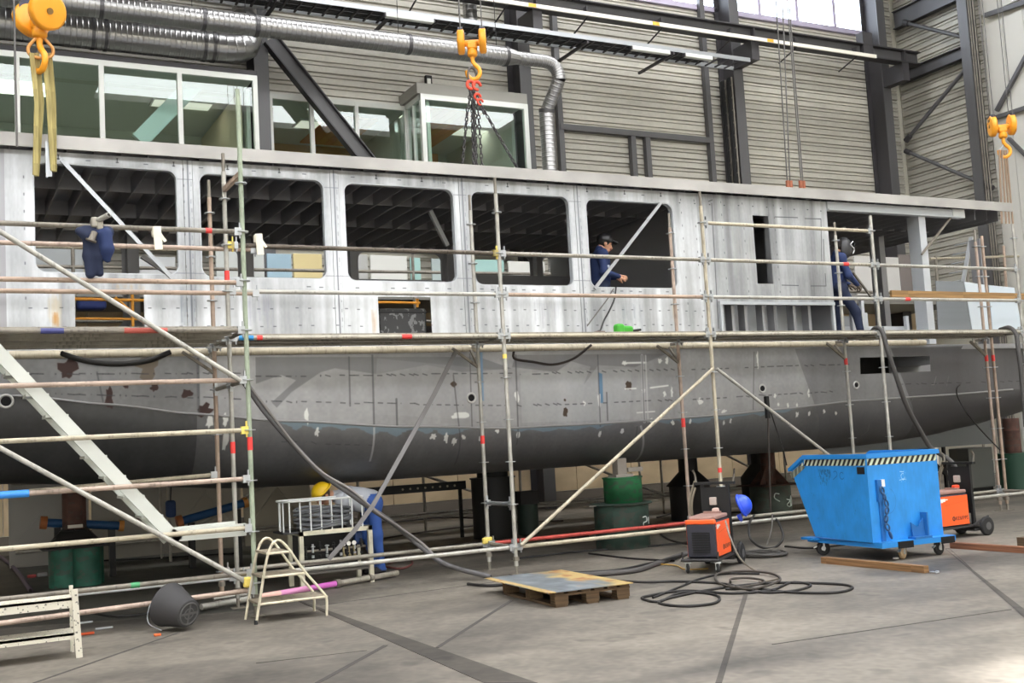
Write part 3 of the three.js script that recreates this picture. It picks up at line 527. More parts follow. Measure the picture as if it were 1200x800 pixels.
{
  const win = [[0.955, 2.49, 3.67, 4.9], [2.735, 4.25, 3.65, 4.89], [4.5, 6.0, 3.635, 4.875], [6.24, 7.74, 3.61, 4.865], [8.0, 9.47, 3.6, 4.85]];
  const low = [[1.355, 2.085, 3.05, 3.48], null, [4.885, 5.595, 2.98, 3.445], null, null];
  const edges = [0.67, 2.555, 4.325, 6.07, 7.82, 10.02];
  win.forEach(([x0, x1, y0, y1], i) => {
    const a = edges[i] + (i ? 0.11 : 0), b = edges[i + 1], holes = [roundRect(x0, x1, y0, y1, 0.12)];
    if (low[i]) holes.push(roundRect(...low[i], 0.005));
    mesh('side_panel', plate([[a, YD], [b, YD], [b, YR0 + 0.02], [a, YR0 + 0.02]], 0.012, holes).translate(0, 0, ZS - 0.012), cabinMat, boat);
    if (i) mesh('pillar_strip', boxMM(edges[i] + 0.004, edges[i] + 0.106, YD, YR0 + 0.02, ZS - 0.012, ZS + 0.006), cabinMat, boat);
    // window return flange
    const fl = new THREE.Shape(); const o = roundRect(x0, x1, y0, y1, 0.12), inn = roundRect(x0 + 0.012, x1 - 0.012, y0 + 0.012, y1 - 0.012, 0.11);
    fl.setFromPoints(o.getPoints(8)); fl.holes.push(inn);
    mesh('window_flange', new THREE.ExtrudeGeometry(fl, { depth: 0.08, bevelEnabled: false, curveSegments: 8 }).translate(0, 0, ZS - 0.085), cabinPlain, boat);
  });
  // end panels with the tall slot and the long low opening
  mesh('side_panel', plate([[10.024, YD], [11.245, YD], [11.245, YR0 + 0.02], [10.024, YR0 + 0.02]], 0.012, [roundRect(10.93, 11.235, 3.7, 4.74, 0.004), roundRect(10.21, 11.24, 2.98, 3.375, 0.003)]).translate(0, 0, ZS - 0.012), cabinMat, boat);
  mesh('side_panel', plate([[11.25, YD], [XC, YD], [XC, YR0 + 0.02], [11.25, YR0 + 0.02]], 0.012, [roundRect(11.255, 12.34, 2.98, 3.375, 0.003)]).translate(0, 0, ZS - 0.012), cabinMat, boat);
  mesh('opening_frame', [boxMM(10.16, 12.39, 3.375, 3.42, ZS, ZS + 0.05), boxMM(10.17, 10.215, 2.8, 3.38, ZS, ZS + 0.04), boxMM(12.34, 12.385, 2.8, 3.38, ZS, ZS + 0.04)], cabinPlain, boat);
  for (const x of [10.42, 10.66, 11.0, 11.22, 11.6, 11.9]) mesh('frame_rib', boxMM(x, x + 0.05, 2.76, 3.5, ZS - 0.18, ZS - 0.03), plateMat, boat);
  mesh('inner_plate', boxMM(10.1, 12.4, 2.76, 3.55, ZS - 0.5, ZS - 0.48), cabinPlain, boat);
  mesh('side_panel', boxMM(-1.5, 0.3, YD, YR0, ZS - 0.012, ZS), cabinPlain, boat);
  mesh('door_post', boxMM(0.6, 0.67, YD, YR0 + 0.02, ZS - 0.1, ZS), plateMat, boat);
  // slot reveals
  mesh('slot_reveal', [boxMM(10.9, 10.93, 3.68, 4.76, ZS - 0.12, ZS - 0.012), boxMM(11.235, 11.265, 3.68, 4.76, ZS - 0.12, ZS - 0.012)], plateMat, boat);
}
// roof with fascia and beams
const roof = mesh('roof', boxMM(-2, XEND, YR0 + 0.1, YR1 - 0.02, ZFAR - 0.15, ZS + 0.12), plateMat, boat);
mesh('fascia', boxMM(-2, XEND, YR0 + 0.02, YR1, ZS + 0.12, ZS + 0.15), std({ map: dataTex(256, 64, (u, v) => { const k = 0.64 + (fbm(u * 8, v * 2, 8, 41, 4) - 0.5) * 0.16; return [k, k * 0.985, k * 0.96]; }, true, [4, 1]), roughness: 0.55, metalness: 0.2 }), roof);
for (let x = -1.6; x < XEND; x += 0.29) mesh('roof_beam', boxMM(x, x + 0.012, YR0 - 0.12, YR0 + 0.1, ZFAR, ZS - 0.02), plateMat, roof);
for (const z of [-14.2, -15.7]) mesh('roof_stringer', boxMM(-2, XEND, YR0 - 0.09, YR0 + 0.1, z, z + 0.02), plateMat, roof);
mesh('aft_beam', [boxMM(XC, 15.45, 4.9, 5.02, ZS - 0.04, ZS + 0.03), boxMM(XC, 15.45, 4.88, 4.9, ZS - 0.06, ZS + 0.06)], cabinPlain, roof);
mesh('beam_splice', boxMM(15.2, 15.48, 4.885, 5.025, ZS + 0.03, ZS + 0.045), flat(206, 208, 208, 0.5, 0.3), roof);
// far side of the cabin
{
  const holes = [], ribs = [];
  for (let i = 0; i < 6; i++) { const x = 1.0 + i * 1.755; holes.push(roundRect(x, x + 1.5, 3.6, 4.85, 0.12)); }
  mesh('far_side_panel', plate([[-1.5, YD], [XC, YD], [XC, YR0 + 0.05], [-1.5, YR0 + 0.05]], 0.012, holes).translate(0, 0, ZFAR), plateMat, boat);
  for (let i = 0; i < 8; i++) { const x = 0.87 + i * 1.755; mesh('far_pillar', boxMM(x - 0.06, x + 0.06, YD, YR0, ZFAR + 0.012, ZFAR + 0.16), plateMat, boat); }
  mesh('bulkhead', boxMM(9.95, 10.0, YD, YR0, -15.6, ZS - 0.05), plateMat, boat);
  mesh('bulkhead', boxMM(9.95, 10.0, YD, YR0, ZFAR, -16.4), plateMat, boat);
  mesh('bulkhead', boxMM(XC - 0.05, XC, YD, YR0, -15.9, ZS - 0.03), plateMat, boat);
  mesh('inner_partition', boxMM(7.6, 11.4, YD, 4.3, -16.2, -16.15), plateMat, boat);
}
// struts welded across the window openings
const strut = (a, b, w, m, z = ZS + 0.02, zb = z) => mesh('temporary_strut', bar(onZ(...a, z), onZ(...b, zb), 0.045, w, V(0, 0, 1)), m, boat);
strut([72, 187], [202, 326], 0.02, M.galv); strut([774, 238], [697, 338], 0.02, M.galv);
{   // braces inside
  const inner = [[[503, 245], [524, 288], -14.5, cabinPlain], [[166, 300], [212, 330], -15.5, plateMat], [[652, 243], [668, 266], -14.6, plateMat]];
  for (const [a, b, z, m] of inner) mesh('inner_strut', bar(onZ(...a, z), onZ(...b, z), 0.06, 0.06), m, boat);
}
// open aft deck: posts, bulwark plates
{
  const post = (px, z, w, m) => { const x = onZ(px, 300, z).x; mesh('canopy_post', [boxMM(x, x + w, YD, 4.95, z - 0.012, z), boxMM(x - 0.012, x, YD, 4.95, z - 0.25, z)], m, boat); };
  post(1081, ZS - 0.02, 0.14, cabinPlain); post(1032, -14.6, 0.12, plateMat); post(1150, -14.6, 0.1, plateMat);
  const plt = (pts, m, z = ZS) => { const g = plate(pts.map((p) => { const q = onZ(...p, z); return [q.x, q.y]; }), 0.01).translate(0, 0, z); mesh('bulwark_plate', g, m, boat); };
  plt([[1096, 329], [1129, 330], [1139, 390], [1099, 390]], std({ map: cabinTex, color: rgb(190, 194, 198), roughness: 0.5, metalness: 0.3 }));
  plt([[1129.5, 330], [1156, 334], [1161, 390], [1139.5, 390]], std({ color: rgb(214, 224, 234), roughness: 0.35, metalness: 0.45 }));
  plt([[1158, 334], [1188, 337], [1198, 390], [1163, 390]], std({ color: rgb(208, 220, 232), roughness: 0.35, metalness: 0.45 }));
  mesh('aft_brace', bar(onZ(1114, 255, ZS), onZ(1080, 298, ZS), 0.03, 0.03), M.tubeDull, boat);
  mesh('aft_brace', bar(onZ(1000, 320, -14), onZ(1024, 352, -14), 0.03, 0.03), M.tubeDull, boat);
  mesh('aft_coaming', boxMM(12.5, 14.4, YD, 3.1, -13.4, -13.35), cabinPlain, boat);
  mesh('aft_locker', [boxMM(13.0, 14.2, YD, 3.35, -14.6, -14.0)], flat(150, 153, 156, 0.5, 0.3), boat);
  for (const [px, pt, h] of [[1000, 355, 3.4], [1012, 345, 3.5], [1015, 362, 3.3], [1063, 368, 3.25]]) { const q = onZ(px, 388, -13.2); mesh('stub_post', boxMM(q.x - 0.03, q.x + 0.03, YD, h, -13.23, -13.17), cabinPlain, boat); }
  mesh('skeg', plate([[13.6, 1.3], [15.8, 1.3], [16.6, 1.62], [18.5, 1.75], [18.5, 0.98], [14.2, 1.0]].map(([x, y]) => [x, y]), 0.06).translate(0, 0, -15.2), flat(120, 124, 128, 0.55, 0.3), boat);
}

// ---------------------------------------------------------------- scaffolding
const TR = 0.0245, LIFT = [0.32, 0.82, 1.32, 1.82, 2.32, 2.82, 3.32, 3.82, 4.32];
const ZFR = -11.77, ZRE = -12.5, ZT = -11.04;
const rosetteGeo = boxUV(new THREE.CylinderGeometry(0.062, 0.062, 0.01, 12).toNonIndexed());
const wedgeGeo = boxUV(mergeGeometries([new THREE.BoxGeometry(0.07, 0.075, 0.05).toNonIndexed(), new THREE.BoxGeometry(0.012, 0.16, 0.03).toNonIndexed().translate(0.02, 0.01, 0)]));
function standard(parent, x, z, y0, y1, mat = M.tube[0], opt = {}) {
  const s = mesh('standard', rod(V(x, y0, z), V(x, y1, z), TR, 12), mat, parent);
  for (const y of LIFT) if (y > y0 + 0.05 && y < y1 - 0.03) share('rosette', rosetteGeo, M.galv, s, V(x, y, z));
  if (y0 < 0.3) { mesh('base_jack', [rod(V(x, 0.008, z), V(x, 0.3, z), 0.018, 8), boxMM(x - 0.07, x + 0.07, 0, 0.008, z - 0.07, z + 0.07), cyl(0.04, 0.05, x, 0.16, z, 8)], M.tubeDull, s); }
  if (opt.spigot) mesh('spigot', rod(V(x, y1, z), V(x, y1 + 0.2, z), TR * 0.75, 10), M.tubeDull, s);
  for (const [y, h, m] of opt.bands ?? []) mesh('tape_band', cyl(TR + 0.003, h, x, y, z, 12), m, s);
  return s;
}
function ledger(parent, a, b, mat = M.tube[1], opt = {}) {
  const d = b.clone().sub(a).normalize(), l = mesh('ledger', rod(a.clone().addScaledVector(d, 0.05), b.clone().addScaledVector(d, -0.05), opt.r ?? TR, 10), mat, parent);
  for (const [p, s] of [[a, 1], [b, -1]]) share('wedge_head', wedgeGeo, opt.head ?? M.galv, l, p.clone().addScaledVector(d, 0.05 * s), [0, Math.abs(d.x) > Math.abs(d.z) ? 0 : Math.PI / 2, 0]);
  for (const [t, len, m] of opt.bands ?? []) { const p = a.clone().lerp(b, t); mesh('tape_band', rod(p, p.clone().addScaledVector(d, len), TR + 0.003, 10), m, l); }
  return l;
}
const XP = [2.76, 6.03, 9.1, 12.17, 15.24];
const sc = thing('scaffold', 'long galvanised tube scaffold with steel decks alongside the boat', 'scaffold', V(9, 0, -12.1), { world: true });
{
  const top = [4.72, 4.55, 4.55, 4.55, 4.55];
  XP.forEach((x, i) => {
    if (i) standard(sc, x, ZFR, 0.1, top[i], i === 2 ? M.tubeCream : M.tube[0], { spigot: i < 3, bands: i === 1 ? [[2.55, 0.05, M.yellowTape]] : i === 2 ? [[1.0, 0.06, M.redTape]] : [] });
    if (i) standard(sc, x, ZRE, 0.1, i === 1 ? 4.5 : 4.4, i % 2 ? M.tube[0] : M.tubePink, { spigot: true, bands: i === 1 ? [[1.55, 0.1, M.redTape]] : i === 2 ? [[1.62, 0.12, M.redTape]] : [[2.42, 0.1, M.redTape]] });
    if (i < 4) {
      const n = XP[i + 1];
      const bf = i ? x : 2.76;
      ledger(sc, V(bf, 0.32, ZFR), V(n, 0.32, ZFR), i === 1 ? M.tubeCream : M.tube[0]);
      ledger(sc, V(bf, 0.32, ZRE), V(n, 0.32, ZRE), i === 1 ? M.tubeRed : M.tube[1]);
      ledger(sc, V(bf, 2.82, ZFR), V(n, 2.82, ZFR), i === 1 ? M.tubeCream : M.tube[2], { bands: i === 0 ? [[0.03, 0.16, M.blueTape], [0.09, 0.06, M.redTape], [0.6, 0.12, M.redTape]] : [] });
      ledger(sc, V(bf, 2.82, ZRE), V(n, 2.82, ZRE), M.tube[1]);
      ledger(sc, V(bf, 3.32, ZFR), V(n, 3.32, ZFR), i === 1 ? M.tubeRust : M.tube[0], { bands: i === 3 ? [[0.18, 0.1, M.redTape]] : [] });
      ledger(sc, V(bf, 3.82, ZFR), V(n, 3.82, ZFR), i === 0 ? M.tubePink : M.tube[i % 3], { head: i === 0 ? M.yellowTape : M.galv, bands: i === 2 ? [[0.8, 0.1, M.redTape]] : [] });
    }
    if (i) for (const y of [0.32, 2.82]) ledger(sc, V(x, y, ZFR), V(x, y, ZRE), M.tubeDull);
    // console brackets towards the boat
    mesh('console_bracket', [bar(V(x + 0.03, 2.78, ZRE), V(x + 0.03, 2.78, ZRE - 0.2), 0.04, 0.04), bar(V(x, 2.5, ZRE), V(x, 2.74, ZRE - 0.2), 0.03, 0.03), bar(V(x - 0.35, 2.75, ZRE), V(x, 2.5, ZRE), 0.03, 0.03)], M.tubeDull, sc);
  });
  ledger(sc, V(6.03, 0.82, ZFR), V(6.03, 0.82, ZRE), M.galv);
  ledger(sc, V(9.1, 4.32, ZFR), V(12.17, 4.32, ZFR), M.tubeCream);
  ledger(sc, V(XP[0] + 0.04, 3.82, ZFR), V(6.03, 3.82, ZFR), M.tubeDull);
  // steel decks, two abreast
  for (let i = 0; i < 4; i++) for (const z of [-11.95, -12.29]) {
    const a = XP[i] + 0.05, b = XP[i + 1] - 0.05;
    const d = mesh('deck_plank', [boxMM(a, b, 2.855, 2.865, z - 0.16, z + 0.16), boxMM(a, b, 2.8, 2.855, z - 0.16, z - 0.152), boxMM(a, b, 2.8, 2.855, z + 0.152, z + 0.16), boxMM(a, b, 2.8, 2.81, z - 0.152, z - 0.12), boxMM(a, b, 2.8, 2.81, z + 0.12, z + 0.152)], M.tube[1], sc);
    mesh('hook_end', [boxMM(a - 0.06, a, 2.84, 2.875, z - 0.13, z + 0.13), boxMM(b, b + 0.06, 2.84, 2.875, z - 0.13, z + 0.13)], M.galv, d);
  }
  // diagonal braces: flat-ended tubes down to the ground
  const diag = (a, b, m) => mesh('diagonal_brace', rod(a, b, 0.022, 10), m, sc);
  diag(V(9.07, 2.36, ZFR + 0.05), V(6.08, 0.34, ZFR + 0.05), M.tubeCream);
  diag(V(9.13, 2.36, ZFR + 0.05), V(12.1, 0.34, ZFR + 0.05), M.tube[0]);
  // pair of standards at the far end
  standard(sc, 15.24 + 0.16, ZRE, 0.1, 4.5, M.tubeRust, { bands: [[2.42, 0.1, M.redTape]] });
  // red nub and coupler where the lower ledger meets the second post
  mesh('coupler', [rbox(0.09, 0.09, 0.09, 0.02, 6.03, 0.36, ZRE), rbox(0.06, 0.08, 0.06, 0.02, 5.97, 0.36, ZRE + 0.03)], M.yellowTape, sc);
}

// stair tower in front, running out of the frame on the left
const st = thing('stair_tower', 'scaffold stair tower with aluminium stair flight beside the step stool', 'scaffold', V(1.6, 0, -11.3), { world: true });
{
  const XA = 2.76, XB = -0.31;
  standard(st, XA, ZT, 0.1, 5.3, std({ map: M.tube[0].map, color: rgb(190, 206, 188), roughness: 0.55, metalness: 0.2 }), { bands: [[1.62, 0.13, M.redTape]] });
  standard(st, XA, ZFR, 0.1, 4.62, M.tube[0], { spigot: true, bands: [[3.42, 0.12, M.redTape], [1.6, 0.12, M.redTape]] });
  standard(st, XA, ZRE, 0.1, 4.5, M.tubeRust, { spigot: true });
  standard(st, XB, ZT, 0.1, 4.6, M.tube[0]); standard(st, XB, ZFR, 0.1, 4.6, M.tube[0]);
  const lg = (y, m, o) => ledger(st, V(XB, y, ZT), V(XA, y, ZT), m, o);
  lg(1.82, M.tubeCream, { head: M.yellowTape }); lg(2.32, M.tubePink); lg(1.34, M.tubePink); lg(3.82, M.tubeDull, { bands: [[0.88, 0.06, M.redTape]] }); lg(3.3, M.tubeRust); lg(2.82, M.tubeDull, { bands: [[0.38, 0.2, flat(60, 64, 120, 0.5)], [0.62, 0.4, flat(176, 84, 72, 0.5)]] });
  lg(0.42, M.tubeDull, { bands: [[0.62, 0.08, flat(70, 150, 100, 0.6)]] }); lg(0.86, M.tubeCream);
  ledger(st, V(XB, 3.78, ZFR - 0.02), V(XA + 0.35, 3.78, ZFR - 0.02), M.tubePink); ledger(st, V(XB, 3.3, ZFR), V(XA + 0.35, 3.3, ZFR), M.tubeRust);
  ledger(st, V(XB, 2.82, ZFR), V(XA, 2.82, ZFR), M.tube[1]); ledger(st, V(XB, 2.82, ZRE), V(XA, 2.82, ZRE), M.tube[1]); ledger(st, V(XB, 0.32, ZFR), V(XA, 0.32, ZFR), M.whitePaint); ledger(st, V(XB, 0.2, ZT + 0.04), V(XA, 0.26, ZT + 0.04), M.tubePink);
  ledger(st, V(XB, 1.3, ZRE), V(XA, 1.38, ZRE), M.tubeCream);
  for (const y of [2.32, 2.82]) { ledger(st, V(XA, y, ZT), V(XA, y, ZFR), M.tubeDull); ledger(st, V(XA, y, ZFR), V(XA, y, ZRE), M.tube[1]); }
  ledger(st, V(XA, 2.82, ZRE), V(XA, 2.82, -12.75), M.tube[1]);
  const p = onZ(0, 577, ZT), q = onZ(34, 577, ZT); mesh('blue_sleeve', rod(V(XB, 1.34, ZT), V(q.x, 1.34, ZT), 0.034, 12), M.blueSleeve, st);
  for (const z of [-11.24, -11.56, -11.95, -12.29]) mesh('deck_plank', [boxMM(XB, XA - 0.06, 2.855, 2.865, z - 0.155, z + 0.155), boxMM(XB, XA - 0.06, 2.8, 2.855, z - 0.155, z - 0.148), boxMM(XB, XA - 0.06, 2.8, 2.855, z + 0.148, z + 0.155)], M.tube[1], st);
  // long diagonals on the outer face
  const zd = ZT + 0.06, dg = (a, b, m, r = TR) => { const u = onZ(...a, zd), v = onZ(...b, zd); mesh('diagonal_brace', rod(u, v, r, 10), m, st); return [u, v]; };
  dg([-60, 234], [282, 446], M.tube[0]);
  dg([-40, 503], [293, 684], M.tube[0]);
  const e = onZ(290, 682, zd); mesh('coupler', rbox(0.08, 0.1, 0.08, 0.02, e.x, e.y, e.z), M.yellowTape, st);
  mesh('transom', bar(V(XA, 4.42, ZFR), V(XA, 4.42, ZT), 0.04, 0.05), M.tubeRust, st);
  // wrapped rags on the rail
  for (const [px, py] of [[183, 272], [302, 280]]) { const u = onZ(px, py, px < 200 ? ZT : ZFR); mesh('tied_rag', [rbox(0.085, 0.1, 0.075, 0.02, u.x, u.y, u.z), bar(u.clone().add(V(0.0, 0.05, 0.045)), u.clone().add(V(0.012, -0.18, 0.05)), 0.075, 0.014, V(0, 0, 1)), bar(u.clone().add(V(0.03, -0.03, 0.05)), u.clone().add(V(0.075, -0.1, 0.055)), 0.03, 0.012, V(0, 0, 1))], flat(226, 220, 202, 0.8), st); }
  // aluminium stair flight between the two rows
  const zs0 = ZT - 0.08, A = onZ(-40, 372, zs0), B = onZ(203, 629, zs0), C = onZ(288, 620, zs0);
  const dir = B.clone().sub(A).normalize(), stair = mesh('stair_stringer', [bar(A, B.clone().addScaledVector(dir, 0.06), 0.04, 0.118), bar(B.clone().addScaledVector(dir, -0.02), C, 0.04, 0.12)], M.stairAlu, st);
  mesh('stair_stringer', [bar(A.clone().setZ(zs0 - 0.45), B.clone().setZ(zs0 - 0.45).addScaledVector(dir, 0.06), 0.04, 0.135), bar(B.clone().setZ(zs0 - 0.45), C.clone().setZ(zs0 - 0.45), 0.04, 0.13)], M.stairAlu, st);
  for (let y = B.y + 0.02; y < 2.75; y += 0.2) { const t = (y - B.y) / (A.y - B.y), x = lerp(B.x, A.x, t); mesh('stair_tread', [boxMM(x - 0.1, x + 0.1, y - 0.025, y, zs0 - 0.43, zs0 - 0.02)], M.stairAlu, st); }
  mesh('stair_landing', boxMM(B.x + 0.05, C.x, C.y - 0.02, C.y + 0.03, zs0 - 0.43, zs0 - 0.02), M.stairAlu, st);
}

// ---------------------------------------------------------------- ducts
{
  const bump = dataTex(64, 64, (u, v) => { const k = Math.abs(((v * 8) % 1) - 0.5) < 0.09 ? 1 : 0.2; return [k, k, k]; }, false, [1, 0.8]);
  const ductMat = std({ color: rgb(158, 157, 156), roughness: 0.32, metalness: 0.9, bumpMap: bump, bumpScale: 0.012 });
  const bandMat = std({ color: rgb(92, 91, 92), roughness: 0.45, metalness: 0.7 });
  const seg = (a, b, r) => { const L = a.distanceTo(b), g = new THREE.CylinderGeometry(r, r, 1, 28, 1, true), uv = g.attributes.uv; for (let i = 0; i < uv.count; i++) uv.setXY(i, uv.getX(i) * 2, uv.getY(i) * L); return between(g, a, b); };
  const elbow = (c, r) => { const g = new THREE.TubeGeometry(c, 10, r, 24, false); const uv = g.attributes.uv; for (let i = 0; i < uv.count; i++) uv.setXY(i, uv.getY(i), uv.getX(i)); return g; };
  const q3 = (a, b, c) => new THREE.QuadraticBezierCurve3(a, b, c);
  // upper duct along the wall, reducing, then turning down
  const zA = -20.6, A0 = onZ(-40, -12, zA), A1 = onZ(592, 66, zA), A2 = onZ(640, 71, zA), yA = A1.y;
  A0.y = yA + 0.02; A2.y = yA - 0.02;
  const t = thing('spiral_duct', 'slim spiral ventilation duct with downpipe on the right', 'duct', V(6, yA, zA), { world: true });
  const D = 0.205, cuts = [A0.x, onZ(65, 10, zA).x, onZ(118, 10, zA).x, onZ(238, 22, zA).x, onZ(300, 30, zA).x, onZ(478, 52, zA).x, A1.x];
  for (let i = 0; i < cuts.length - 1; i++) {
    mesh('duct_section', seg(V(cuts[i], yA, zA), V(cuts[i + 1], yA, zA), D), ductMat, t, { keepUV: true });
    mesh('joint_band', new THREE.CylinderGeometry(D + 0.012, D + 0.012, 0.07, 28).rotateZ(Math.PI / 2).translate(cuts[i + 1], yA, zA), bandMat, t);
    if (i > 1) mesh('hanger', rod(V(cuts[i + 1] - 0.2, yA + D, zA), V(cuts[i + 1] - 0.2, 15.5, zA), 0.008, 5), M.black, t);
  }
  mesh('reducer', new THREE.CylinderGeometry(0.145, D, 0.3, 28).rotateZ(-Math.PI / 2).translate(A1.x + 0.15, yA, zA), ductMat, t);
  const E = V(onZ(645, 75, zA).x, yA, zA), dn = onZ(639, 108, zA - 0.4);
  mesh('duct_section', seg(V(A1.x + 0.3, yA, zA), V(E.x - 0.2, yA, zA), 0.145), ductMat, t, { keepUV: true });
  mesh('elbow', elbow(q3(V(E.x - 0.2, yA, zA), V(E.x + 0.2, yA, zA), V(E.x + 0.2, yA - 0.4, zA)), 0.145), ductMat, t, { keepUV: true });
  const lo = V(dn.x, yA - 1.0, zA - 0.4);
  mesh('duct_section', seg(V(E.x + 0.2, yA - 0.38, zA), lo, 0.145), ductMat, t, { keepUV: true });
  mesh('joint_band', rod(lo.clone().add(V(0, 0.05, 0.02)), lo.clone().add(V(0, -0.03, 0)), 0.175, 24), bandMat, t);
  mesh('duct_section', seg(lo, V(lo.x, 5, lo.z), 0.17), ductMat, t, { keepUV: true });
  // fat lower duct on the left, turning up to the wall
  const zB = -21.45, B1 = onZ(262, 56, zB), yB = B1.y, r = 0.305;
  const b = thing('spiral_duct', 'fat spiral ventilation duct above the office with elbow turning upwards', 'duct', V(2, yB, zB), { world: true });
  const cb = [-4, onZ(108, 45, zB).x, onZ(123, 46, zB).x, onZ(238, 56, zB).x, onZ(249, 57, zB).x];
  for (let i = 0; i < cb.length - 1; i++) { mesh('duct_section', seg(V(cb[i], yB, zB), V(cb[i + 1], yB, zB), r), ductMat, b, { keepUV: true }); mesh('joint_band', new THREE.CylinderGeometry(r + 0.014, r + 0.014, 0.06, 28).rotateZ(Math.PI / 2).translate(cb[i + 1], yB, zB), bandMat, b); }
  const x0 = cb[4]; mesh('elbow', elbow(new THREE.CatmullRomCurve3([V(x0, yB, zB), V(x0 + 0.3, yB, zB), V(x0 + 0.62, yB + 0.1, zB - 0.08), V(x0 + 0.78, yB + 0.42, zB - 0.25), V(x0 + 0.8, yB + 0.75, zB - 0.4)]), r * 0.98), ductMat, b, { keepUV: true });
  mesh('duct_section', seg(V(x0 + 0.8, yB + 0.7, zB - 0.42), V(x0 + 0.76, 11.05, zB - 0.5), 0.24), ductMat, b, { keepUV: true });
  // short vertical branch behind the middle hook
  const v0 = onZ(551, 20, -21.85), br = thing('branch_duct', 'short upright branch duct behind the middle crane hook', 'duct', V(v0.x, yA + 0.6, -21.85), { world: true });
  mesh('duct_section', seg(V(v0.x, yA + 0.6, -21.85), V(v0.x, 15.5, -21.85), 0.16), ductMat, br, { keepUV: true });
}

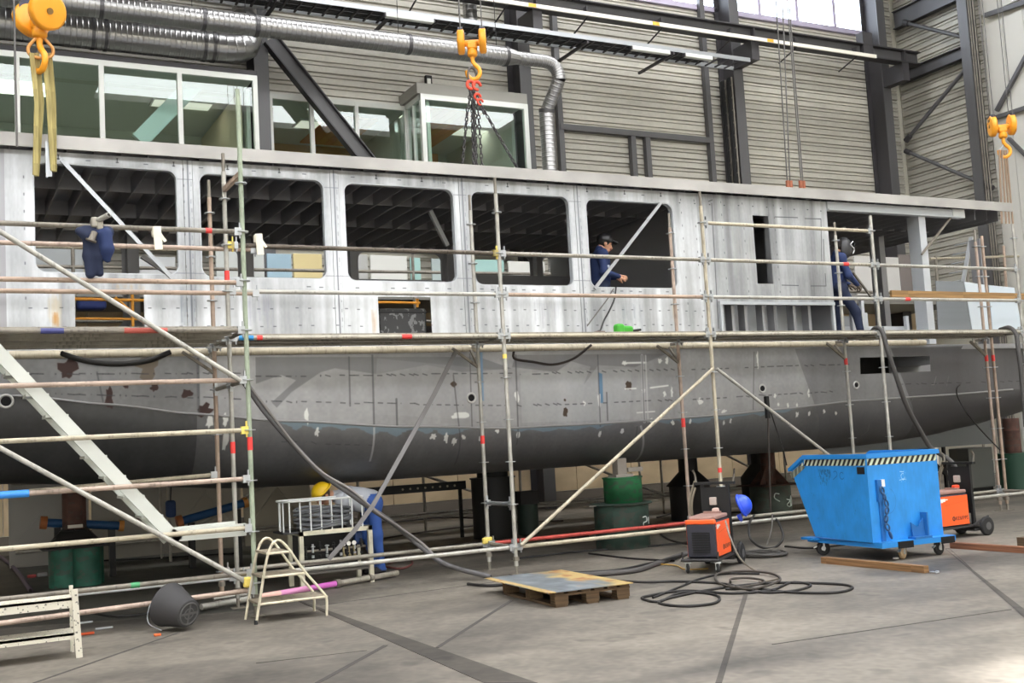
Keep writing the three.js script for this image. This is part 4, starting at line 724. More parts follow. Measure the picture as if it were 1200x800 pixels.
// ---------------------------------------------------------------- offices behind glass
{
  const zl = -21.55, yTop = onZ(150, 75.5, zl).y, xr = onZ(299, 120, zl).x, zm = -22.5, zr = -21.6;
  const ymid = onZ(400, 119, zm).y, xm0 = onZ(317, 140, zm).x, xm1 = onZ(476, 150, zm).x;
  const xb0 = onZ(496, 150, zr).x, xb1 = onZ(617, 160, zr).x, ybox = onZ(560, 118, zr).y;
  const Y0 = 6.1, room = flat(196, 198, 188, 0.8), ceil = flat(214, 214, 206, 0.85), tan = flat(186, 140, 92, 0.8);
  // rooms: floor, ceiling, back and side walls
  const shell = (name, x0, x1, y1, zf, zb, back, label) => {
    const g = new THREE.Group(); g.name = name; scene.add(g); struct(g, label, 'room');
    mesh('room_floor', boxMM(x0, x1, Y0 - 0.2, Y0, zb, zf), flat(120, 118, 112, 0.7), g);
    mesh('room_ceiling', boxMM(x0, x1, y1, y1 + 0.12, zb, zf - 0.06), ceil, g);
    mesh('room_back', boxMM(x0, x1, Y0, y1, zb - 0.1, zb), back, g);
    mesh('room_side', [boxMM(x0 - 0.08, x0, Y0, y1, zb, zf - 0.06), boxMM(x1, x1 + 0.08, Y0, y1, zb, zf - 0.7)], room, g);
    return g;
  };
  const r1 = shell('wall_office_left', -3.2, xr, yTop - 0.02, zl, -26, room, 'interior of the left glazed office');
  const r2 = shell('wall_office_middle', xm0 - 0.2, xb0 + 0.1, ymid - 0.02, zm, -26, tan, 'interior behind the recessed office windows');
  const r3 = shell('wall_office_box', xb0 + 0.2, xb1, ybox - 0.02, zr, -26, room, 'interior of the projecting office box');
  mesh('timber_lining', boxMM(xb0 + 0.22, xb0 + 2.2, Y0 + 1.2, ybox - 0.06, -25.9, -25.8), flat(206, 142, 84, 0.7), r3);
  for (let i = 0; i < 8; i++) mesh('ceiling_board', boxMM(xb0 + 0.22 + i * 0.2, xb0 + 0.41 + i * 0.2, ybox - 0.06, ybox - 0.03, -25.7, zr - 0.7), flat(206, 142 + (i % 3) * 6, 88, 0.7), r3);
  for (let i = 0; i < 6; i++) mesh('ceiling_board', boxMM(xm0 + 1.6 + i * 0.2, xm0 + 1.79 + i * 0.2, ymid - 0.06, ymid - 0.03, -25.7, zm - 0.9), flat(200, 140 + (i % 3) * 6, 90, 0.7), r2);
  mesh('room_partition', boxMM(onZ(276, 140, zl - 1).x, onZ(281, 140, zl - 1).x, Y0, yTop - 0.1, -25.9, zl - 0.8), flat(190, 176, 150, 0.8), r1);
  // ceiling panel lamps
  const lampMat = std({ color: 0xffffff, emissive: new THREE.Color(1, 0.95, 0.85), emissiveIntensity: 2.2 }), dimMat = std({ color: 0xffffff, emissive: new THREE.Color(1, 0.93, 0.8), emissiveIntensity: 0.55 });
  const lamp = (x, y, z, w, d, label, dim = true) => {
    const o = thing('ceiling_lamp', label, 'lamp', V(x, y - 0.03, z), { world: true });
    mesh('diffuser', boxMM(x - w / 2, x + w / 2, y - 0.03, y - 0.012, z - d / 2, z + d / 2), dim ? dimMat : lampMat, o);
    mesh('lamp_frame', [boxMM(x - w / 2 - 0.04, x + w / 2 + 0.04, y - 0.04, y, z - d / 2 - 0.04, z - d / 2), boxMM(x - w / 2 - 0.04, x + w / 2 + 0.04, y - 0.04, y, z + d / 2, z + d / 2 + 0.04), boxMM(x - w / 2 - 0.04, x - w / 2, y - 0.04, y, z - d / 2, z + d / 2), boxMM(x + w / 2, x + w / 2 + 0.04, y - 0.04, y, z - d / 2, z + d / 2)], M.frameWhite, o);
    const l = new THREE.RectAreaLight(new THREE.Color(1, 0.95, 0.85), dim ? 2.5 : 5, w, d); l.position.set(0, -0.01, 0); l.rotation.x = -Math.PI / 2; l.name = 'lamp_light'; o.add(l);
  };
  const c1 = yTop - 0.02, c2 = ymid - 0.02, c3 = ybox - 0.02;
  lamp(onY(22, 124, c1).x, c1, -23.4, 1.0, 0.9, 'bright square ceiling lamp in left office beside the yellow slings', false);
  lamp(4.7, c1, -23.6, 1.2, 0.5, 'dim ceiling lamp in left office near the glazed partition');
  lamp(8.0, c2, -24.2, 1.2, 0.6, 'ceiling lamp behind the recessed office windows');
  lamp(11.4, c3, -23.8, 1.3, 0.6, 'ceiling lamp inside the projecting office box');
  // glazing: frames and panes
  const glaze = (name, label, xs, y0, y1, z, fw = 0.1) => {
    const o = thing(name, label, 'window', V((xs[0] + xs[xs.length - 1]) / 2, y0, z), { world: true }); o.userData.kind = 'structure';
    mesh('top_rail', boxMM(xs[0] - fw / 2, xs[xs.length - 1] + fw / 2, y1 - fw, y1 + 0.02, z - 0.05, z + 0.05), M.frameWhite, o);
    mesh('bottom_rail', boxMM(xs[0] - fw / 2, xs[xs.length - 1] + fw / 2, y0, y0 + fw, z - 0.05, z + 0.05), M.frameWhite, o);
    xs.forEach((x, i) => { mesh('mullion', boxMM(x - fw / 2, x + fw / 2, y0, y1, z - 0.05, z + 0.055), M.frameWhite, o); if (i) mesh('pane', boxMM(xs[i - 1] + fw / 2, x - fw / 2, y0 + fw, y1 - fw, z - 0.006, z), M.glass, o); });
    return o;
  };
  glaze('window_2', 'wide four-pane glazing of the left office under the fat duct', [-2.7, -1.0, onZ(20, 110, zl).x, onZ(119, 115, zl).x, onZ(211, 130, zl).x, xr], Y0, yTop, zl, 0.09);
  glaze('window_3', 'recessed office windows crossed by the dark diagonal brace', [xm0, onZ(365, 140, zm).x, onZ(418, 150, zm).x, xm1], Y0, ymid, zm, 0.085);
  const bx = glaze('window_4', 'projecting glazed office box behind the hanging chains', [xb0, xb1], Y0, ybox, zr, 0.1);
  mesh('side_pane', boxMM(xb0 - 0.005, xb0 + 0.005, Y0 + 0.1, ybox - 0.1, -22.4, zr - 0.06), M.glass, bx);
  mesh('side_frame', [boxMM(xb0 - 0.05, xb0 + 0.05, ybox - 0.1, ybox + 0.02, -22.5, zr - 0.05), boxMM(xb0 - 0.05, xb0 + 0.05, Y0, ybox, -22.5, -22.4), boxMM(xb0 - 0.04, xb0 + 0.04, Y0, ybox, zr - 0.5, zr - 0.45)], M.frameWhite, bx);
  mesh('box_roof', boxMM(xb0 - 0.12, xb1 + 0.05, ybox + 0.02, ybox + 0.26, -22.6, zr + 0.04), flat(152, 150, 142, 0.7), bx);
  struct(mesh('trim_office_roof', boxMM(-3.2, xr + 0.05, yTop + 0.02, yTop + 0.12, -22.6, zl + 0.05), M.darkSteel), 'dark roof edge above the left office glazing', 'trim');
  // a pale diagonal bar set behind the left glazing and a hanging monitor
  const p = onZ(163, 165, -22.6), q = onZ(229, 97, -22.6);
  mesh('pale_diagonal_bar', bar(p, q, 0.12, 0.34), flat(212, 226, 226, 0.6), r1);
  tag(mesh('alarm_beacon', [rbox(0.16, 0.3, 0.1, 0.02, onZ(501, 97, -22.5).x, onZ(501, 97, -22.5).y, -22.45), rbox(0.08, 0.14, 0.06, 0.01, onZ(502, 96, -22.4).x + 0.02, onZ(502, 96, -22.4).y, -22.4)], M.black), 'small black wall box with white front above projecting office box', 'wall box');
  const w = onZ(502, 96, -22.36); tag(mesh('wall_box_window', rbox(0.09, 0.17, 0.02, 0.005, w.x + 0.02, w.y, -22.37), flat(226, 226, 220, 0.6)), 'white front plate of black wall box above the office box', 'plate');
}

// ---------------------------------------------------------------- crane hooks
const hookYellow = std({ color: rgb(236, 158, 36), roughness: 0.42 }), hookDark = flat(40, 40, 58, 0.5, 0.2), ropeMat = flat(96, 94, 92, 0.5, 0.4);
function hookBlock(pos, k, turn, label, tilt = 0) {
  const t = thing('crane_hook_block', label, 'crane hook', pos, { turn });
  const L = (n, g, m, p = t) => mesh(n, g, m, p, { local: true });
  for (const s of [-1, 1]) {
    const disc = new THREE.LatheGeometry([[0, -0.055], [0.17, -0.055], [0.2, -0.035], [0.2, 0.035], [0.17, 0.055], [0, 0.055]].map(([a, b]) => new THREE.Vector2(a, b)), 28).rotateZ(Math.PI / 2).rotateZ(s * tilt).translate(s * 0.17, 0.05, 0).scale(k, k, k);
    const h = L('sheave_housing', disc, hookYellow);
    L('sheave', new THREE.CylinderGeometry(0.15, 0.15, 0.075, 24).rotateZ(Math.PI / 2).rotateZ(s * tilt).translate(s * 0.17, 0.13, 0).scale(k, k, k), hookDark, h);
    L('sheave_cap', new THREE.CylinderGeometry(0.035, 0.035, 0.13, 16).rotateZ(Math.PI / 2).rotateZ(s * tilt).translate(s * 0.17, 0.05, 0).scale(k, k, k), flat(120, 90, 40, 0.5), h);
    L('label_plate', box(0.004, 0.05, 0.1).rotateZ(s * tilt).translate(s * 0.228, 0.16, 0).scale(k, k, k), hookDark, h);
    L('wire_rope', [-0.13, 0.13].map((z) => rod(V(s * 0.17 * k, 0.1 * k, z * k), V(s * 0.17 * k, 15.4 - pos.y, z * k), 0.009, 6)), ropeMat, t);
  }
  L('yoke', [new THREE.CylinderGeometry(0.05, 0.05, 0.3, 16).rotateZ(Math.PI / 2).translate(0, 0.02, 0).scale(k, k, k), rbox(0.16, 0.12, 0.14, 0.03, 0, -0.03, 0).scale(k, k, k)], hookYellow);
  L('swivel', new THREE.LatheGeometry([[0, -0.2], [0.06, -0.2], [0.08, -0.17], [0.08, -0.12], [0.065, -0.1], [0.065, -0.06], [0, -0.06]].map(([a, b]) => new THREE.Vector2(a * k, b * k)), 20), hookYellow);
  const c = [[0, -0.18], [0, -0.28], [0.03, -0.33], [0.09, -0.4], [0.1, -0.48], [0.05, -0.55], [-0.03, -0.56], [-0.09, -0.5], [-0.1, -0.42]].map(([x, y]) => V(x * k, y * k, 0));
  const path = new THREE.CatmullRomCurve3(c), g = new THREE.TubeGeometry(path, 40, 0.034 * k, 10);
  L('hook', g, hookYellow);
  L('safety_latch', bar(V(-0.095 * k, -0.42 * k, 0), V(0.02 * k, -0.3 * k, 0), 0.03 * k, 0.012 * k), M.galv);
  return t;
}
function chainGeo(a, b, r = 0.055, w = 0.012) {
  const n = Math.max(2, Math.round(a.distanceTo(b) / (r * 1.35))), out = [], d = b.clone().sub(a).normalize(), q = new THREE.Quaternion().setFromUnitVectors(V(0, 1, 0), d);
  for (let i = 0; i < n; i++) { const g = new THREE.TorusGeometry(r * 0.5, w, 5, 9).scale(0.75, 1.25, 1); if (i % 2) g.rotateY(Math.PI / 2); const p = a.clone().lerp(b, (i + 0.5) / n); out.push(g.applyQuaternion(q).translate(p.x, p.y, p.z)); }
  return out;
}
{
  // left hook with textile slings
  const h1 = onZ(46, 24, -12.55);
  hookBlock(h1, 1.0, -1.15, 'large yellow crane hook block holding the yellow textile slings', -0.22);
  const web = std({ map: dataTex(64, 64, (u, v) => { const k = 0.62 + (fbm(u * 8, v * 2, 8, 4, 3) - 0.5) * 0.3; return [k, k * 0.92, k * 0.6]; }, true, [0.1, 0.4]), roughness: 0.9 });
  for (const [a, b, c, lab] of [[[40, 62], [46, 120], [41, 205], 'left yellow textile sling hanging from the large crane hook'], [[55, 62], [60, 120], [62, 200], 'right yellow textile sling hanging from the large crane hook']]) {
    const t = thing('textile_sling', lab, 'sling', onZ(...c, -12.62), { world: true });
    const A = onZ(a[0] - 3, a[1], -12.53), A2 = onZ(a[0] + 3, a[1], -12.57), Bm = onZ(...b, -12.56), C = onZ(...c, -12.6);
    mesh('strap', [bar(A, onZ(b[0] - 3, b[1], -12.55), 0.05, 0.012, V(0.3, 0, 1)), bar(onZ(b[0] - 3, b[1], -12.55), C, 0.05, 0.012, V(0.3, 0, 1))], web, t);
    mesh('strap', [bar(A2, onZ(b[0] + 3, b[1], -12.6), 0.05, 0.012, V(-0.3, 0, 1)), bar(onZ(b[0] + 3, b[1], -12.6), C.clone().add(V(0.02, 0, -0.05)), 0.05, 0.012, V(-0.3, 0, 1))], web, t);
  }
  const hl = onZ(46, 61, -12.55);
  tag(mesh('sling_shackle', wire([onZ(43, 44, -12.55), onZ(33, 56, -12.55), onZ(35, 64, -12.55), onZ(47, 68, -12.55), onZ(60, 66, -12.55), onZ(62, 58, -12.55), onZ(52, 45, -12.55)], 0.018, 30, 8), flat(206, 150, 84, 0.5, 0.2)), 'brassy ring shackle joining large crane hook and yellow slings', 'shackle');
  const lb = thing('lifting_bar', 'short bright steel bar hanging in the yellow slings', 'bar', onZ(55, 208, -12.62), { world: true });
  mesh('flat_bar', [bar(onZ(54, 166, -12.6), onZ(55, 208, -12.6), 0.045, 0.02, V(1, 0, 0)), bar(onZ(57, 167, -12.62), onZ(58, 207, -12.62), 0.02, 0.05, V(1, 0, 0))], M.galv, lb);
  // thin rope beside it
  const s = onZ(16, 0, -12.3); tag(mesh('hoist_rope', rod(onZ(15.5, -30, -12.3), onZ(20, 172, -12.3), 0.012, 6), ropeMat), 'single steel rope hanging beside the large crane hook', 'rope');
  // middle hook with chains
  const z2 = -14.4, h2 = onZ(553, 52, z2);
  hookBlock(h2, 0.95, -0.48, 'yellow crane hook block carrying the bundle of steel chains', 0);
  const ch = thing('chain_sling', 'bundle of dark steel chains with red master link on middle hook', 'chain', onZ(556, 190, z2), { world: true });
  const red = flat(214, 74, 52, 0.5, 0.2), chainMat = flat(70, 68, 68, 0.45, 0.6);
  mesh('master_link', [new THREE.TorusGeometry(0.085, 0.018, 8, 20).scale(0.8, 1.4, 1).translate(onZ(553, 84, z2).x, onZ(553, 88, z2).y, z2)], ropeMat, ch);
  for (const [px, py, k] of [[551, 100, 1], [558, 101, 1], [559, 114, 0.8], [562, 120, 0.7]]) { const p = onZ(px, py, z2); mesh('red_hook', new THREE.TorusGeometry(0.06 * k, 0.024 * k, 8, 16, 5).translate(p.x, p.y, z2 + 0.02), red, ch); }
  for (const [a, b] of [[[551, 104], [553, 122]], [[554, 104], [557, 196]], [[556, 104], [558.5, 197]], [[559, 112], [565, 197]], [[551, 106], [549, 128]], [[553, 122], [555, 196]], [[548, 126], [542, 192]], [[564, 124], [608, 200]], [[562, 118], [567, 134]]]) mesh('chain_leg', chainGeo(onZ(...a, z2), onZ(...b, z2 + (b[0] % 2) * 0.06)), chainMat, ch);
  // right hook with ropes below
  const z3 = -14.2, h3 = onZ(1174.5, 150, z3);
  hookBlock(h3, 1.02, -0.65, 'yellow crane hook block in front of the end wall column', 0);
  const rp = thing('rope_sling', 'bundle of steel ropes hanging from the hook near the end wall', 'sling', onZ(1180, 252, z3), { world: true });
  for (const [a, b] of [[1171, 1174], [1174, 1179], [1177, 1183], [1179, 1187]]) mesh('rope_leg', rod(onZ(a, 176, z3), onZ(b, 262, z3), 0.02, 6), flat(140, 118, 96, 0.7), rp);
  // thin ropes with orange sleeves going down to the roof
  const z4 = -14.9, lift = thing('roof_lifting_ropes', 'thin lifting ropes with orange ferrules reaching down to boat roof', 'rope', onZ(930, 224, z4), { world: true });
  for (const [a, b] of [[[908, -20], [923, 218]], [[916, -20], [926, 218]], [[921, -20], [939, 214]], [[923, -20], [941, 214]]]) mesh('rope', rod(onZ(...a, z4), onZ(...b, z4), 0.012, 6), ropeMat, lift);
  for (const px of [925, 940]) { const p = onZ(px, 217, z4); mesh('ferrule', [cyl(0.035, 0.14, p.x - 0.035, p.y - 0.06, z4, 8), cyl(0.035, 0.14, p.x + 0.035, p.y - 0.06, z4, 8)], flat(150, 86, 58, 0.6), lift); }
}

// ---------------------------------------------------------------- blue tipping bin
const faceTex = (w, h, wm, hm, draw) => { const c = document.createElement('canvas'); c.width = w; c.height = h; const g = c.getContext('2d'); draw(g, w, h); const t = new THREE.CanvasTexture(c); t.colorSpace = THREE.SRGBColorSpace; t.wrapS = t.wrapT = THREE.ClampToEdgeWrapping; t.repeat.set(1 / wm, 1 / hm); return t; };
const stencil = (g, draw, style) => { g.save(); g.strokeStyle = style; g.fillStyle = style; draw(); g.restore(); };
function wheelGeo(r, w) { return new THREE.LatheGeometry([[r * 0.35, -w / 2], [r * 0.86, -w / 2], [r, -w * 0.3], [r, w * 0.3], [r * 0.86, w / 2], [r * 0.35, w / 2]].map(([a, b]) => new THREE.Vector2(a, b)), 24).rotateX(Math.PI / 2); }   // axle along z
function caster(t, x, z, r, a, tyre, big = true) {
  const c = mesh('caster', [wheelGeo(r, r * 0.55).rotateY(a).translate(x, r, z)], tyre, t, { local: true });
  const g = [box(r * 0.25, r * 1.5, 0.008).translate(r * 0.05, r * 1.4, r * 0.36), box(r * 0.25, r * 1.5, 0.008).translate(r * 0.05, r * 1.4, -r * 0.36), box(r * 1.1, 0.012, r * 1.2).translate(-r * 0.1, r * 2.12, 0), new THREE.CylinderGeometry(r * 0.32, r * 0.32, r * 0.62, 14).rotateX(Math.PI / 2).translate(0, r, 0)];
  if (big) g.push(box(r * 0.9, 0.01, r * 0.4).rotateZ(0.5).translate(-r * 0.95, r * 1.3, 0));
  mesh('fork', g.map((q) => q.rotateY(a).translate(x, 0, z)), flat(206, 208, 206, 0.4, 0.5), c, { local: true });
}
{
  const W = 1.02, L = 1.0, hb = 0.21, ht = 1.17, th = -0.076;
  // local x along the rear face, local z towards the camera; the bin body lies at z < 0
  const t = thing('tipping_bin', 'blue steel tipping bin on casters with hazard-striped rim', 'bin', V(9.2, 0, -9.267), { turn: th });
  const blue = rgb(38, 132, 208), LB = (n, g, m, p = t, o = {}) => mesh(n, g, m, p, { local: true, ...o });
  const wear = (draw, w, h, wm, hm) => faceTex(w, h, wm, hm, (g) => {
    noisePaint(g, w, h, (x, y) => { const k = 1 + (fbm(x / 60, y / 60, 64, 4, 4) - 0.5) * 0.14 + (fbm(x / 9, y / 40, 128, 14, 2) - 0.5) * 0.06; return [42 * k, 138 * k, 214 * k]; });
    draw(g);
  });
  const rear = wear((g) => {
    stencil(g, () => { g.lineWidth = 3; for (const [x, y] of [[208, 92], [240, 92]]) { } g.globalAlpha = 0.75; g.beginPath(); g.arc(252, 104, 13, 0.2, 5.2); g.stroke(); g.beginPath(); g.moveTo(232, 82); g.lineTo(262, 84); g.moveTo(226, 120); g.lineTo(270, 118); g.stroke(); for (let i = 0; i < 24; i++) g.fillRect(222 + 56 * hash(i, 1, 1), 76 + 54 * hash(i, 2, 2), 2, 3); }, 'rgb(206,222,236)');
    stencil(g, () => { g.globalAlpha = 0.4; g.lineWidth = 2; g.beginPath(); g.arc(128, 210, 58, -1.2, 1.6); g.stroke(); for (let i = 0; i < 60; i++) g.fillRect(80 + 60 * hash(i, 3, 1), 160 + 170 * hash(i, 4, 2), 1.5, 4); }, 'rgb(20,70,130)');
  }, 512, 480, W, ht);
  const side = wear((g) => {
    stencil(g, () => { g.lineWidth = 3; g.globalAlpha = 0.65; g.beginPath(); g.arc(372, 88, 15, -2.6, 1.4); g.lineTo(352, 116); g.stroke(); g.beginPath(); g.arc(424, 96, 17, 0.6, 5.6); g.stroke(); }, 'rgb(10,50,104)');
    for (let i = 0; i < 60; i++) stencil(g, () => { g.globalAlpha = 0.2; const a = hash(i, 9, 1), b = hash(i, 7, 3); g.fillRect(230 + 100 * a, 62 + 70 * b * b, 3 + 6 * hash(i, 3, 3), 6 + 16 * hash(i, 2, 8)); }, 'rgb(20,24,34)');
    for (let i = 0; i < 24; i++) stencil(g, () => { g.globalAlpha = 0.5; g.fillRect(30 + 560 * hash(i, 5, 1), 90 + 380 * hash(i, 6, 3), 3, 2 + 7 * hash(i, 1, 8)); }, 'rgb(14,66,120)');
  }, 640, 512, 1.4, ht);
  rear.offset.set(0, 0); side.offset.set(1.36 / 1.4, 0);
  const rearM = std({ map: rear, roughness: 0.42 }), sideM = std({ map: side, roughness: 0.42 }), blueM = std({ color: blue, roughness: 0.42 }), blueD = std({ color: rgb(30, 100, 168), roughness: 0.5 });
  // side profile in (z, y): upright rear, sloping front with a lip
  const prof = [[0, hb], [-L, hb + 0.02], [-1.36, 1.0], [-1.36, 1.02], [-1.1, ht], [0, ht]];
  const sideG = (x) => { const s = new THREE.Shape(prof.map(([z, y]) => new THREE.Vector2(-z, y))); const g = new THREE.ExtrudeGeometry(s, { depth: 0.006, bevelEnabled: false }).rotateY(Math.PI / 2); return g.translate(x, 0, 0); };   // shape x -> -z
  LB('side_plate', sideG(0), sideM); LB('side_plate', sideG(W - 0.006), blueM);
  LB('rear_plate', boxMM(0.006, W - 0.006, hb, ht, -0.006, 0), rearM);
  LB('bottom_plate', boxMM(0, W, hb, hb + 0.006, -L, 0), blueD);
  LB('slope_plate', bar(V(W / 2, hb + 0.02, -L), V(W / 2, 1.02, -1.36), W - 0.01, 0.006, V(0, 0, 1)), blueM);
  const rim = LB('rim', [bar(V(0, ht, 0.012), V(0, ht, -1.1), 0.05, 0.05), bar(V(W, ht, 0.012), V(W, ht, -1.1), 0.05, 0.05), bar(V(-0.02, ht, 0), V(W + 0.02, ht, 0), 0.05, 0.05), bar(V(0, ht, -1.1), V(0, 1.02, -1.38), 0.05, 0.04), bar(V(W, ht, -1.1), V(W, 1.02, -1.38), 0.05, 0.04), bar(V(-0.02, 1.02, -1.38), V(W + 0.02, 1.02, -1.38), 0.05, 0.04)], blueM);
  const stripes = faceTex(512, 32, 1.1, 0.075, (g, w, h) => { g.fillStyle = 'rgb(206,216,190)'; g.fillRect(0, 0, w, h); g.fillStyle = 'rgb(24,24,26)'; for (let x = -40; x < w + 40; x += 36) { g.beginPath(); g.moveTo(x, h); g.lineTo(x + 18, h); g.lineTo(x + 40, 0); g.lineTo(x + 22, 0); g.fill(); } });
  stripes.wrapS = THREE.RepeatWrapping; const yb = ht - 0.105; stripes.offset.set(0, -yb / 0.075);
  const stripeM = std({ map: stripes, roughness: 0.4 });
  LB('hazard_band', boxMM(0.01, W - 0.01, yb, yb + 0.075, 0, 0.003), stripeM, rim);
  LB('hazard_band', boxMM(-0.003, 0, yb, yb + 0.075, -1.1, -0.02), stripeM, rim);
  const d = V(0, 1.02 - ht, -0.28).normalize(); LB('hazard_band', boxMM(-0.003, 0, yb, yb + 0.075, -0.3, 0).translate(0, -yb - 0.0375, 0).rotateX(-0.49).translate(0, yb + 0.01, -1.11), stripeM, rim);
  LB('label_sticker', boxMM(-0.006, 0, ht - 0.2, ht - 0.12, -0.16, -0.04), M.black);
  const tagp = LB('white_tag', boxMM(0.15, 0.22, 0.82, 0.9, 0, 0.02), flat(226, 226, 226, 0.5));
  LB('post_bracket', [boxMM(0.1, 0.16, 0.66, 0.9, 0, 0.035), boxMM(0.12, 0.17, hb, 0.68, 0, 0.02)], blueD);
  LB('safety_chain', [...chainGeo(V(0.14, 0.82, 0.045), V(0.2, 0.6, 0.05), 0.06, 0.012), ...chainGeo(V(0.2, 0.6, 0.05), V(0.16, 0.42, 0.05), 0.06, 0.012), ...chainGeo(V(0.16, 0.42, 0.05), V(0.22, 0.24, 0.06), 0.06, 0.012)], flat(60, 92, 132, 0.45, 0.4));
  LB('base_frame', [boxMM(0.02, W + 0.06, 0.155, 0.215, -0.06, 0.12), boxMM(0.02, 0.1, 0.155, 0.2, -1.18, -0.06), boxMM(W - 0.1, W - 0.02, 0.155, 0.2, -1.18, -0.06), boxMM(-0.06, 0.1, 0.19, 0.215, -1.2, -0.95)], blueM);
  LB('painted_fork_pocket', boxMM(0.24, 0.46, 0.135, 0.21, 0.121, 0.126), M.blackHole); LB('painted_fork_pocket', boxMM(0.86, W + 0.04, 0.135, 0.21, 0.121, 0.126), M.blackHole);  // flat black plates paint the dark of the pocket openings
  LB('release_bracket', [plate([[0.52, 0.24], [0.7, 0.24], [0.68, 0.44], [0.6, 0.34], [0.5, 0.4]], 0.012).translate(0, 0, 0.05), boxMM(0.7, 0.72, 0.22, 0.5, 0, 0.1), boxMM(0.5, 0.74, 0.215, 0.24, 0, 0.12)], blueD);
  const tan = flat(176, 150, 116, 0.7);
  caster(t, 0.4, 0.0, 0.082, 0.5, tan); caster(t, 0.93, 0.0, 0.082, 0.2, M.rubber); caster(t, 0.1, -1.0, 0.082, -0.4, M.rubber); caster(t, 0.93, -1.0, 0.082, 0.1, M.rubber);
}

// ---------------------------------------------------------------- welding machines on trolleys
function welder(pos, turn, label, hasHelmet) {
  const t = thing('welding_machine', label, 'welder', pos, { turn });
  const LB = (n, g, m, p = t, o = {}) => mesh(n, g, m, p, { local: true, ...o });
  const orange = std({ color: rgb(250, 98, 40), roughness: 0.45 }), grey = flat(150, 118, 108, 0.6), dk = flat(48, 48, 58, 0.55);
  const body = LB('case', [rbox(0.56, 0.4, 0.33, 0.015, 0.3, 0.36, 0)], dk);
  const panelT = faceTex(512, 352, 0.54, 0.37, (g, w, h) => {
    g.fillStyle = 'rgb(250,98,40)'; g.fillRect(0, 0, w, h);
    for (let i = 0; i < 90; i++) { g.fillStyle = `rgba(${hash(i, 1, 1) > 0.5 ? '120,50,30' : '255,150,100'},0.12)`; g.fillRect(w * hash(i, 2, 1), h * hash(i, 3, 1), 30 * hash(i, 4, 1), 2); }
    g.strokeStyle = 'rgba(60,30,20,0.35)'; g.lineWidth = 3; g.beginPath(); g.moveTo(90, 112); g.lineTo(505, 66); g.stroke();
    g.fillStyle = 'rgb(30,22,20)'; g.font = 'bold 62px sans-serif'; g.fillText('KEMPPI', 268, 296);
    g.beginPath(); g.arc(238, 274, 28, 0, 7); g.fill(); g.fillStyle = 'rgb(250,98,40)'; g.font = 'bold 40px sans-serif'; g.fillText('K', 225, 288);
    g.fillStyle = 'rgb(238,226,220)'; g.fillRect(20, 24, 90, 46); g.fillRect(112, 30, 44, 14); g.fillStyle = 'rgb(250,98,40)'; g.fillRect(70, 60, 40, 12);
  });
  const pm = std({ map: panelT, roughness: 0.42 });
  const sp = boxMM(0.03, 0.57, 0.175, 0.545, 0.165, 0.171); pm.map.offset.set(-0.03 / 0.54, -0.175 / 0.37);
  LB('side_panel', sp, pm, body); LB('side_panel', boxMM(0.03, 0.57, 0.175, 0.545, -0.171, -0.165), orange, body);
  const front = LB('front_grille', rbox(0.03, 0.36, 0.32, 0.01, 0.01, 0.355, 0), dk, body);
  LB('grille_slat', Array.from({ length: 9 }, (_, i) => bar(V(-0.012, 0.23 + i * 0.026, -0.1), V(-0.012, 0.23 + i * 0.026, 0.1), 0.02, 0.01)), M.black, front);
  LB('front_trim', rbox(0.06, 0.05, 0.34, 0.015, 0.015, 0.555, 0), orange, body);
  LB('top_lid', [rbox(0.52, 0.045, 0.31, 0.015, 0.32, 0.59, 0), rbox(0.16, 0.05, 0.28, 0.02, 0.09, 0.585, 0), bar(V(0.5, 0.62, -0.1), V(0.5, 0.62, 0.1), 0.05, 0.03)], grey, body);
  // trolley
  const base = LB('trolley_frame', [boxMM(-0.06, 0.95, 0.13, 0.155, -0.19, 0.19), rod(V(-0.08, 0.15, -0.22), V(-0.08, 0.15, 0.22), 0.016), rod(V(-0.08, 0.15, 0.2), V(-0.08, 0.24, 0.2), 0.012), rod(V(-0.08, 0.15, -0.2), V(-0.08, 0.24, -0.2), 0.012), bar(V(0.62, 0.15, 0.19), V(0.92, 0.24, 0.19), 0.02, 0.03), bar(V(0.62, 0.15, -0.19), V(0.92, 0.24, -0.19), 0.02, 0.03), boxMM(0.66, 0.94, 0.07, 0.1, -0.17, 0.17)], flat(58, 57, 58, 0.5, 0.3));
  LB('rear_mast', [boxMM(0.66, 0.7, 0.15, 0.95, -0.17, -0.13), boxMM(0.66, 0.7, 0.15, 0.95, 0.13, 0.17), boxMM(0.66, 0.68, 0.3, 0.9, -0.13, 0.13), boxMM(0.64, 0.7, 0.93, 0.96, -0.24, 0.24)], M.black);
  LB('hose_hook', wire([V(0.68, 0.95, -0.22), V(0.68, 1.05, -0.23), V(0.62, 1.1, -0.23)], 0.012), M.tubeDull); LB('hose_hook', [wire([V(0.68, 0.95, 0.22), V(0.68, 1.05, 0.24), V(0.62, 1.1, 0.26)], 0.012)], M.tubeDull);
  LB('feeder_knob', [rbox(0.09, 0.06, 0.07, 0.02, 0.54, 0.64, 0.03)], hasHelmet ? flat(206, 178, 168, 0.6) : flat(220, 74, 40, 0.5));
  LB('control_box', rbox(0.05, 0.09, 0.08, 0.01, 0.64, 0.74, -0.02), flat(186, 172, 164, 0.6));
  for (const z of [-0.17, 0.17]) caster(t, -0.02, z, 0.055, 0.5, M.rubber, false);
  for (const z of [-0.2, 0.2]) { const w = LB('rear_wheel', wheelGeo(0.12, 0.06).translate(0.86, 0.12, z), M.rubber); LB('wheel_hub', new THREE.CylinderGeometry(0.05, 0.05, 0.065, 16).rotateX(Math.PI / 2).translate(0.86, 0.12, z), flat(96, 95, 96, 0.5, 0.4), w); }
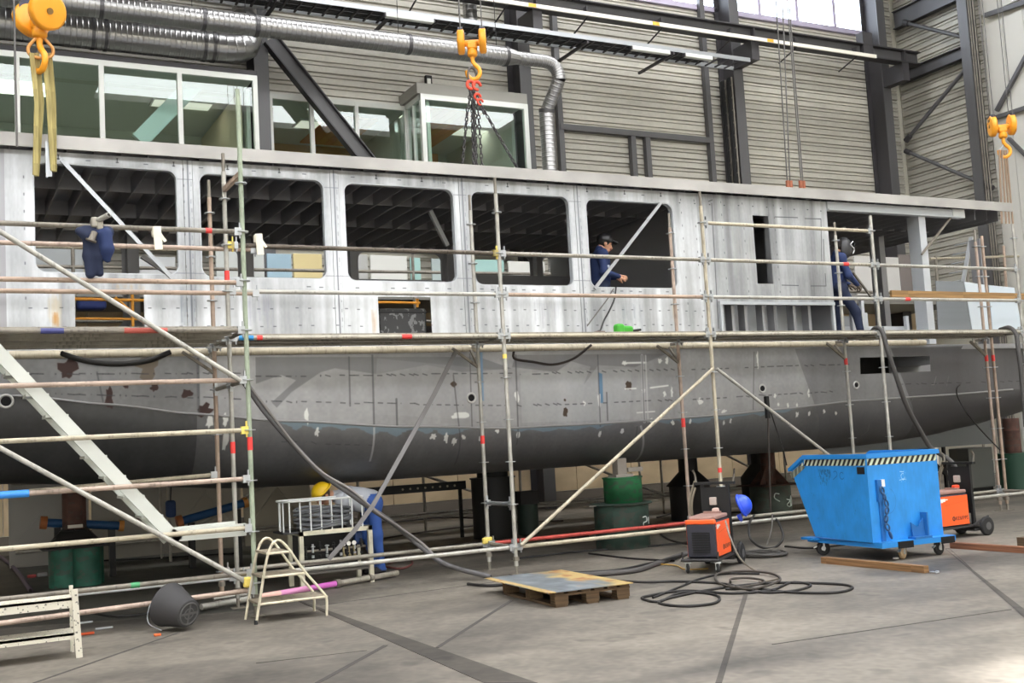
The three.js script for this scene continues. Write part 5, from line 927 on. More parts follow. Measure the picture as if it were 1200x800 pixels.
  LB('coiled_lead', [wire([V(0.64, 0.9, -0.22), V(0.6, 0.75, -0.26), V(0.61, 0.55, -0.27), V(0.62, 0.4, -0.24)], 0.014), wire([V(0.66, 0.98, -0.23), V(0.62, 0.8, -0.28), V(0.6, 0.6, -0.28), V(0.64, 0.45, -0.22)], 0.012)], flat(120, 112, 96, 0.7));
  return t;
}
welder(V(7.46, 0, -10.07), 0.637, 'orange and black welding machine on a trolley beside blue helmet', true);
welder(V(11.22, 0, -10.32), 0.04, 'orange welding machine on a trolley half hidden behind the blue bin', false);
{   // blue safety helmet hanging on the mast hook
  const p = onZ(869, 592, -10.35), t = thing('safety_helmet', 'bright blue safety helmet hanging on the welding trolley', 'helmet', p, { turn: -0.9 });
  const LB = (n, g, m, q = t) => mesh(n, g, m, q, { local: true });
  const bl = std({ color: rgb(46, 84, 226), roughness: 0.3 });
  LB('shell', new THREE.SphereGeometry(0.115, 24, 14, 0, Math.PI * 2, 0, Math.PI * 0.55).scale(1.1, 1.05, 0.9).rotateZ(-1.2), bl);
  LB('brim', new THREE.TorusGeometry(0.112, 0.014, 8, 28).scale(1.12, 0.95, 1).rotateX(Math.PI / 2).rotateZ(-1.2), bl);
  LB('peak', new THREE.CylinderGeometry(0.09, 0.09, 0.012, 20, 1, false, 0, Math.PI).rotateZ(-1.2).translate(-0.04, -0.1, 0), bl);
}

// ---------------------------------------------------------------- pallet with steel plate
{
  const t = thing('wooden_pallet', 'dark weathered wooden pallet under a stained steel sheet', 'pallet', V(5.08, 0, -9.17), { turn: -0.05 });
  const LB = (n, g, m, q = t) => mesh(n, g, m, q, { local: true });
  for (const x of [0.07, 0.4, 0.73]) for (const z of [-0.05, -0.6, -1.15]) LB('block', boxMM(x - 0.07, x + 0.07, 0.022, 0.1, z - 0.05, z + 0.05), M.woodOld);
  for (const x of [0.07, 0.4, 0.73]) LB('bottom_board', boxMM(x - 0.06, x + 0.06, 0, 0.022, -1.2, 0), M.woodOld);
  for (const z of [-0.05, -0.6, -1.15]) LB('stringer_board', boxMM(0, 0.8, 0.1, 0.119, z - 0.06, z + 0.06), M.woodOld);
  for (let i = 0; i < 6; i++) LB('top_board', boxMM(i * 0.14 + 0.0, i * 0.14 + 0.1, 0.119, 0.14, -1.2, 0), M.woodOld);
  const rusty = dataTex(512, 512, (u, v) => {
    const x = u * 1.6, n = fbm(u * 4, v * 3, 4, 5, 4), n2 = fbm(u * 12, v * 9, 12, 15, 3), warm = clamp((0.62 - v) * 3 + (n - 0.5) * 4, 0, 1), rust = clamp((n2 - 0.55) * 4, 0, 1) * warm;
    const g = 0.5 + (n2 - 0.5) * 0.2, r = lerp(lerp(g * 0.95, 0.78, warm * 0.85), 0.6, rust), gg = lerp(lerp(g, 0.66, warm * 0.85), 0.38, rust), b = lerp(lerp(g * 1.04, 0.4, warm * 0.85), 0.22, rust);
    return [r + (n - 0.5) * 0.2, gg + (n - 0.5) * 0.2, b + (n - 0.5) * 0.2];
  }, true, [1.6, 0.95]);
  rusty.rotation = Math.PI / 2;
  const p = thing('steel_sheet', 'rust and yellow stained steel sheet lying on the wooden pallet', 'steel sheet', V(5.08, 0.14, -9.17), { turn: -0.05 });
  mesh('sheet', boxMM(-0.08, 0.83, 0.001, 0.009, -1.5, 0.03), std({ map: rusty, roughness: 0.5, metalness: 0.15 }), p, { local: true });
}
// loose timbers
{
  const beam = (name, a, b, h, w, m, label) => { const p = onY(...a, 0), q = onY(...b, 0), o = bar(p.clone().setY(h / 2), q.clone().setY(h / 2), w, h); tag(mesh(name, o, m), label, 'timber'); };
  beam('timber_beam', [965, 659.5], [1086, 671], 0.07, 0.07, M.wood, 'squared brown timber lying in front of the blue bin');
  beam('timber_beam', [1116, 642], [1212, 648.5], 0.07, 0.08, M.woodRed, 'pinkish timber lying behind the channel near second welder');
  beam('timber_beam', [1196, 639], [1230, 642], 0.1, 0.1, M.woodOld, 'dark short timber end near the pinkish timber');
  const s = onY(1095, 670, 0.01); tag(mesh('steel_offcut', [rbox(0.05, 0.012, 0.09, 0.004, s.x, 0.008, s.z), cyl(0.018, 0.012, s.x + 0.02, 0.01, s.z + 0.02, 12)], M.galv), 'small bright steel offcut beside end of brown timber', 'offcut');
}

// ---------------------------------------------------------------- shoring stands
const paintTex = (r, g, b, s) => dataTex(256, 128, (u, v) => { const n = fbm(u * 6, v * 4, 6, s, 4), m = fbm(u * 14, v * 10, 14, s + 9, 3), w = m > 0.62 ? 0.55 : 0; const k = 0.8 + (n - 0.5) * 0.5; return [lerp(r * k, 0.3, w), lerp(g * k, 0.27, w), lerp(b * k, 0.25, w)]; }, true, [1.2, 0.6]);
const greenOld = std({ map: paintTex(0.24, 0.34, 0.3, 3), roughness: 0.7 }), greenDrum = std({ map: paintTex(0.16, 0.5, 0.3, 7), roughness: 0.6 }), teal = std({ map: paintTex(0.16, 0.42, 0.34, 12), roughness: 0.6 }), rust = std({ map: paintTex(0.42, 0.29, 0.25, 21), roughness: 0.8 }), dkSteel = flat(46, 44, 44, 0.7, 0.2);
const coneRibs = (c, y0, y1, r0, r1, n = 4) => { const o = []; for (let i = 0; i < n; i++) { const a = i * Math.PI * 2 / n + 0.4, s = new THREE.Shape([[0, y0], [r0, y0], [r1, y1], [0, y1]].map(([x, y]) => new THREE.Vector2(x, y))); o.push(new THREE.ExtrudeGeometry(s, { depth: 0.012, bevelEnabled: false }).translate(0, 0, -0.006).rotateY(a).translate(c.x, 0, c.z)); } return o; };
const chalk = (c, r, y, ang, draw, m = flat(214, 222, 214, 0.8)) => draw.map((pts) => wire(pts.map(([u, v]) => V(c.x + Math.cos(ang + u / r) * (r + 0.002), y + v, c.z + Math.sin(ang + u / r) * (r + 0.002))), 0.008, 24, 4));
const chalkM = flat(214, 222, 216, 0.8);
function stand(c, parts, label, name = 'shoring_stand') { const t = thing(name, label, 'stand', V(c.x, 0, c.z), { world: true }); parts(t); return t; }
{
  const c3 = V(8.5, 0, -13.28);
  stand(c3, (t) => {
    const b = mesh('lower_drum', new THREE.LatheGeometry([[0, 0], [0.38, 0], [0.385, 0.59], [0.44, 0.6], [0.44, 0.618], [0, 0.618]].map(([a, y]) => new THREE.Vector2(a, y)), 36).translate(c3.x, 0, c3.z), greenOld, t);
    for (const g of chalk(c3, 0.386, 0.36, 1.15, [[[0.06, 0.06], [-0.02, 0.06], [-0.03, 0.0], [0.05, -0.02], [0.04, -0.09], [-0.03, -0.08]], [[-0.09, 0.05], [-0.1, -0.04]]])) mesh('chalk_mark', g, chalkM, b);
    mesh('drum_flange', [boxMM(c3.x - 0.55, c3.x + 0.6, 0.6, 0.615, c3.z - 0.1, c3.z + 0.06)], M.tubeDull, t);
    mesh('upper_drum', new THREE.LatheGeometry([[0, 0.62], [0.27, 0.62], [0.27, 0.95], [0.285, 0.96], [0.285, 0.975], [0, 0.975]].map(([a, y]) => new THREE.Vector2(a, y)), 32).translate(c3.x + 0.05, 0, c3.z), greenDrum, t);
    mesh('packing', [boxMM(c3.x - 0.12, c3.x + 0.16, 0.975, 1.01, c3.z - 0.1, c3.z + 0.12), boxMM(c3.x - 0.05, c3.x + 0.1, 1.01, 1.235, c3.z - 0.08, c3.z + 0.06), boxMM(c3.x + 0.1, c3.x + 0.34, 1.04, 1.1, c3.z, c3.z + 0.1)], flat(150, 142, 134, 0.8), t);
  }, 'green drum stacked on larger scarred drum under the hull');
  const c5 = V(13.05, 0, -15.5);
  stand(c5, (t) => {
    const b = mesh('lower_drum', cyl(0.36, 0.53, c5.x, 0, c5.z, 32), std({ map: paintTex(0.34, 0.38, 0.34, 33), roughness: 0.75 }), t);
    for (const g of [...chalk(c5, 0.362, 0.33, 1.95, [[[-0.04, 0.06], [0.03, 0.07], [0.05, 0.0], [-0.04, -0.07]]]), ...chalk(c5, 0.362, 0.24, 1.3, [[[0.05, 0.05], [-0.05, 0.02], [0.05, -0.05], [-0.05, -0.08], [-0.06, 0.02]], [[-0.1, 0.1], [-0.14, 0.02], [-0.1, -0.08], [-0.06, 0.0], [-0.1, 0.1]]])]) mesh('chalk_mark', g, chalkM, b);
    mesh('top_plate', boxMM(c5.x - 0.42, c5.x + 0.42, 0.53, 0.55, c5.z - 0.4, c5.z + 0.4), rust, t);
    mesh('gusset', coneRibs(c5, 0.55, 0.82, 0.38, 0.14, 4), rust, t);
    mesh('prop', [cyl(0.13, 0.6, c5.x, 0.55, c5.z, 20)], rust, t);
  }, 'rusty gusseted prop on a chalk-marked drum beside blue bin');
  const cb = V(11.9, 0, -16.3);
  stand(cb, (t) => { mesh('lower_drum', cyl(0.36, 0.6, cb.x, 0, cb.z, 28), dkSteel, t); mesh('gusset', coneRibs(cb, 0.6, 0.86, 0.42, 0.15, 4), M.black, t); mesh('cone', cyl(0.16, 0.26, cb.x, 0.6, cb.z, 24, 0.42), M.black, t); mesh('prop', cyl(0.17, 0.35, cb.x, 0.8, cb.z, 20), M.black, t); }, 'black conical prop on dark drum behind the first welder');
  const cg = V(1.6, 0, -15.85);
  stand(cg, (t) => {
    mesh('twin_tube', cyl(0.19, 0.5, cg.x - 0.14, 0, cg.z + 0.02, 24), teal, t); mesh('twin_tube', cyl(0.19, 0.5, cg.x + 0.12, 0, cg.z + 0.1, 24), teal, t); mesh('twin_tube', cyl(0.15, 0.5, cg.x + 0.22, 0, cg.z - 0.1, 24), teal, t);
    mesh('top_plate', boxMM(cg.x - 0.42, cg.x + 0.42, 0.5, 0.52, cg.z - 0.35, cg.z + 0.35), dkSteel, t);
    mesh('gusset', coneRibs(cg, 0.52, 0.76, 0.4, 0.16, 6), dkSteel, t); mesh('cone', cyl(0.2, 0.2, cg.x, 0.52, cg.z, 6, 0.4), dkSteel, t);
    mesh('prop', cyl(0.15, 0.57, cg.x, 0.74, cg.z, 20), rust, t);
    mesh('packing', [boxMM(cg.x - 0.1, cg.x + 0.08, 0.76, 0.8, cg.z + 0.16, cg.z + 0.22)], flat(206, 200, 190, 0.7), t);
  }, 'teal green tube stand with gusseted rusty prop behind stair tower');
  const cd = V(8.15, 0, -16.6);
  stand(cd, (t) => { mesh('lower_drum', cyl(0.36, 0.98, cd.x, 0, cd.z, 28), M.black, t); mesh('cap', [cyl(0.38, 0.02, cd.x, 0.97, cd.z, 28), cyl(0.26, 0.165, cd.x, 0.98, cd.z, 20)], M.black, t); mesh('side_drum', cyl(0.18, 0.5, cd.x + 0.62, 0, cd.z, 20), flat(40, 56, 48, 0.6), t); mesh('top_block', boxMM(cd.x + 0.45, cd.x + 0.8, 0.5, 0.72, cd.z - 0.1, cd.z + 0.1), dkSteel, t); }, 'tall black drum stand under the hull behind scaffold ladder frame');
  const ce = onY(1192, 574, 0);
  stand(ce, (t) => { mesh('lower_drum', cyl(0.34, 0.75, ce.x, 0, ce.z, 24), flat(38, 74, 58, 0.6), t); mesh('prop', cyl(0.16, 0.7, ce.x, 0.75, ce.z, 16), rust, t); }, 'dark green drum stand at the far end of the scaffold');
  const cf = V(16.2, 0, -15.2);
  stand(cf, (t) => { mesh('keel_block', boxMM(cf.x - 0.5, cf.x + 0.45, 0.86, 0.99, cf.z - 0.2, cf.z + 0.2), dkSteel, t); mesh('prop', [cyl(0.12, 0.86, cf.x - 0.1, 0, cf.z, 16)], dkSteel, t); mesh('base_plate', boxMM(cf.x - 0.35, cf.x + 0.35, 0, 0.03, cf.z - 0.3, cf.z + 0.3), dkSteel, t); }, 'dark keel prop under the rising end of the boat');
  const ch = V(14.0, 0, -16.9);
  stand(ch, (t) => { mesh('lower_drum', cyl(0.36, 0.62, ch.x, 0, ch.z, 24), dkSteel, t); mesh('prop', cyl(0.14, 0.52, ch.x, 0.62, ch.z, 16), dkSteel, t); mesh('cone', cyl(0.15, 0.25, ch.x, 0.62, ch.z, 20, 0.36), dkSteel, t); }, 'dark prop on drum on the far side of the hull');
}

// ---------------------------------------------------------------- step stools
{
  const cream = std({ map: M.tube[0].map, color: rgb(248, 242, 222), roughness: 0.6 }), tread = std({ map: M.tube[0].map, color: rgb(170, 160, 144), roughness: 0.8 });
  const zn = -10.48, zf = -10.88, N = (px, py) => onZ(px, py, zn);
  const t = thing('step_stool', 'cream tubular three-step stool in front of the scaffold', 'stool', V(2.95, 0, -10.7), { world: true });
  const A = N(300, 731), path = [V(A.x, 0.0, 0), N(305, 700), N(314, 650), N(320, 636), N(326, 632.5), N(333, 637), N(356, 668), N(376, 691), N(382, 699), N(383, 722)];
  for (const z of [zn, zf]) mesh('side_frame', wire(path.map((p, i) => V(p.x, i === 0 || i === path.length - 1 ? 0.0 : p.y, z)), 0.013, 60, 8), cream, t);
  const step = (pa, pb, h) => { const a = N(...pa), b = N(...pb), y = (a.y + b.y) / 2; const s = mesh('step', boxMM(a.x, b.x, y - 0.012, y + 0.008, zf, zn), tread, t); mesh('step_edge', [rod(V(a.x, y - 0.004, zn), V(b.x, y - 0.004, zn), 0.012, 8), rod(V(b.x, y - 0.004, zf), V(b.x, y - 0.004, zn), 0.012, 8), rod(V(a.x, y - 0.004, zf), V(b.x, y - 0.004, zf), 0.012, 8)], cream, s); };
  step([312, 648], [338, 646], 0); step([307, 675], [357, 672], 0); step([303, 707], [383, 699], 0);
  mesh('foot_cap', rod(V(A.x, 0, zn), V(A.x, 0.04, zn), 0.018, 8), M.rubber, t);
  // white bench corner at the left edge
  const zb = onY(94, 770, 0).z, B = (px, py, z = zb) => onZ(px, py, z);
  const w = thing('work_bench', 'chipped white metal step bench standing before the stair tower', 'bench', V(B(60, 770).x, 0, zb), { world: true });
  const leg = B(93, 769), topY = B(88, 690).y;
  const wp = std({ map: dataTex(128, 128, (u, v) => { const n = fbm(u * 16, v * 16, 16, 3, 3), k = n < 0.3 ? 0.42 : 0.8; return [k, k * 0.98, k * 0.9]; }, true, [0.3, 0.3]), roughness: 0.7 });
  mesh('leg', [bar(V(leg.x, 0, zb), V(B(87, 690).x, topY, zb), 0.05, 0.03, V(0, 0, 1))], wp, w);
  mesh('leg', [bar(V(leg.x - 1.1, 0, zb), V(B(87, 690).x - 1.08, topY, zb), 0.05, 0.03, V(0, 0, 1))], wp, w);
  const u = B(86, 703), l = B(88, 744);
  mesh('upper_step', [boxMM(u.x - 1.15, u.x, u.y - 0.06, u.y + 0.02, zb - 0.02, zb), boxMM(u.x - 1.15, u.x, u.y + 0.0, u.y + 0.02, zb - 0.3, zb)], wp, w);
  mesh('lower_step', [boxMM(l.x - 1.15, l.x, l.y - 0.03, l.y + 0.02, zb - 0.02, zb), boxMM(l.x - 1.15, l.x, l.y + 0.0, l.y + 0.02, zb - 0.34, zb)], wp, w);
  mesh('rear_leg', [bar(V(leg.x - 0.02, 0, zb - 0.34), V(leg.x - 0.02, topY, zb - 0.34), 0.03, 0.03, V(0, 0, 1))], wp, w);
}
// bucket lying on its side
{
  const m = onY(207, 738, 0), t = thing('rubber_bucket', 'black rubber bucket lying on its side by the stair tower', 'bucket', V(m.x + 0.02, 0.19, m.z + 0.06), { turn: -1.05 });
  const prof = [[0.0, 0.13], [0.12, 0.13], [0.13, 0.12], [0.2, -0.15], [0.207, -0.155], [0.207, -0.165], [0.192, -0.165], [0.118, 0.1], [0, 0.1]];
  const g = new THREE.LatheGeometry(prof.map(([a, b]) => new THREE.Vector2(a, b)), 32);
  const tilt = (q) => q.rotateZ(-Math.PI / 2).rotateZ(-0.26);   // axis along +x, base slightly lower
  const b = mesh('body', tilt(g), flat(58, 57, 58, 0.75), t, { local: true });
  mesh('base_ring', [tilt(new THREE.TorusGeometry(0.1, 0.008, 6, 24).rotateX(Math.PI / 2).translate(0, 0.131, 0)), tilt(new THREE.TorusGeometry(0.05, 0.006, 6, 20).rotateX(Math.PI / 2).translate(0, 0.131, 0)), tilt(box(0.2, 0.008, 0.02).translate(0, 0.131, 0)), tilt(box(0.02, 0.008, 0.2).translate(0, 0.131, 0))], flat(84, 83, 82, 0.8), b, { local: true });
  mesh('wire_handle', wire([V(-0.19, 0.19, 0), V(-0.26, 0.05, 0.12), V(-0.24, -0.1, 0.16), V(-0.1, -0.17, 0.13)], 0.005, 24, 5), M.galv, t, { local: true });
}
// long tube with pink and purple sections, lying on the floor
{
  const a = onY(236, 711, 0.05), b = onY(466, 671, 0.05), d = b.clone().sub(a), t = thing('coloured_tube', 'long floor tube with pink and purple painted sections under the stool', 'tube', V((a.x + b.x) / 2, 0, (a.z + b.z) / 2), { world: true });
  const P = (k) => a.clone().addScaledVector(d, k);
  const secs = [[0, 0.26, M.tube[0]], [0.26, 0.36, flat(238, 190, 176, 0.6)], [0.36, 0.5, flat(224, 150, 196, 0.55)], [0.5, 0.66, flat(206, 104, 190, 0.55)], [0.66, 1, M.tube[2]]];
  for (const [u, v, m] of secs) mesh('tube_section', rod(P(u), P(v), 0.032, 14), m, t);
  for (const k of [0.24, 0.655, 0.84]) mesh('coupler', rod(P(k - 0.01), P(k + 0.012), 0.05, 12), M.tubeDull, t);
  const c = onY(250, 702, 0.06), e = onY(300, 694, 0.06); tag(mesh('loose_tube', [rod(c, c.clone().lerp(e, 0.5), 0.016, 8), rod(c.clone().lerp(e, 0.5), e, 0.03, 10)], M.tube[0]), 'short grey telescopic tube lying beside the stair tower foot', 'tube');
}
// gas manifold rack with cage of hoses
{
  const z0 = -12.66, xr = onZ(434, 640, z0).x, w = 0.84, x0 = xr - w, dp = 0.45;
  const t = thing('manifold_rack', 'cream frame rack with pressure gauges and hose cage on top', 'rack', V(xr - w / 2, 0, z0 - dp / 2), { world: true });
  const cr = std({ map: M.tube[0].map, color: rgb(252, 250, 232), roughness: 0.6 }), hT = 0.66;
  for (const [x, z] of [[x0, z0], [xr, z0], [x0, z0 - dp], [xr, z0 - dp]]) mesh('leg', boxMM(x - 0.025, x + 0.025, 0, hT, z - 0.025, z + 0.025), cr, t);
  mesh('top_frame', [boxMM(x0 - 0.025, xr + 0.025, hT - 0.05, hT, z0 - 0.025, z0 + 0.025), boxMM(x0 - 0.025, xr + 0.025, hT - 0.05, hT, z0 - dp - 0.025, z0 - dp + 0.025), boxMM(x0 - 0.025, x0 + 0.025, hT - 0.05, hT, z0 - dp, z0), boxMM(xr - 0.025, xr + 0.025, hT - 0.05, hT, z0 - dp, z0)], cr, t);
  mesh('shelf', boxMM(x0, xr, 0.16, 0.18, z0 - dp, z0), flat(96, 92, 86, 0.8), t);
  // cage
  const yc = onZ(380, 584, z0 - 0.2).y, cage = mesh('cage_rail', wire([V(x0 - 0.16, yc, z0 - 0.04), V(x0 - 0.12, yc, z0 - 0.01), V(xr - 0.1, yc, z0 - 0.01), V(xr - 0.05, yc, z0 - 0.06), V(xr - 0.05, yc, z0 - dp + 0.05), V(xr - 0.1, yc, z0 - dp), V(x0 - 0.12, yc, z0 - dp), V(x0 - 0.16, yc, z0 - dp + 0.05)], 0.012, 90, 8, true), M.whitePaint, t);
  for (let i = 0; i <= 7; i++) { const x = lerp(x0 - 0.12, xr - 0.08, i / 7); mesh('cage_bar', rod(V(x, hT, z0 - 0.01), V(x, yc, z0 - 0.01), 0.009, 8), M.whitePaint, cage); mesh('cage_bar', rod(V(x, hT, z0 - dp), V(x, yc, z0 - dp), 0.009, 8), M.whitePaint, cage); }
  for (const k of [0.3, 0.6]) mesh('cage_bar', rod(V(x0 - 0.16, hT - 0.02, z0 - dp * k), V(x0 - 0.16, yc, z0 - dp * k), 0.009, 8), M.whitePaint, cage);
  mesh('cage_floor', boxMM(x0 - 0.2, xr, hT - 0.02, hT, z0 - dp, z0), flat(60, 60, 62, 0.7), cage);
  // gauges and valves
  for (let i = 0; i < 3; i++) { const p = onZ(402 + i * 6.2, 637 - i * 0.8, z0 - 0.05); const g = mesh('pressure_gauge', new THREE.CylinderGeometry(0.03, 0.03, 0.03, 20).rotateX(Math.PI / 2).translate(p.x, p.y, z0 - 0.05), M.black, t); mesh('dial', new THREE.CylinderGeometry(0.026, 0.026, 0.004, 20).rotateX(Math.PI / 2).translate(p.x, p.y, z0 - 0.033), flat(232, 230, 222, 0.5), g); mesh('valve_stem', [rod(V(p.x, p.y, z0 - 0.06), V(p.x + 0.01, p.y - 0.13, z0 - 0.06), 0.012, 8), rbox(0.03, 0.05, 0.04, 0.008, p.x + 0.01, p.y - 0.15, z0 - 0.05)], flat(150, 138, 104, 0.4, 0.5), g); }
  for (let i = 0; i < 9; i++) { const x = x0 + 0.07 + i * 0.085; mesh('valve', [cyl(0.014, 0.1, x, 0.38 + 0.02 * (i % 3), z0 - 0.06, 8), rod(V(x - 0.025, 0.47, z0 - 0.05), V(x + 0.025, 0.47, z0 - 0.05), 0.008, 6), cyl(0.018, 0.03, x, 0.34, z0 - 0.06, 8)], i % 2 ? M.galv : M.black, t); }
  mesh('manifold_pipe', [rod(V(x0 + 0.03, 0.42, z0 - 0.08), V(xr - 0.03, 0.42, z0 - 0.08), 0.014, 8), rod(V(x0 + 0.03, 0.26, z0 - 0.08), V(xr - 0.03, 0.28, z0 - 0.08), 0.012, 8)], M.tubeDull, t);
  mesh('blue_canister', [rbox(0.09, 0.16, 0.1, 0.02, xr - 0.1, 0.52, z0 - 0.16)], flat(34, 64, 118, 0.5), t);
  mesh('back_plate', boxMM(x0 + 0.02, xr - 0.02, 0.2, hT - 0.05, z0 - dp + 0.03, z0 - dp + 0.04), M.black, t);
  // hose heap in the cage
  const hp = []; for (let i = 0; i < 15 * 12; i++) { const k = i / 12, a = i / 12 * Math.PI * 2, lay = Math.floor(k) % 6; hp.push(V((x0 + xr) / 2 - 0.08 + Math.cos(a) * (0.27 + 0.08 * hash(Math.floor(k), 1, 1)), hT + 0.03 + lay * 0.042 + 0.02 * Math.sin(a * 2 + k), z0 - dp / 2 + Math.sin(a) * (0.13 + 0.09 * hash(Math.floor(k), 3, 3)))); }
  tag(mesh('hose_coil', wire(hp, 0.016, 900, 6), flat(112, 115, 119, 0.6)), 'long grey hose coiled up in the cage on the manifold rack', 'hose');
}

// ---------------------------------------------------------------- cables and hoses
{
  const cable = (name, pts, r, m, label, group) => { const o = tag(mesh(name, wire(pts, r, pts.length * 8, 6), m), label, 'cable', group); return o; };
  const F = (arr, y = 0.012) => arr.map(([a, b, h]) => onY(a, b, h ?? y));
  const Zp = (arr, z) => arr.map(([a, b, dz]) => onZ(a, b, z + (dz ?? 0)));
  const blk = flat(30, 28, 27, 0.65), grey = flat(96, 92, 88, 0.7);
  // welder lead: loops on the open floor
  cable('welding_cable', F([[720, 680], [758, 682], [790, 681], [850, 684], [895, 694], [930, 692], [950, 685], [930, 682], [900, 692], [860, 695], [800, 692], [760, 698], [752, 700], [770, 705], [800, 694], [830, 695], [843, 700], [835, 707], [805, 710], [778, 708], [772, 705], [800, 697], [850, 688], [900, 683], [950, 683], [990, 685], [999, 689], [980, 694], [930, 694], [880, 689], [850, 690]]), 0.013, blk, 'black welding cable in long loops on the open floor');
  cable('welding_cable', F([[853, 684], [862, 688], [880, 690], [910, 682], [914, 677], [900, 671], [870, 669], [845, 671], [838, 676], [845, 684], [862, 688], [890, 684], [895, 680], [875, 677], [858, 678], [856, 682]], 0.03), 0.012, flat(60, 54, 48, 0.7), 'brown-grey cable coiled beside the first welding machine');
  const w1 = [onZ(850, 610, -9.95), onZ(856, 630, -9.8), onZ(868, 655, -9.72), ...F([[885, 668], [905, 672], [912, 677], [890, 682]])];
  cable('welding_cable', w1, 0.011, flat(128, 120, 110, 0.6), 'pale lead falling from welding machine side down to the floor');
  cable('welding_cable', F([[765, 700], [800, 686], [820, 678], [850, 672], [890, 672]]), 0.011, blk, 'dark lead passing under the front casters of the welder');
  // coil on the floor behind
  { const c = onY(894, 651, 0), pts = []; for (let i = 0; i < 72; i++) { const k = i / 12, a = k * Math.PI * 2; pts.push(V(c.x + Math.cos(a) * (0.18 + 0.028 * (k % 4)), 0.016 + 0.02 * Math.floor(k / 3) + 0.006 * Math.sin(a * 1.5), c.z + Math.sin(a) * (0.22 + 0.03 * (k % 4)))); } tag(mesh('cable_coil', wire(pts, 0.015, 360, 6), flat(78, 75, 72, 0.7)), 'flat grey cable coil lying behind the first welding machine', 'cable'); }
  cable('hanging_cable', [onZ(884, 603, -11.9), onZ(878, 615, -11.6), onZ(880, 632, -11.4), onZ(892, 641, -11.4), onZ(908, 641, -11.4), onZ(917, 632, -11.4), onZ(914, 615, -11.6), onZ(905, 603, -11.9)], 0.016, blk, 'black cable loop hanging over the lower scaffold ledger');
  cable('hanging_cable', [onZ(905, 603, -11.72), onZ(904, 620, -11.6), onZ(899, 638, -11.6)], 0.01, grey, 'thin grey lead hanging inside the black cable loop');
  // bundle from pallet to the welder
  cable('hose_bundle', F([[655, 673], [690, 673], [720, 671], [745, 668], [770, 660], [792, 652], [805, 648]], 0.03), 0.03, flat(76, 73, 72, 0.7), 'thick grey hose bundle running from the pallet to the welder');
  cable('hose_bundle', F([[670, 671], [720, 668], [760, 660], [800, 650]], 0.05), 0.014, blk, 'black hose lying on top of the thick grey bundle');
  cable('yellow_cable', F([[748, 665], [762, 661], [790, 662], [805, 667], [830, 666]]), 0.008, flat(176, 140, 70, 0.6), 'thin yellow cable on the floor beside the welder');
  cable('floor_cable', F([[690, 648], [740, 654], [790, 657]]), 0.012, blk, 'thin black cable between the stacked drums and the welder');
  cable('floor_cable', F([[760, 612], [790, 634], [812, 637], [835, 630]]), 0.014, blk, 'black cable curving between drum stand and welder front');
  // crossing straps: two dark bands from deck and ground
  const strap = flat(112, 110, 110, 0.7), str = (p, w, label, name = 'ratchet_strap') => tag(mesh(name, p.slice(1).map((q, i) => bar(p[i], q, w, 0.012, V(0, 0, 1))), strap), label, 'strap');
  str([onZ(534, 412, -12.3), onZ(510, 460, -12.15), onZ(480, 515, -12.0), onZ(455, 560, -11.85), onZ(437, 592, -11.75), onZ(415, 622, -11.7), onZ(385, 655, -11.7)], 0.05, 'long grey strap slanting from scaffold deck down across the rack');
  const hang = [onZ(286, 448, -12.25), onZ(310, 482, -12.2), onZ(345, 522, -12.15), onZ(375, 553, -12.1), onZ(410, 578, -12.05), onZ(437, 597, -12.05), onZ(462, 614, -12.3), onZ(490, 638, -12.4), onZ(520, 660, -12.0), onY(575, 676, 0.03)];
  const hb2 = thing('hose_bundle', 'dark twisted hose bundle slanting from stair tower to the pallet', 'cable', hang[9].clone().setY(0), { world: true });
  mesh('hose', wire(hang, 0.03, 80, 8), flat(88, 86, 87, 0.65), hb2); mesh('hose', wire(hang.map((p, i) => p.clone().add(V(0.02, 0.03 * Math.sin(i * 2), 0.03))), 0.016, 80, 6), flat(130, 126, 124, 0.6), hb2);
  // hose over the deck at the right
  cable('deck_hose', [onZ(1022, 388, -12.0), onZ(1027, 384, -11.8), onZ(1033, 387, -11.68), onZ(1040, 410, -11.6), onZ(1050, 440, -11.6), onZ(1062, 474, -11.65), onZ(1078, 504, -11.7), onZ(1092, 526, -11.7), onZ(1102, 532, -11.6), onZ(1116, 542, -11.4), onZ(1124, 556, -11.3), onZ(1128, 566, -11.2)], 0.034, flat(70, 68, 67, 0.7), 'thick black hose hung over the deck beside the hull hatch');
  cable('deck_hose', [onZ(1172, 386, -12.0), onZ(1184, 384, -11.75), onZ(1190, 390, -11.66), onZ(1194, 415, -11.6), onZ(1198, 450, -11.6), onZ(1202, 500, -11.6)], 0.034, flat(74, 72, 71, 0.7), 'thick hose looped over the deck end beside the double posts');
  cable('hull_cable', [onZ(1125, 451, -12.85), onZ(1121, 456, -12.75), onZ(1122, 464, -12.7), onZ(1132, 482, -12.5), onZ(1148, 502, -12.45), onZ(1163, 518, -12.45), onZ(1172, 527, -12.45)], 0.012, blk, 'single black cable from hull clamp to the double posts');
  cable('deck_cable', [onZ(602, 412, -12.52), onZ(602, 419, -12.55), onZ(625, 424, -12.6), onZ(648, 427, -12.6), onZ(672, 420, -12.6), onZ(693, 404, -12.55)], 0.018, flat(52, 46, 44, 0.7), 'dark cable sagging under scaffold deck in front of hull');
  cable('deck_cable', [onZ(72, 414, -12.55), onZ(90, 420, -12.62), onZ(115, 425, -12.65), onZ(145, 426, -12.65), onZ(175, 422, -12.62), onZ(200, 412, -12.55)], 0.03, blk, 'black cable bundle sagging under stair tower deck');
  cable('window_cable', [onZ(722, 336, -12.87), onZ(720, 350, -12.85), onZ(713, 366, -12.83), onZ(708, 375, -12.8), onZ(704, 386, -12.6), onZ(701, 388, -12.3)], 0.012, flat(50, 50, 50, 0.7), 'dark cable hanging from the last window behind the worker');
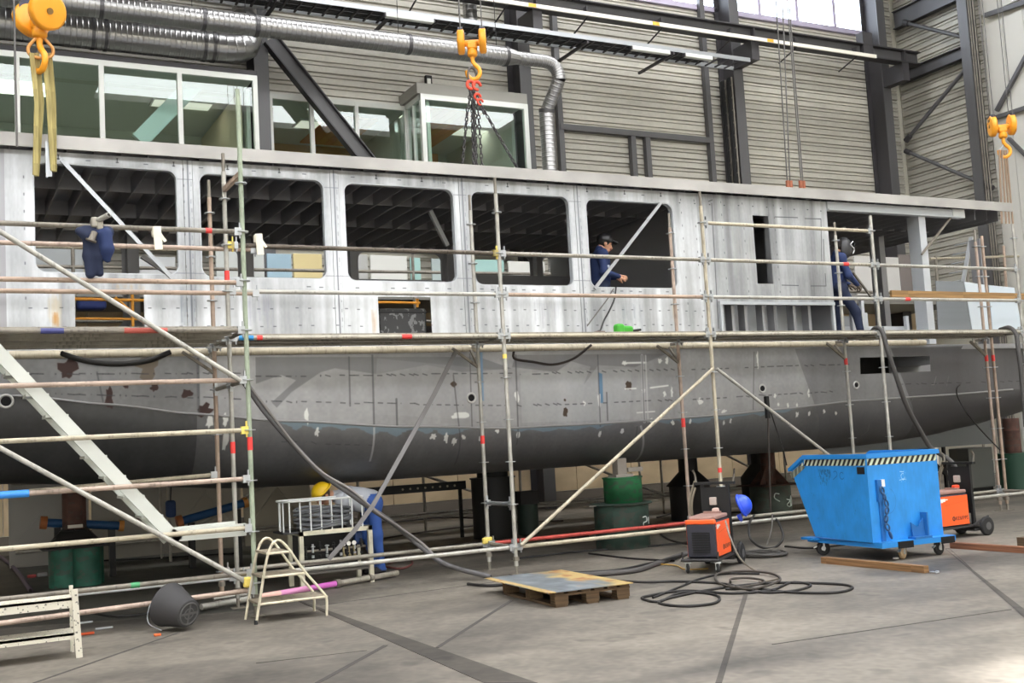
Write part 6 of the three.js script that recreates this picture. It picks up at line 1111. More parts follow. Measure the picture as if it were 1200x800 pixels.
  cable('window_cable', [onZ(719, 338, -12.87), onZ(712, 350, -12.86), onZ(700, 366, -12.84), onZ(688, 382, -12.8)], 0.008, grey, 'thin grey lead slanting down from the last window');
  // leads by the hull: pole with handle and hanging cable
  const pole = thing('hull_pole', 'dark pole clamped upright against the hull beside white diagonal tube', 'pole', onZ(902, 600, -12.55), { world: true });
  mesh('pole', rod(onZ(900, 488, -12.6), onZ(903, 600, -12.6), 0.014, 8), flat(60, 52, 48, 0.6), pole); mesh('pole_head', rbox(0.06, 0.32, 0.06, 0.01, onZ(899, 477, -12.6).x, onZ(899, 477, -12.6).y, -12.6), M.black, pole);
  cable('hanging_cable', [onZ(903, 482, -12.55), onZ(909, 500, -12.5), onZ(917, 525, -12.5), onZ(922, 545, -12.5)], 0.01, blk, 'thin cable dropping from the hull pole');
  // floor cables further back
  const far = [[[20, 660], [80, 658], [160, 655], [280, 648]], [[440, 655], [520, 640], [600, 633], [690, 628]], [[440, 632], [520, 620], [600, 612], [660, 610]], [[600, 655], [680, 646], [760, 640], [820, 634]], [[460, 612], [520, 606], [580, 609]], [[770, 606], [800, 600], [870, 600], [920, 596]], [[640, 632], [700, 620], [760, 613]], [[920, 640], [950, 642], [990, 638]], [[20, 645], [50, 640], [75, 642], [60, 648], [20, 650]], [[100, 716], [140, 722], [180, 718], [215, 712]]];
  far.forEach((p, i) => cable('floor_cable', F(p), 0.014, i % 3 === 2 ? flat(70, 60, 54, 0.7) : blk, 'thin dark cable trailing across the shadowed floor behind the scaffold', 'cables trailing under the boat'));
  cable('floor_cable', F([[455, 660], [475, 654], [483, 660], [470, 666], [452, 664]], 0.02), 0.014, flat(120, 70, 66, 0.7), 'reddish hose loop on floor beside the manifold rack');
  cable('floor_cable', F([[548, 684], [575, 686], [600, 684]], 0.02), 0.016, blk, 'black cable end beside the pallet');
  cable('purple_hose', [onY(36, 692, 0.02), onY(22, 672, 0.02), onY(6, 656, 0.02), onY(-20, 640, 0.02)], 0.03, flat(104, 92, 106, 0.6), 'mauve-grey hose on the floor behind the white bench');
  // debris
  const bit = (px, py, w, d, m, label, cat = 'debris') => { const p = onY(px, py, 0); tag(mesh('floor_debris', rbox(w, 0.02, d, 0.006, p.x, 0.011, p.z), m), label, cat); };
  bit(184.5, 745, 0.06, 0.05, flat(220, 110, 60, 0.7), 'small orange scrap on the floor before the bucket');
  bit(1050, 655, 0.05, 0.05, flat(226, 222, 214, 0.7), 'white scrap beside front caster of blue bin');
  bit(122, 737, 0.16, 0.02, M.galv, 'short bright rod on the floor behind the white bench');
  bit(97, 744, 0.2, 0.05, flat(214, 92, 50, 0.7), 'orange strip on the floor under the white bench leg');
  bit(95, 731, 0.22, 0.014, M.galv, 'thin bright rod on the floor behind white bench leg');
  const jk = onY(46, 676, 0); const tr = thing('red_hand_tool', 'red and grey hand tool on the floor behind the stair tower', 'tool', V(jk.x, 0, jk.z), { world: true });
  mesh('tool_body', rbox(0.14, 0.06, 0.08, 0.02, jk.x + 0.04, 0.03, jk.z), flat(150, 148, 146, 0.5), tr); mesh('tool_grip', rbox(0.12, 0.045, 0.05, 0.015, jk.x - 0.1, 0.024, jk.z), flat(190, 70, 70, 0.5), tr);
  // angle grinder on the deck, grey-green
  const gz = -12.2, gp = onZ(733, 383, gz), gr = thing('angle_grinder', 'green angle grinder left on the scaffold deck', 'tool', V(gp.x, 2.866, gz), { turn: 0.2 });
  mesh('grinder_body', [rbox(0.22, 0.1, 0.1, 0.035, 0, 0.07, 0), rbox(0.13, 0.14, 0.12, 0.04, -0.12, 0.075, 0)], flat(76, 178, 60, 0.5), gr, { local: true });
  mesh('grinder_spindle', [cyl(0.05, 0.02, -0.16, 0.0, 0.02, 16), rod(V(0.1, 0.05, 0), V(0.22, 0.06, 0.02), 0.012, 8)], flat(150, 110, 80, 0.5), gr, { local: true });
  mesh('dark_handle', rod(V(0.1, 0.055, 0.01), V(0.24, 0.07, 0.04), 0.016, 8), M.black, gr, { local: true });
  const ln = onZ(702, 387, -12.1); tag(mesh('hose_junction', rbox(0.14, 0.04, 0.1, 0.015, ln.x, 2.886, -12.1), flat(96, 74, 66, 0.6)), 'small dark cable junction on deck left of the green grinder', 'junction');
}

// ---------------------------------------------------------------- people and clothing
function sdfMesh(bones, res, smooth, pad = 0.06) {   // bones: [a, b, ra, rb, colour, smoothless?]; one continuous surface with a colour for each bone
  const bb = new THREE.Box3(); for (const [a, b, ra, rb] of bones) { const r = Math.max(ra, rb) + pad; bb.expandByPoint(a.clone().addScalar(r)); bb.expandByPoint(a.clone().addScalar(-r)); bb.expandByPoint(b.clone().addScalar(r)); bb.expandByPoint(b.clone().addScalar(-r)); }
  const c = bb.getCenter(V()), s = bb.getSize(V()), half = Math.max(s.x, s.y, s.z) / 2;
  const mc = new MarchingCubes(res, std({}), false, false, 200000); mc.isolation = 0;
  const B = bones.map(([a, b, ra, rb, col]) => { const d = b.clone().sub(a); return { ax: a.x, ay: a.y, az: a.z, dx: d.x, dy: d.y, dz: d.z, l2: Math.max(1e-9, d.lengthSq()), ra, rb, col }; });
  const dist = (x, y, z, q) => { const px = x - q.ax, py = y - q.ay, pz = z - q.az, t = clamp((px * q.dx + py * q.dy + pz * q.dz) / q.l2, 0, 1), ex = px - q.dx * t, ey = py - q.dy * t, ez = pz - q.dz * t; return Math.sqrt(ex * ex + ey * ey + ez * ez) - lerp(q.ra, q.rb, t); };
  const n = mc.size, f = mc.field, h = n / 2;
  const iy0 = Math.max(0, Math.floor((bb.min.y - c.y) / half * h + h)), iy1 = Math.min(n - 1, Math.ceil((bb.max.y - c.y) / half * h + h));
  const ix0 = Math.max(0, Math.floor((bb.min.x - c.x) / half * h + h)), ix1 = Math.min(n - 1, Math.ceil((bb.max.x - c.x) / half * h + h));
  const iz0 = Math.max(0, Math.floor((bb.min.z - c.z) / half * h + h)), iz1 = Math.min(n - 1, Math.ceil((bb.max.z - c.z) / half * h + h));
  f.fill(-1);
  for (let z = iz0; z <= iz1; z++) for (let y = iy0; y <= iy1; y++) for (let x = ix0; x <= ix1; x++) {
    const X = c.x + (x - h) / h * half, Y = c.y + (y - h) / h * half, Z = c.z + (z - h) / h * half; let m = 1e9;
    for (const q of B) { const d = dist(X, Y, Z, q); const k = Math.max(smooth - Math.abs(m - d), 0) / smooth; m = Math.min(m, d) - k * k * smooth * 0.25; }
    f[x + y * n + z * n * n] = -m;
  }
  mc.update();
  const cnt = mc.count, pos = new Float32Array(cnt * 3), nor = new Float32Array(cnt * 3), col = new Float32Array(cnt * 3);
  for (let i = 0; i < cnt; i++) {
    const X = c.x + mc.positionArray[i * 3] * half, Y = c.y + mc.positionArray[i * 3 + 1] * half, Z = c.z + mc.positionArray[i * 3 + 2] * half;
    pos.set([X, Y, Z], i * 3); nor.set(mc.normalArray.subarray(i * 3, i * 3 + 3), i * 3);
    let b = 1e9, k = B[0].col; for (const q of B) { const d = dist(X, Y, Z, q); if (d < b) { b = d; k = q.col; } }
    col.set([k.r, k.g, k.b], i * 3);
  }
  const g = new THREE.BufferGeometry(); g.setAttribute('position', new THREE.BufferAttribute(pos, 3)); g.setAttribute('normal', new THREE.BufferAttribute(nor, 3)); g.setAttribute('color', new THREE.BufferAttribute(col, 3));
  return g;
}
const bodyMat = std({ vertexColors: true, roughness: 0.8 });
const skin = rgb(196, 146, 118);
function handBones(wrist, dir, side, glove) {   // palm, four curled fingers of different lengths, thumb from the side of the palm
  const d = dir.clone().normalize(), s = side.clone().normalize(), u = V().crossVectors(d, s).normalize(), out = [];
  const P = (a, b, c) => wrist.clone().addScaledVector(d, a).addScaledVector(s, b).addScaledVector(u, c);
  out.push([P(0, -0.015, 0), P(0.085, -0.022, 0), 0.022, 0.018, glove], [P(0, 0.015, 0), P(0.085, 0.022, 0), 0.022, 0.018, glove]);
  [[-0.032, 0.06], [-0.011, 0.075], [0.011, 0.07], [0.032, 0.052]].forEach(([o, L]) => { out.push([P(0.085, o, 0), P(0.085 + L * 0.5, o * 1.1, 0.012), 0.0105, 0.0095, glove], [P(0.085 + L * 0.5, o * 1.1, 0.012), P(0.085 + L * 0.8, o * 1.1, 0.04), 0.0095, 0.008, glove]); });
  out.push([P(0.02, 0.03, 0), P(0.055, 0.062, 0.012), 0.013, 0.011, glove], [P(0.055, 0.062, 0.012), P(0.085, 0.066, 0.03), 0.011, 0.009, glove]);
  return out;
}
function figure(t, J, C) {   // J: joints in the thing's own axes
  const b = [], L = (a, c, ra, rb, k) => b.push([J[a], J[c], ra, rb, k]);
  const mid = (p, q, k) => J[p].clone().lerp(J[q], k);
  b.push([J.pelvis, mid('pelvis', 'chest', 0.45), 0.15, 0.14, C.top], [mid('pelvis', 'chest', 0.4), J.chest, 0.145, 0.15, C.top]);
  b.push([J.hipL, J.hipR, 0.12, 0.12, C.legs], [J.shL, J.shR, 0.085, 0.085, C.top], [J.chest, J.neck, 0.11, 0.06, C.top], [J.neck, J.head, 0.05, 0.055, C.neck ?? skin]);
  for (const s of ['L', 'R']) { L('sh' + s, 'el' + s, 0.068, 0.052, C.sleeve ?? C.top); L('el' + s, 'wr' + s, 0.052, 0.036, C.sleeve ?? C.top); L('hip' + s, 'kn' + s, 0.1, 0.072, C.legs); L('kn' + s, 'an' + s, 0.07, 0.05, C.legs); const toe = J['an' + s].clone().add(J.fwd.clone().multiplyScalar(0.14)).add(V(0, -0.035, 0)); b.push([J['an' + s].clone().add(V(0, -0.02, 0)), toe, 0.05, 0.042, C.boots]); }
  const body = sdfMesh(b, 100, 0.05);
  const f = J.face ?? J.fwd, h = J.head, up = J.up ?? V(0, 1, 0), sd = V().crossVectors(up, f).normalize(), H = (a, u, s) => h.clone().addScaledVector(f, a).addScaledVector(up, u).addScaledVector(sd, s);
  const head = sdfMesh([[H(0, 0.03, 0), H(-0.02, 0.06, 0), 0.092, 0.088, C.hair], [H(0.02, 0.01, 0), H(0.03, -0.07, 0), 0.078, 0.05, skin], [H(0.05, 0.03, 0), H(0.035, 0.0, 0), 0.06, 0.06, skin], [H(0.105, 0.01, 0), H(0.115, -0.02, 0), 0.011, 0.016, skin], [H(0, -0.005, 0.085), H(0.005, -0.03, 0.083), 0.016, 0.012, skin], [H(0, -0.005, -0.085), H(0.005, -0.03, -0.083), 0.016, 0.012, skin], [H(-0.01, -0.06, 0), J.neck, 0.055, 0.05, C.neck ?? skin], [H(0.09, -0.05, -0.02), H(0.09, -0.05, 0.02), 0.012, 0.012, rgb(160, 98, 90)]], 56, 0.02, 0.03);
  const hands = ['L', 'R'].map((s) => { const d = J['wr' + s].clone().sub(J['el' + s]); return sdfMesh(handBones(J['wr' + s], d, V().crossVectors(d, V(0.3, 0.2, 1)).normalize(), C.hands ?? skin), 44, 0.012, 0.02); });
  mesh('body', [body, head, ...hands], bodyMat, t, { local: true });
  mesh('eyes', [new THREE.SphereGeometry(0.011, 8, 8).translate(...H(0.096, 0.028, 0.032).toArray()), new THREE.SphereGeometry(0.011, 8, 8).translate(...H(0.096, 0.028, -0.032).toArray())], M.black, t, { local: true });
  return (a, u, s) => H(a, u, s);
}
const navy = rgb(32, 48, 90), navyD = rgb(25, 35, 62), bootC = rgb(40, 36, 34);
const standing = (o = {}) => ({ fwd: V(1, 0, 0), pelvis: V(0, 0.95, 0), chest: V(0.02, 1.32, 0), neck: V(0.03, 1.5, 0), head: V(0.05, 1.62, 0), shL: V(0.02, 1.41, -0.17), shR: V(0.02, 1.41, 0.17), elL: V(0.02, 1.14, -0.24), elR: V(0.02, 1.14, 0.24), wrL: V(0.16, 0.95, -0.22), wrR: V(0.16, 0.95, 0.22), hipL: V(0, 0.92, -0.09), hipR: V(0, 0.92, 0.09), knL: V(0.02, 0.5, -0.1), knR: V(0.02, 0.5, 0.1), anL: V(0, 0.08, -0.11), anR: V(0, 0.08, 0.11), ...o });
{   // worker behind the last cabin window
  const z = -13.45, p = onZ(703, 330, z), t = thing('person', 'worker in blue jacket and dark cap behind the last cabin window', 'person', V(p.x, 2.74, z), { turn: -0.35 });
  const H = figure(t, standing({ wrR: V(0.25, 1.08, 0.14), wrL: V(0.28, 1.1, -0.1), head: V(0.1, 1.58, 0), face: V(0.9, -0.4, 0).normalize() }), { top: navy, legs: navyD, boots: bootC, hair: rgb(30, 28, 28) });
  const c = H(0.01, 0.07, 0);
  mesh('cap', [new THREE.SphereGeometry(0.118, 20, 12, 0, Math.PI * 2, 0, Math.PI * 0.55).scale(1.05, 0.95, 0.95).rotateZ(-0.35).translate(c.x, c.y - 0.01, c.z), rbox(0.12, 0.015, 0.15, 0.006).rotateZ(-0.45).translate(c.x + 0.13, c.y - 0.04, c.z)], flat(32, 32, 34, 0.35), t, { local: true });
  mesh('chest_badge', boxMM(0.06, 0.12, 1.2, 1.25, 0.155, 0.163), flat(190, 200, 214, 0.6), t, { local: true });
}
{   // welder with dark mask on the aft deck
  const z = -13.15, p = onZ(981, 330, z), t = thing('person', 'worker in blue overalls wearing a dark welding mask beside cabin end', 'person', V(p.x, 2.74, z), { turn: -0.35 });
  const H = figure(t, standing({ pelvis: V(-0.02, 0.95, 0), chest: V(0.03, 1.32, 0), head: V(0.1, 1.6, 0), face: V(0.95, -0.3, 0).normalize(), wrR: V(0.28, 0.98, 0.12), elR: V(0.1, 1.12, 0.22), wrL: V(0.24, 1.02, -0.1), knR: V(0.22, 0.56, 0.1), anR: V(0.3, 0.12, 0.1) }), { top: navy, legs: navyD, boots: rgb(30, 30, 34), hair: rgb(40, 36, 34), hands: rgb(90, 80, 70) });
  const c = H(0.06, 0.0, 0);
  const maskM = flat(52, 52, 54, 0.4), m = mesh('welding_mask', [new THREE.SphereGeometry(0.15, 24, 16, 0, Math.PI * 2, 0, Math.PI * 0.66).scale(1.28, 1.0, 0.95).rotateZ(-Math.PI / 2 - 0.25).translate(c.x - 0.02, c.y + 0.0, c.z)], maskM, t, { local: true });
  mesh('visor', rbox(0.02, 0.09, 0.12, 0.01).rotateZ(-0.3).translate(c.x + 0.155, c.y + 0.03, c.z), M.black, m, { local: true });
  mesh('mask_stripe', [wire([V(c.x + 0.12, c.y + 0.1, c.z + 0.1), V(c.x + 0.06, c.y + 0.04, c.z + 0.136), V(c.x + 0.13, c.y - 0.03, c.z + 0.1), V(c.x + 0.1, c.y - 0.1, c.z + 0.1)], 0.009, 20, 5)], flat(190, 190, 190, 0.5), m, { local: true });
}
{   // man bending over behind the manifold rack
  const z = -13.32, W = (px, py, dz = 0) => onZ(px, py, z + dz), base = W(438, 600); base.y = 0;
  const t = thing('person', 'man in grey shirt and yellow helmet bending over behind the rack', 'person', base);
  const l = (px, py, dz = 0) => W(px, py, dz).sub(base), pel = l(434, 587), ch = l(408, 583), nk = l(392, 581), hd = l(380, 580);
  const J = { fwd: V(-1, 0, 0), face: V(-0.75, -0.66, 0), up: V(-0.66, 0.75, 0), pelvis: pel, chest: ch, neck: nk, head: hd, shL: l(400, 584, -0.18), shR: l(400, 585, 0.17), elL: l(398, 606, -0.2), elR: l(403, 608, 0.16), wrL: l(388, 620, -0.12), wrR: l(392, 622, 0.1), hipL: pel.clone().add(V(0, -0.03, -0.09)), hipR: pel.clone().add(V(0, -0.03, 0.09)), knL: V(-0.06, 0.5, -0.12), knR: V(-0.02, 0.5, 0.12), anL: V(0.05, 0.08, -0.13), anR: V(0.02, 0.08, 0.13) };
  const H = figure(t, J, { top: rgb(176, 180, 188), legs: rgb(48, 82, 150), boots: bootC, hair: rgb(60, 44, 36), sleeve: rgb(176, 178, 184) });
  const c = H(0.0, 0.05, 0), q = new THREE.Quaternion().setFromUnitVectors(V(0, 1, 0), J.up.clone().normalize()), ym = std({ color: rgb(228, 188, 28), roughness: 0.35 });
  mesh('helmet', [new THREE.SphereGeometry(0.125, 24, 12, 0, Math.PI * 2, 0, Math.PI * 0.5).scale(1.08, 1.0, 0.92).applyQuaternion(q).translate(c.x, c.y, c.z), new THREE.TorusGeometry(0.128, 0.012, 6, 28).rotateX(Math.PI / 2).scale(1.1, 1, 0.94).applyQuaternion(q).translate(c.x, c.y, c.z)], ym, t, { local: true });
}
{   // overalls hung over the rail
  const z = ZT + 0.02, P = (px, py, dz = 0) => onZ(px, py, z + dz), t = thing('hanging_overalls', 'dark blue overalls hung over the stair tower rail', 'overalls', P(112, 322), { world: true });
  const b = [[P(100, 270), P(126, 272), 0.05, 0.06, navyD], [P(105, 275), P(104, 300), 0.06, 0.055, navyD], [P(104, 300), P(106, 321), 0.05, 0.045, navyD], [P(112, 275), P(114, 300), 0.06, 0.05, navyD], [P(114, 300), P(117, 320), 0.045, 0.035, navyD], [P(122, 275, 0.04), P(126, 292, 0.05), 0.07, 0.06, navy], [P(126, 292, 0.05), P(126, 304, 0.04), 0.055, 0.03, navy], [P(93, 271, 0.02), P(102, 276, 0.03), 0.04, 0.06, navyD]];
  mesh('cloth', sdfMesh(b, 64, 0.03, 0.03), bodyMat, t);
  const s = thing('tube_coupler', 'grey swivel coupler with tube stub on the stair tower rail', 'coupler', P(112, 268), { world: true });
  mesh('tube_stub', new THREE.LatheGeometry([[0.018, -0.1], [0.026, -0.1], [0.026, 0.1], [0.018, 0.1]].map(([a, y]) => new THREE.Vector2(a, y)), 18).rotateX(Math.PI / 2 - 0.2).rotateY(0.6).translate(...P(119, 256, 0.1).toArray()), M.tube[0], s);
  mesh('clamp_body', [rbox(0.09, 0.1, 0.09, 0.02, ...P(112, 261, 0.03).toArray()), rbox(0.06, 0.09, 0.06, 0.015, ...P(117, 264, 0.05).toArray())], M.tube[1], s);
  mesh('lower_cup', [rod(P(111, 272, 0.08), P(107, 281, 0.09), 0.03, 14), rod(P(107, 281, 0.09), P(106.5, 282.5, 0.09), 0.05, 16)], M.tubeDull, s);
}

// ---------------------------------------------------------------- behind and beneath the boat
{
  // boards and machines standing behind, seen through the cabin windows
  const zb = -21.2, board = (a, b, m, label, cat = 'board') => { const p = onZ(...a, zb), q = onZ(...b, zb), w = Math.abs(q.x - p.x), h = p.y - 4.72; const o = mesh('storage_board', rbox(w, h, 0.05, 0.01, (p.x + q.x) / 2, 4.72 + h / 2, zb - (cat === 'board' ? 0 : 0.2)), m); tag(o, label, cat); };
  const white = flat(206, 206, 200, 0.6), grayP = flat(150, 154, 154, 0.6), tealP = flat(150, 186, 180, 0.5), ochre = flat(206, 190, 140, 0.7), bluep = flat(150, 176, 190, 0.6);
  board([36, 286], [98, 340], grayP, 'grey sheet panel seen through the first cabin window'); board([146, 300], [206, 326], flat(176, 178, 178, 0.5), 'pale machine cover seen through right half of first cabin window');
  board([252, 292], [310, 330], flat(186, 190, 186, 0.6), 'pale board seen through left part of second cabin window'); board([312, 297], [342, 330], bluep, 'bluish board seen through the second cabin window'); board([343, 297], [378, 330], ochre, 'ochre and blue printed board seen through the second cabin window');
  board([409, 298], [432, 340], flat(170, 170, 166, 0.6), 'grey board edge seen through the third cabin window'); board([433, 299], [478, 340], white, 'white board seen through the third cabin window'); board([480, 302], [494, 345], tealP, 'teal glass panel seen through the third cabin window');
  board([505, 303], [534, 345], flat(160, 172, 170, 0.6), 'grey-green panel seen at the right of third cabin window'); board([556, 304], [592, 345], tealP, 'teal panel seen through the fourth cabin window'); board([595, 306], [640, 345], white, 'white panel seen through middle of fourth cabin window');
  board([1000, 300], [1055, 336], flat(196, 194, 190, 0.6), 'white panel seen across the open aft deck'); board([1052, 298], [1076, 330], flat(120, 112, 108, 0.7), 'stacked grey shelves seen across the aft deck'); board([1000, 340], [1050, 352], flat(150, 150, 146, 0.6), 'long low counter seen across the aft deck', 'counter');
  // gallery beam and rails behind the boat
  const zr = -19.2, gal = thing('gallery_railing', 'grey and cream railing standing behind the boat', 'railing', V(9, 0, zr), { world: true }), rail = (a, b, r, m) => { const p = onZ(...a, zr), q = onZ(...b, zr); mesh('rail', rod(p, q, r, 8), m, gal); };
  for (const x of [2, 8, 14, 20, 26]) mesh('post', rod(V(x - (x > 20 ? 3 : 0), 0, zr), V(x - (x > 20 ? 3 : 0), 5.2, zr), 0.03, 8), M.tubeDull, gal);
  rail([-20, 311], [700, 322], 0.03, M.tubeDull, 'grey far rail running behind cabin windows below the boards'); rail([-20, 287], [215, 293], 0.03, M.tubeCream, 'cream rail behind the first cabin window'); rail([250, 327], [560, 332], 0.05, M.nearBlack, 'dark conduit behind second and third cabin windows'); rail([965, 340], [1130, 347], 0.04, M.tubeDull, 'grey rail behind the aft deck'); rail([1090, 303], [1200, 300], 0.03, M.tubeCream, 'cream rail beyond the far end of the boat');
  rail([1096, 300], [1100, 350], 0.035, M.tubeDull, 'upright post beyond the far end of the boat by the cream rail'); rail([1176, 288], [1180, 350], 0.035, M.tubeRust, 'rusty upright post beyond the far end of the boat');
  // orange trolley frames inside the cabin, seen through low openings
  const og = thing('yellow_trolley', 'orange-yellow tubular frame inside cabin seen through the low opening', 'frame', onZ(150, 385, -14.2), { world: true }), zo = -14.2, yl = flat(232, 160, 52, 0.5);
  mesh('frame_tube', [rod(onZ(84, 350, zo), onZ(175, 352, zo), 0.02, 8), rod(onZ(84, 373, zo), onZ(175, 374, zo), 0.015, 8), rod(onZ(155, 342, zo), onZ(156, 392, zo), 0.02, 8), rod(onZ(135, 348, zo), onZ(160, 370, zo), 0.015, 8)], yl, og);
  mesh('frame_bag', rbox(0.34, 0.12, 0.2, 0.04, onZ(108, 356, zo).x, onZ(108, 356, zo).y, zo - 0.1), flat(36, 52, 110, 0.7), og);
  const oh = thing('yellow_trolley', 'orange-yellow bar above the black box in the second low opening', 'frame', onZ(470, 356, -13.6), { world: true });
  mesh('frame_tube', [rod(onZ(440, 354, -13.6), onZ(492, 355, -13.6), 0.018, 8), rod(onZ(489, 350, -13.6), onZ(489, 360, -13.6), 0.02, 8)], yl, oh);
  const bb = onZ(473, 375, -13.05), kb = thing('black_case', 'scuffed black case standing in the second low cabin opening', 'case', V(bb.x, 2.74, -13.1), { world: true });
  const a0 = onZ(444, 361, -13.0), a1 = onZ(499, 361, -13.0);
  mesh('case_body', rbox(a1.x - a0.x, a0.y - 2.74, 0.25, 0.02, (a0.x + a1.x) / 2, (a0.y + 2.74) / 2, -13.12), std({ map: dataTex(128, 128, (u, v) => { const n = fbm(u * 20, v * 8, 20, 6, 3), k = n > 0.68 ? 0.4 : 0.17; return [k, k, k]; }, true, [0.8, 0.5]), roughness: 0.6 }), kb);
  mesh('case_lid', rbox(a1.x - a0.x + 0.02, 0.03, 0.26, 0.01, (a0.x + a1.x) / 2, a0.y - 0.05, -13.12), M.black, kb);
  // far scaffold under and behind the hull
  const fs = thing('far_scaffold', 'tube scaffold standing in shadow on far side of the hull', 'scaffold', V(9, 0, -18.4), { world: true });
  for (const x of [3.2, 6.3, 9.4, 12.5, 15.6, 18.7]) for (const z of [-18.0, -18.75]) mesh('standard', rod(V(x, 0, z), V(x, 4.4, z), 0.0245, 8), M.tube[1], fs);
  for (const y of [0.35, 1.35, 2.85, 3.35, 3.85]) for (const z of y > 3 ? [-18.75] : [-18.0, -18.75]) mesh('ledger', rod(V(1, y, z), V(18.7, y, z), 0.0245, 8), M.tube[1], fs);
  mesh('deck_plank', boxMM(3.2, 18.7, 2.86, 2.91, -18.7, -18.05), M.tube[1], fs);
  for (const [a, b] of [[[3.2, 0.3], [6.3, 1.9]], [[9.4, 0.35], [6.3, 1.5]], [[12.5, 0.35], [9.4, 1.6]], [[12.5, 1.8], [15.6, 0.3]]]) mesh('diagonal_brace', rod(V(a[0], a[1], -17.95), V(b[0], b[1], -17.95), 0.024, 8), M.tube[1], fs);
  // perforated beam and trestle behind the rack
  const zt = -17.2, tr = thing('perforated_beam', 'dark perforated beam on thin legs in shadow behind the rack', 'beam', V(7, 0, zt), { world: true }), pa = onZ(420, 577, zt), pb = onZ(546, 568, zt), yy = (pa.y + pb.y) / 2;
  mesh('channel', boxMM(pa.x, pb.x, yy - 0.07, yy + 0.07, zt - 0.03, zt), M.black, tr);
  for (let i = 0; i < 8; i++) mesh('hole_rim', new THREE.CylinderGeometry(0.018, 0.018, 0.012, 10).rotateX(Math.PI / 2).translate(lerp(pa.x, pb.x, 0.4 + i * 0.07), yy, zt + 0.002), flat(150, 140, 120, 0.7), tr);
  for (const k of [0.05, 0.95]) mesh('leg', boxMM(lerp(pa.x, pb.x, k) - 0.03, lerp(pa.x, pb.x, k) + 0.03, 0, yy, zt - 0.06, zt - 0.03), M.black, tr);
  // grey crate stacks and steel sheets against the plinth on the left
  for (let i = 0; i < 4; i++) { const x = 1.0 + i * 1.25, o = mesh('sheet_metal_screen', [boxMM(x, x + 1.2, 0.0, 1.9, -19.62, -19.58), ...[0, 1].map((k) => bar(V(x + 0.1 + k, 0.35, -19.56), V(x + 0.6, 1.0, -19.56), 0.02, 0.02))], flat(142 + i * 4, 138 + i * 3, 132, 0.5, 0.3)); tag(o, 'creased grey sheet metal screen standing in shadow behind the stair tower', 'screen', 'creased sheet screens behind the boat'); }
  const pipe = (a, b, z, r, m, label) => { const p = onZ(...a, z), q = onZ(...b, z); const o = thing('blue_prop', label, 'prop', p.clone(), { world: true }); mesh('tube', rod(p, q, r, 14), m, o); mesh('end_cap', [rod(p, p.clone().lerp(q, 0.08), r * 1.5, 14)], flat(176, 104, 58, 0.6), o); for (const e of [p.clone().lerp(q, 0.2), p.clone().lerp(q, 0.85)]) mesh('cradle', boxMM(e.x - 0.04, e.x + 0.04, 0, e.y - r, e.z - 0.06, e.z + 0.06), M.nearBlack, o); mesh('end_cap', [rod(q.clone().lerp(p, 0.06), q, r * 1.3, 14)], flat(206, 140, 72, 0.6), o); };
  const bluem = flat(30, 74, 118, 0.45);
  pipe([47, 612], [145, 616], -16.6, 0.06, bluem, 'blue tubular prop lying behind the teal stand'); pipe([207, 612], [290, 588], -16.6, 0.06, bluem, 'blue tubular prop slanting up under the hull behind stair tower');
  const bag = onZ(200, 596, -16.4); tag(mesh('blue_bag', rbox(0.14, 0.24, 0.12, 0.04, bag.x, bag.y, -16.4), flat(34, 58, 96, 0.7)), 'dark blue bag hanging behind the stair landing', 'bag');
  tag(mesh('bag_cord', rod(V(bag.x, bag.y + 0.1, -16.4), V(bag.x + 0.02, 1.3, -16.4), 0.008, 5), M.black), 'cord holding the dark blue bag', 'cord');
  // grey timber frames and trestles at the far right under the hull
  const rz = -16.8, rt = thing('trestle_group', 'tangled dark trestle frames under rising end of hull', 'trestle', V(15, 0, rz), { world: true });
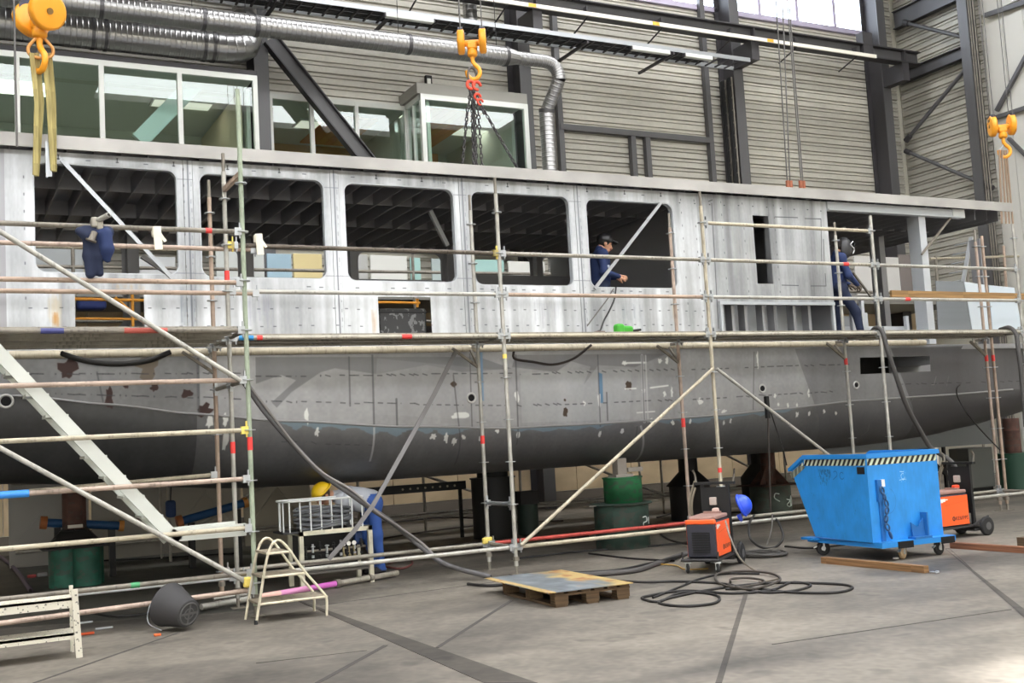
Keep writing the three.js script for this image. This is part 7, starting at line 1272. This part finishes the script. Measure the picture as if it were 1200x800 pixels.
  for (const [a, b, w] of [[[985, 560], [1130, 548], 0.05], [[990, 590], [1140, 576], 0.05], [[1062, 528], [1072, 596], 0.06], [[1082, 528], [1130, 580], 0.05], [[1105, 520], [1112, 600], 0.06], [[1000, 540], [1004, 600], 0.05], [[1040, 540], [1050, 600], 0.05], [[1092, 545], [1060, 590], 0.04], [[955, 545], [960, 600], 0.04], [[930, 556], [1000, 550], 0.04], [[975, 535], [978, 600], 0.04]]) mesh('trestle_bar', bar(onZ(...a, rz), onZ(...b, rz), w, w, V(0, 0, 1)), M.nearBlack, rt);
  const tk = onZ(1060, 534, -20.4), tank = thing('white_tank', 'pale cylindrical tank behind the blue bin under the hull', 'tank', V(tk.x, 0, -20.4), { world: true });
  mesh('tank_body', cyl(0.8, 1.1, tk.x, 0.4, -20.4, 32), flat(224, 220, 206, 0.6), tank); mesh('tank_stand', [boxMM(tk.x - 0.5, tk.x + 0.5, 0, 0.4, -20.8, -20.0)], dkSteel, tank);
  const gb = onZ(1141, 570, -15.9), gbx = thing('grey_cabinet', 'grey metal cabinet under the rising end of the hull', 'cabinet', V(gb.x, 0, -15.9), { world: true });
  mesh('cabinet_body', rbox(0.7, 0.8, 0.5, 0.02, gb.x, 0.5, -15.9), flat(92, 94, 90, 0.6), gbx); mesh('cabinet_foot', boxMM(gb.x - 0.33, gb.x + 0.33, 0, 0.1, -16.1, -15.7), M.black, gbx);
  // plank across the aft rails
  const pz = -12.15, p0 = onZ(1044, 344, pz), p1 = onZ(1230, 348, pz); tag(mesh('wooden_plank', bar(p0, p1, 0.04, 0.1), M.woodPale), 'pale wooden plank laid along the aft scaffold rail', 'plank');
  const lad = thing('aluminium_ladder', 'slanted aluminium ladder leaning on far side of aft deck', 'ladder', onZ(1132, 350, -15.5), { world: true });
  for (const dz of [0, -0.4]) mesh('ladder_rail', bar(onZ(1138, 278, -15.5 + dz), onZ(1126, 345, -15.5 + dz), 0.03, 0.09, V(0, 0, 1)), M.galv, lad);
  for (let i = 0; i < 6; i++) { const a = onZ(1138, 278, -15.5).lerp(onZ(1126, 345, -15.5), (i + 0.5) / 6); mesh('rung', rod(a, a.clone().add(V(0, 0, -0.4)), 0.014, 8), M.galv, lad); }
}

renderer.render(scene, camera);
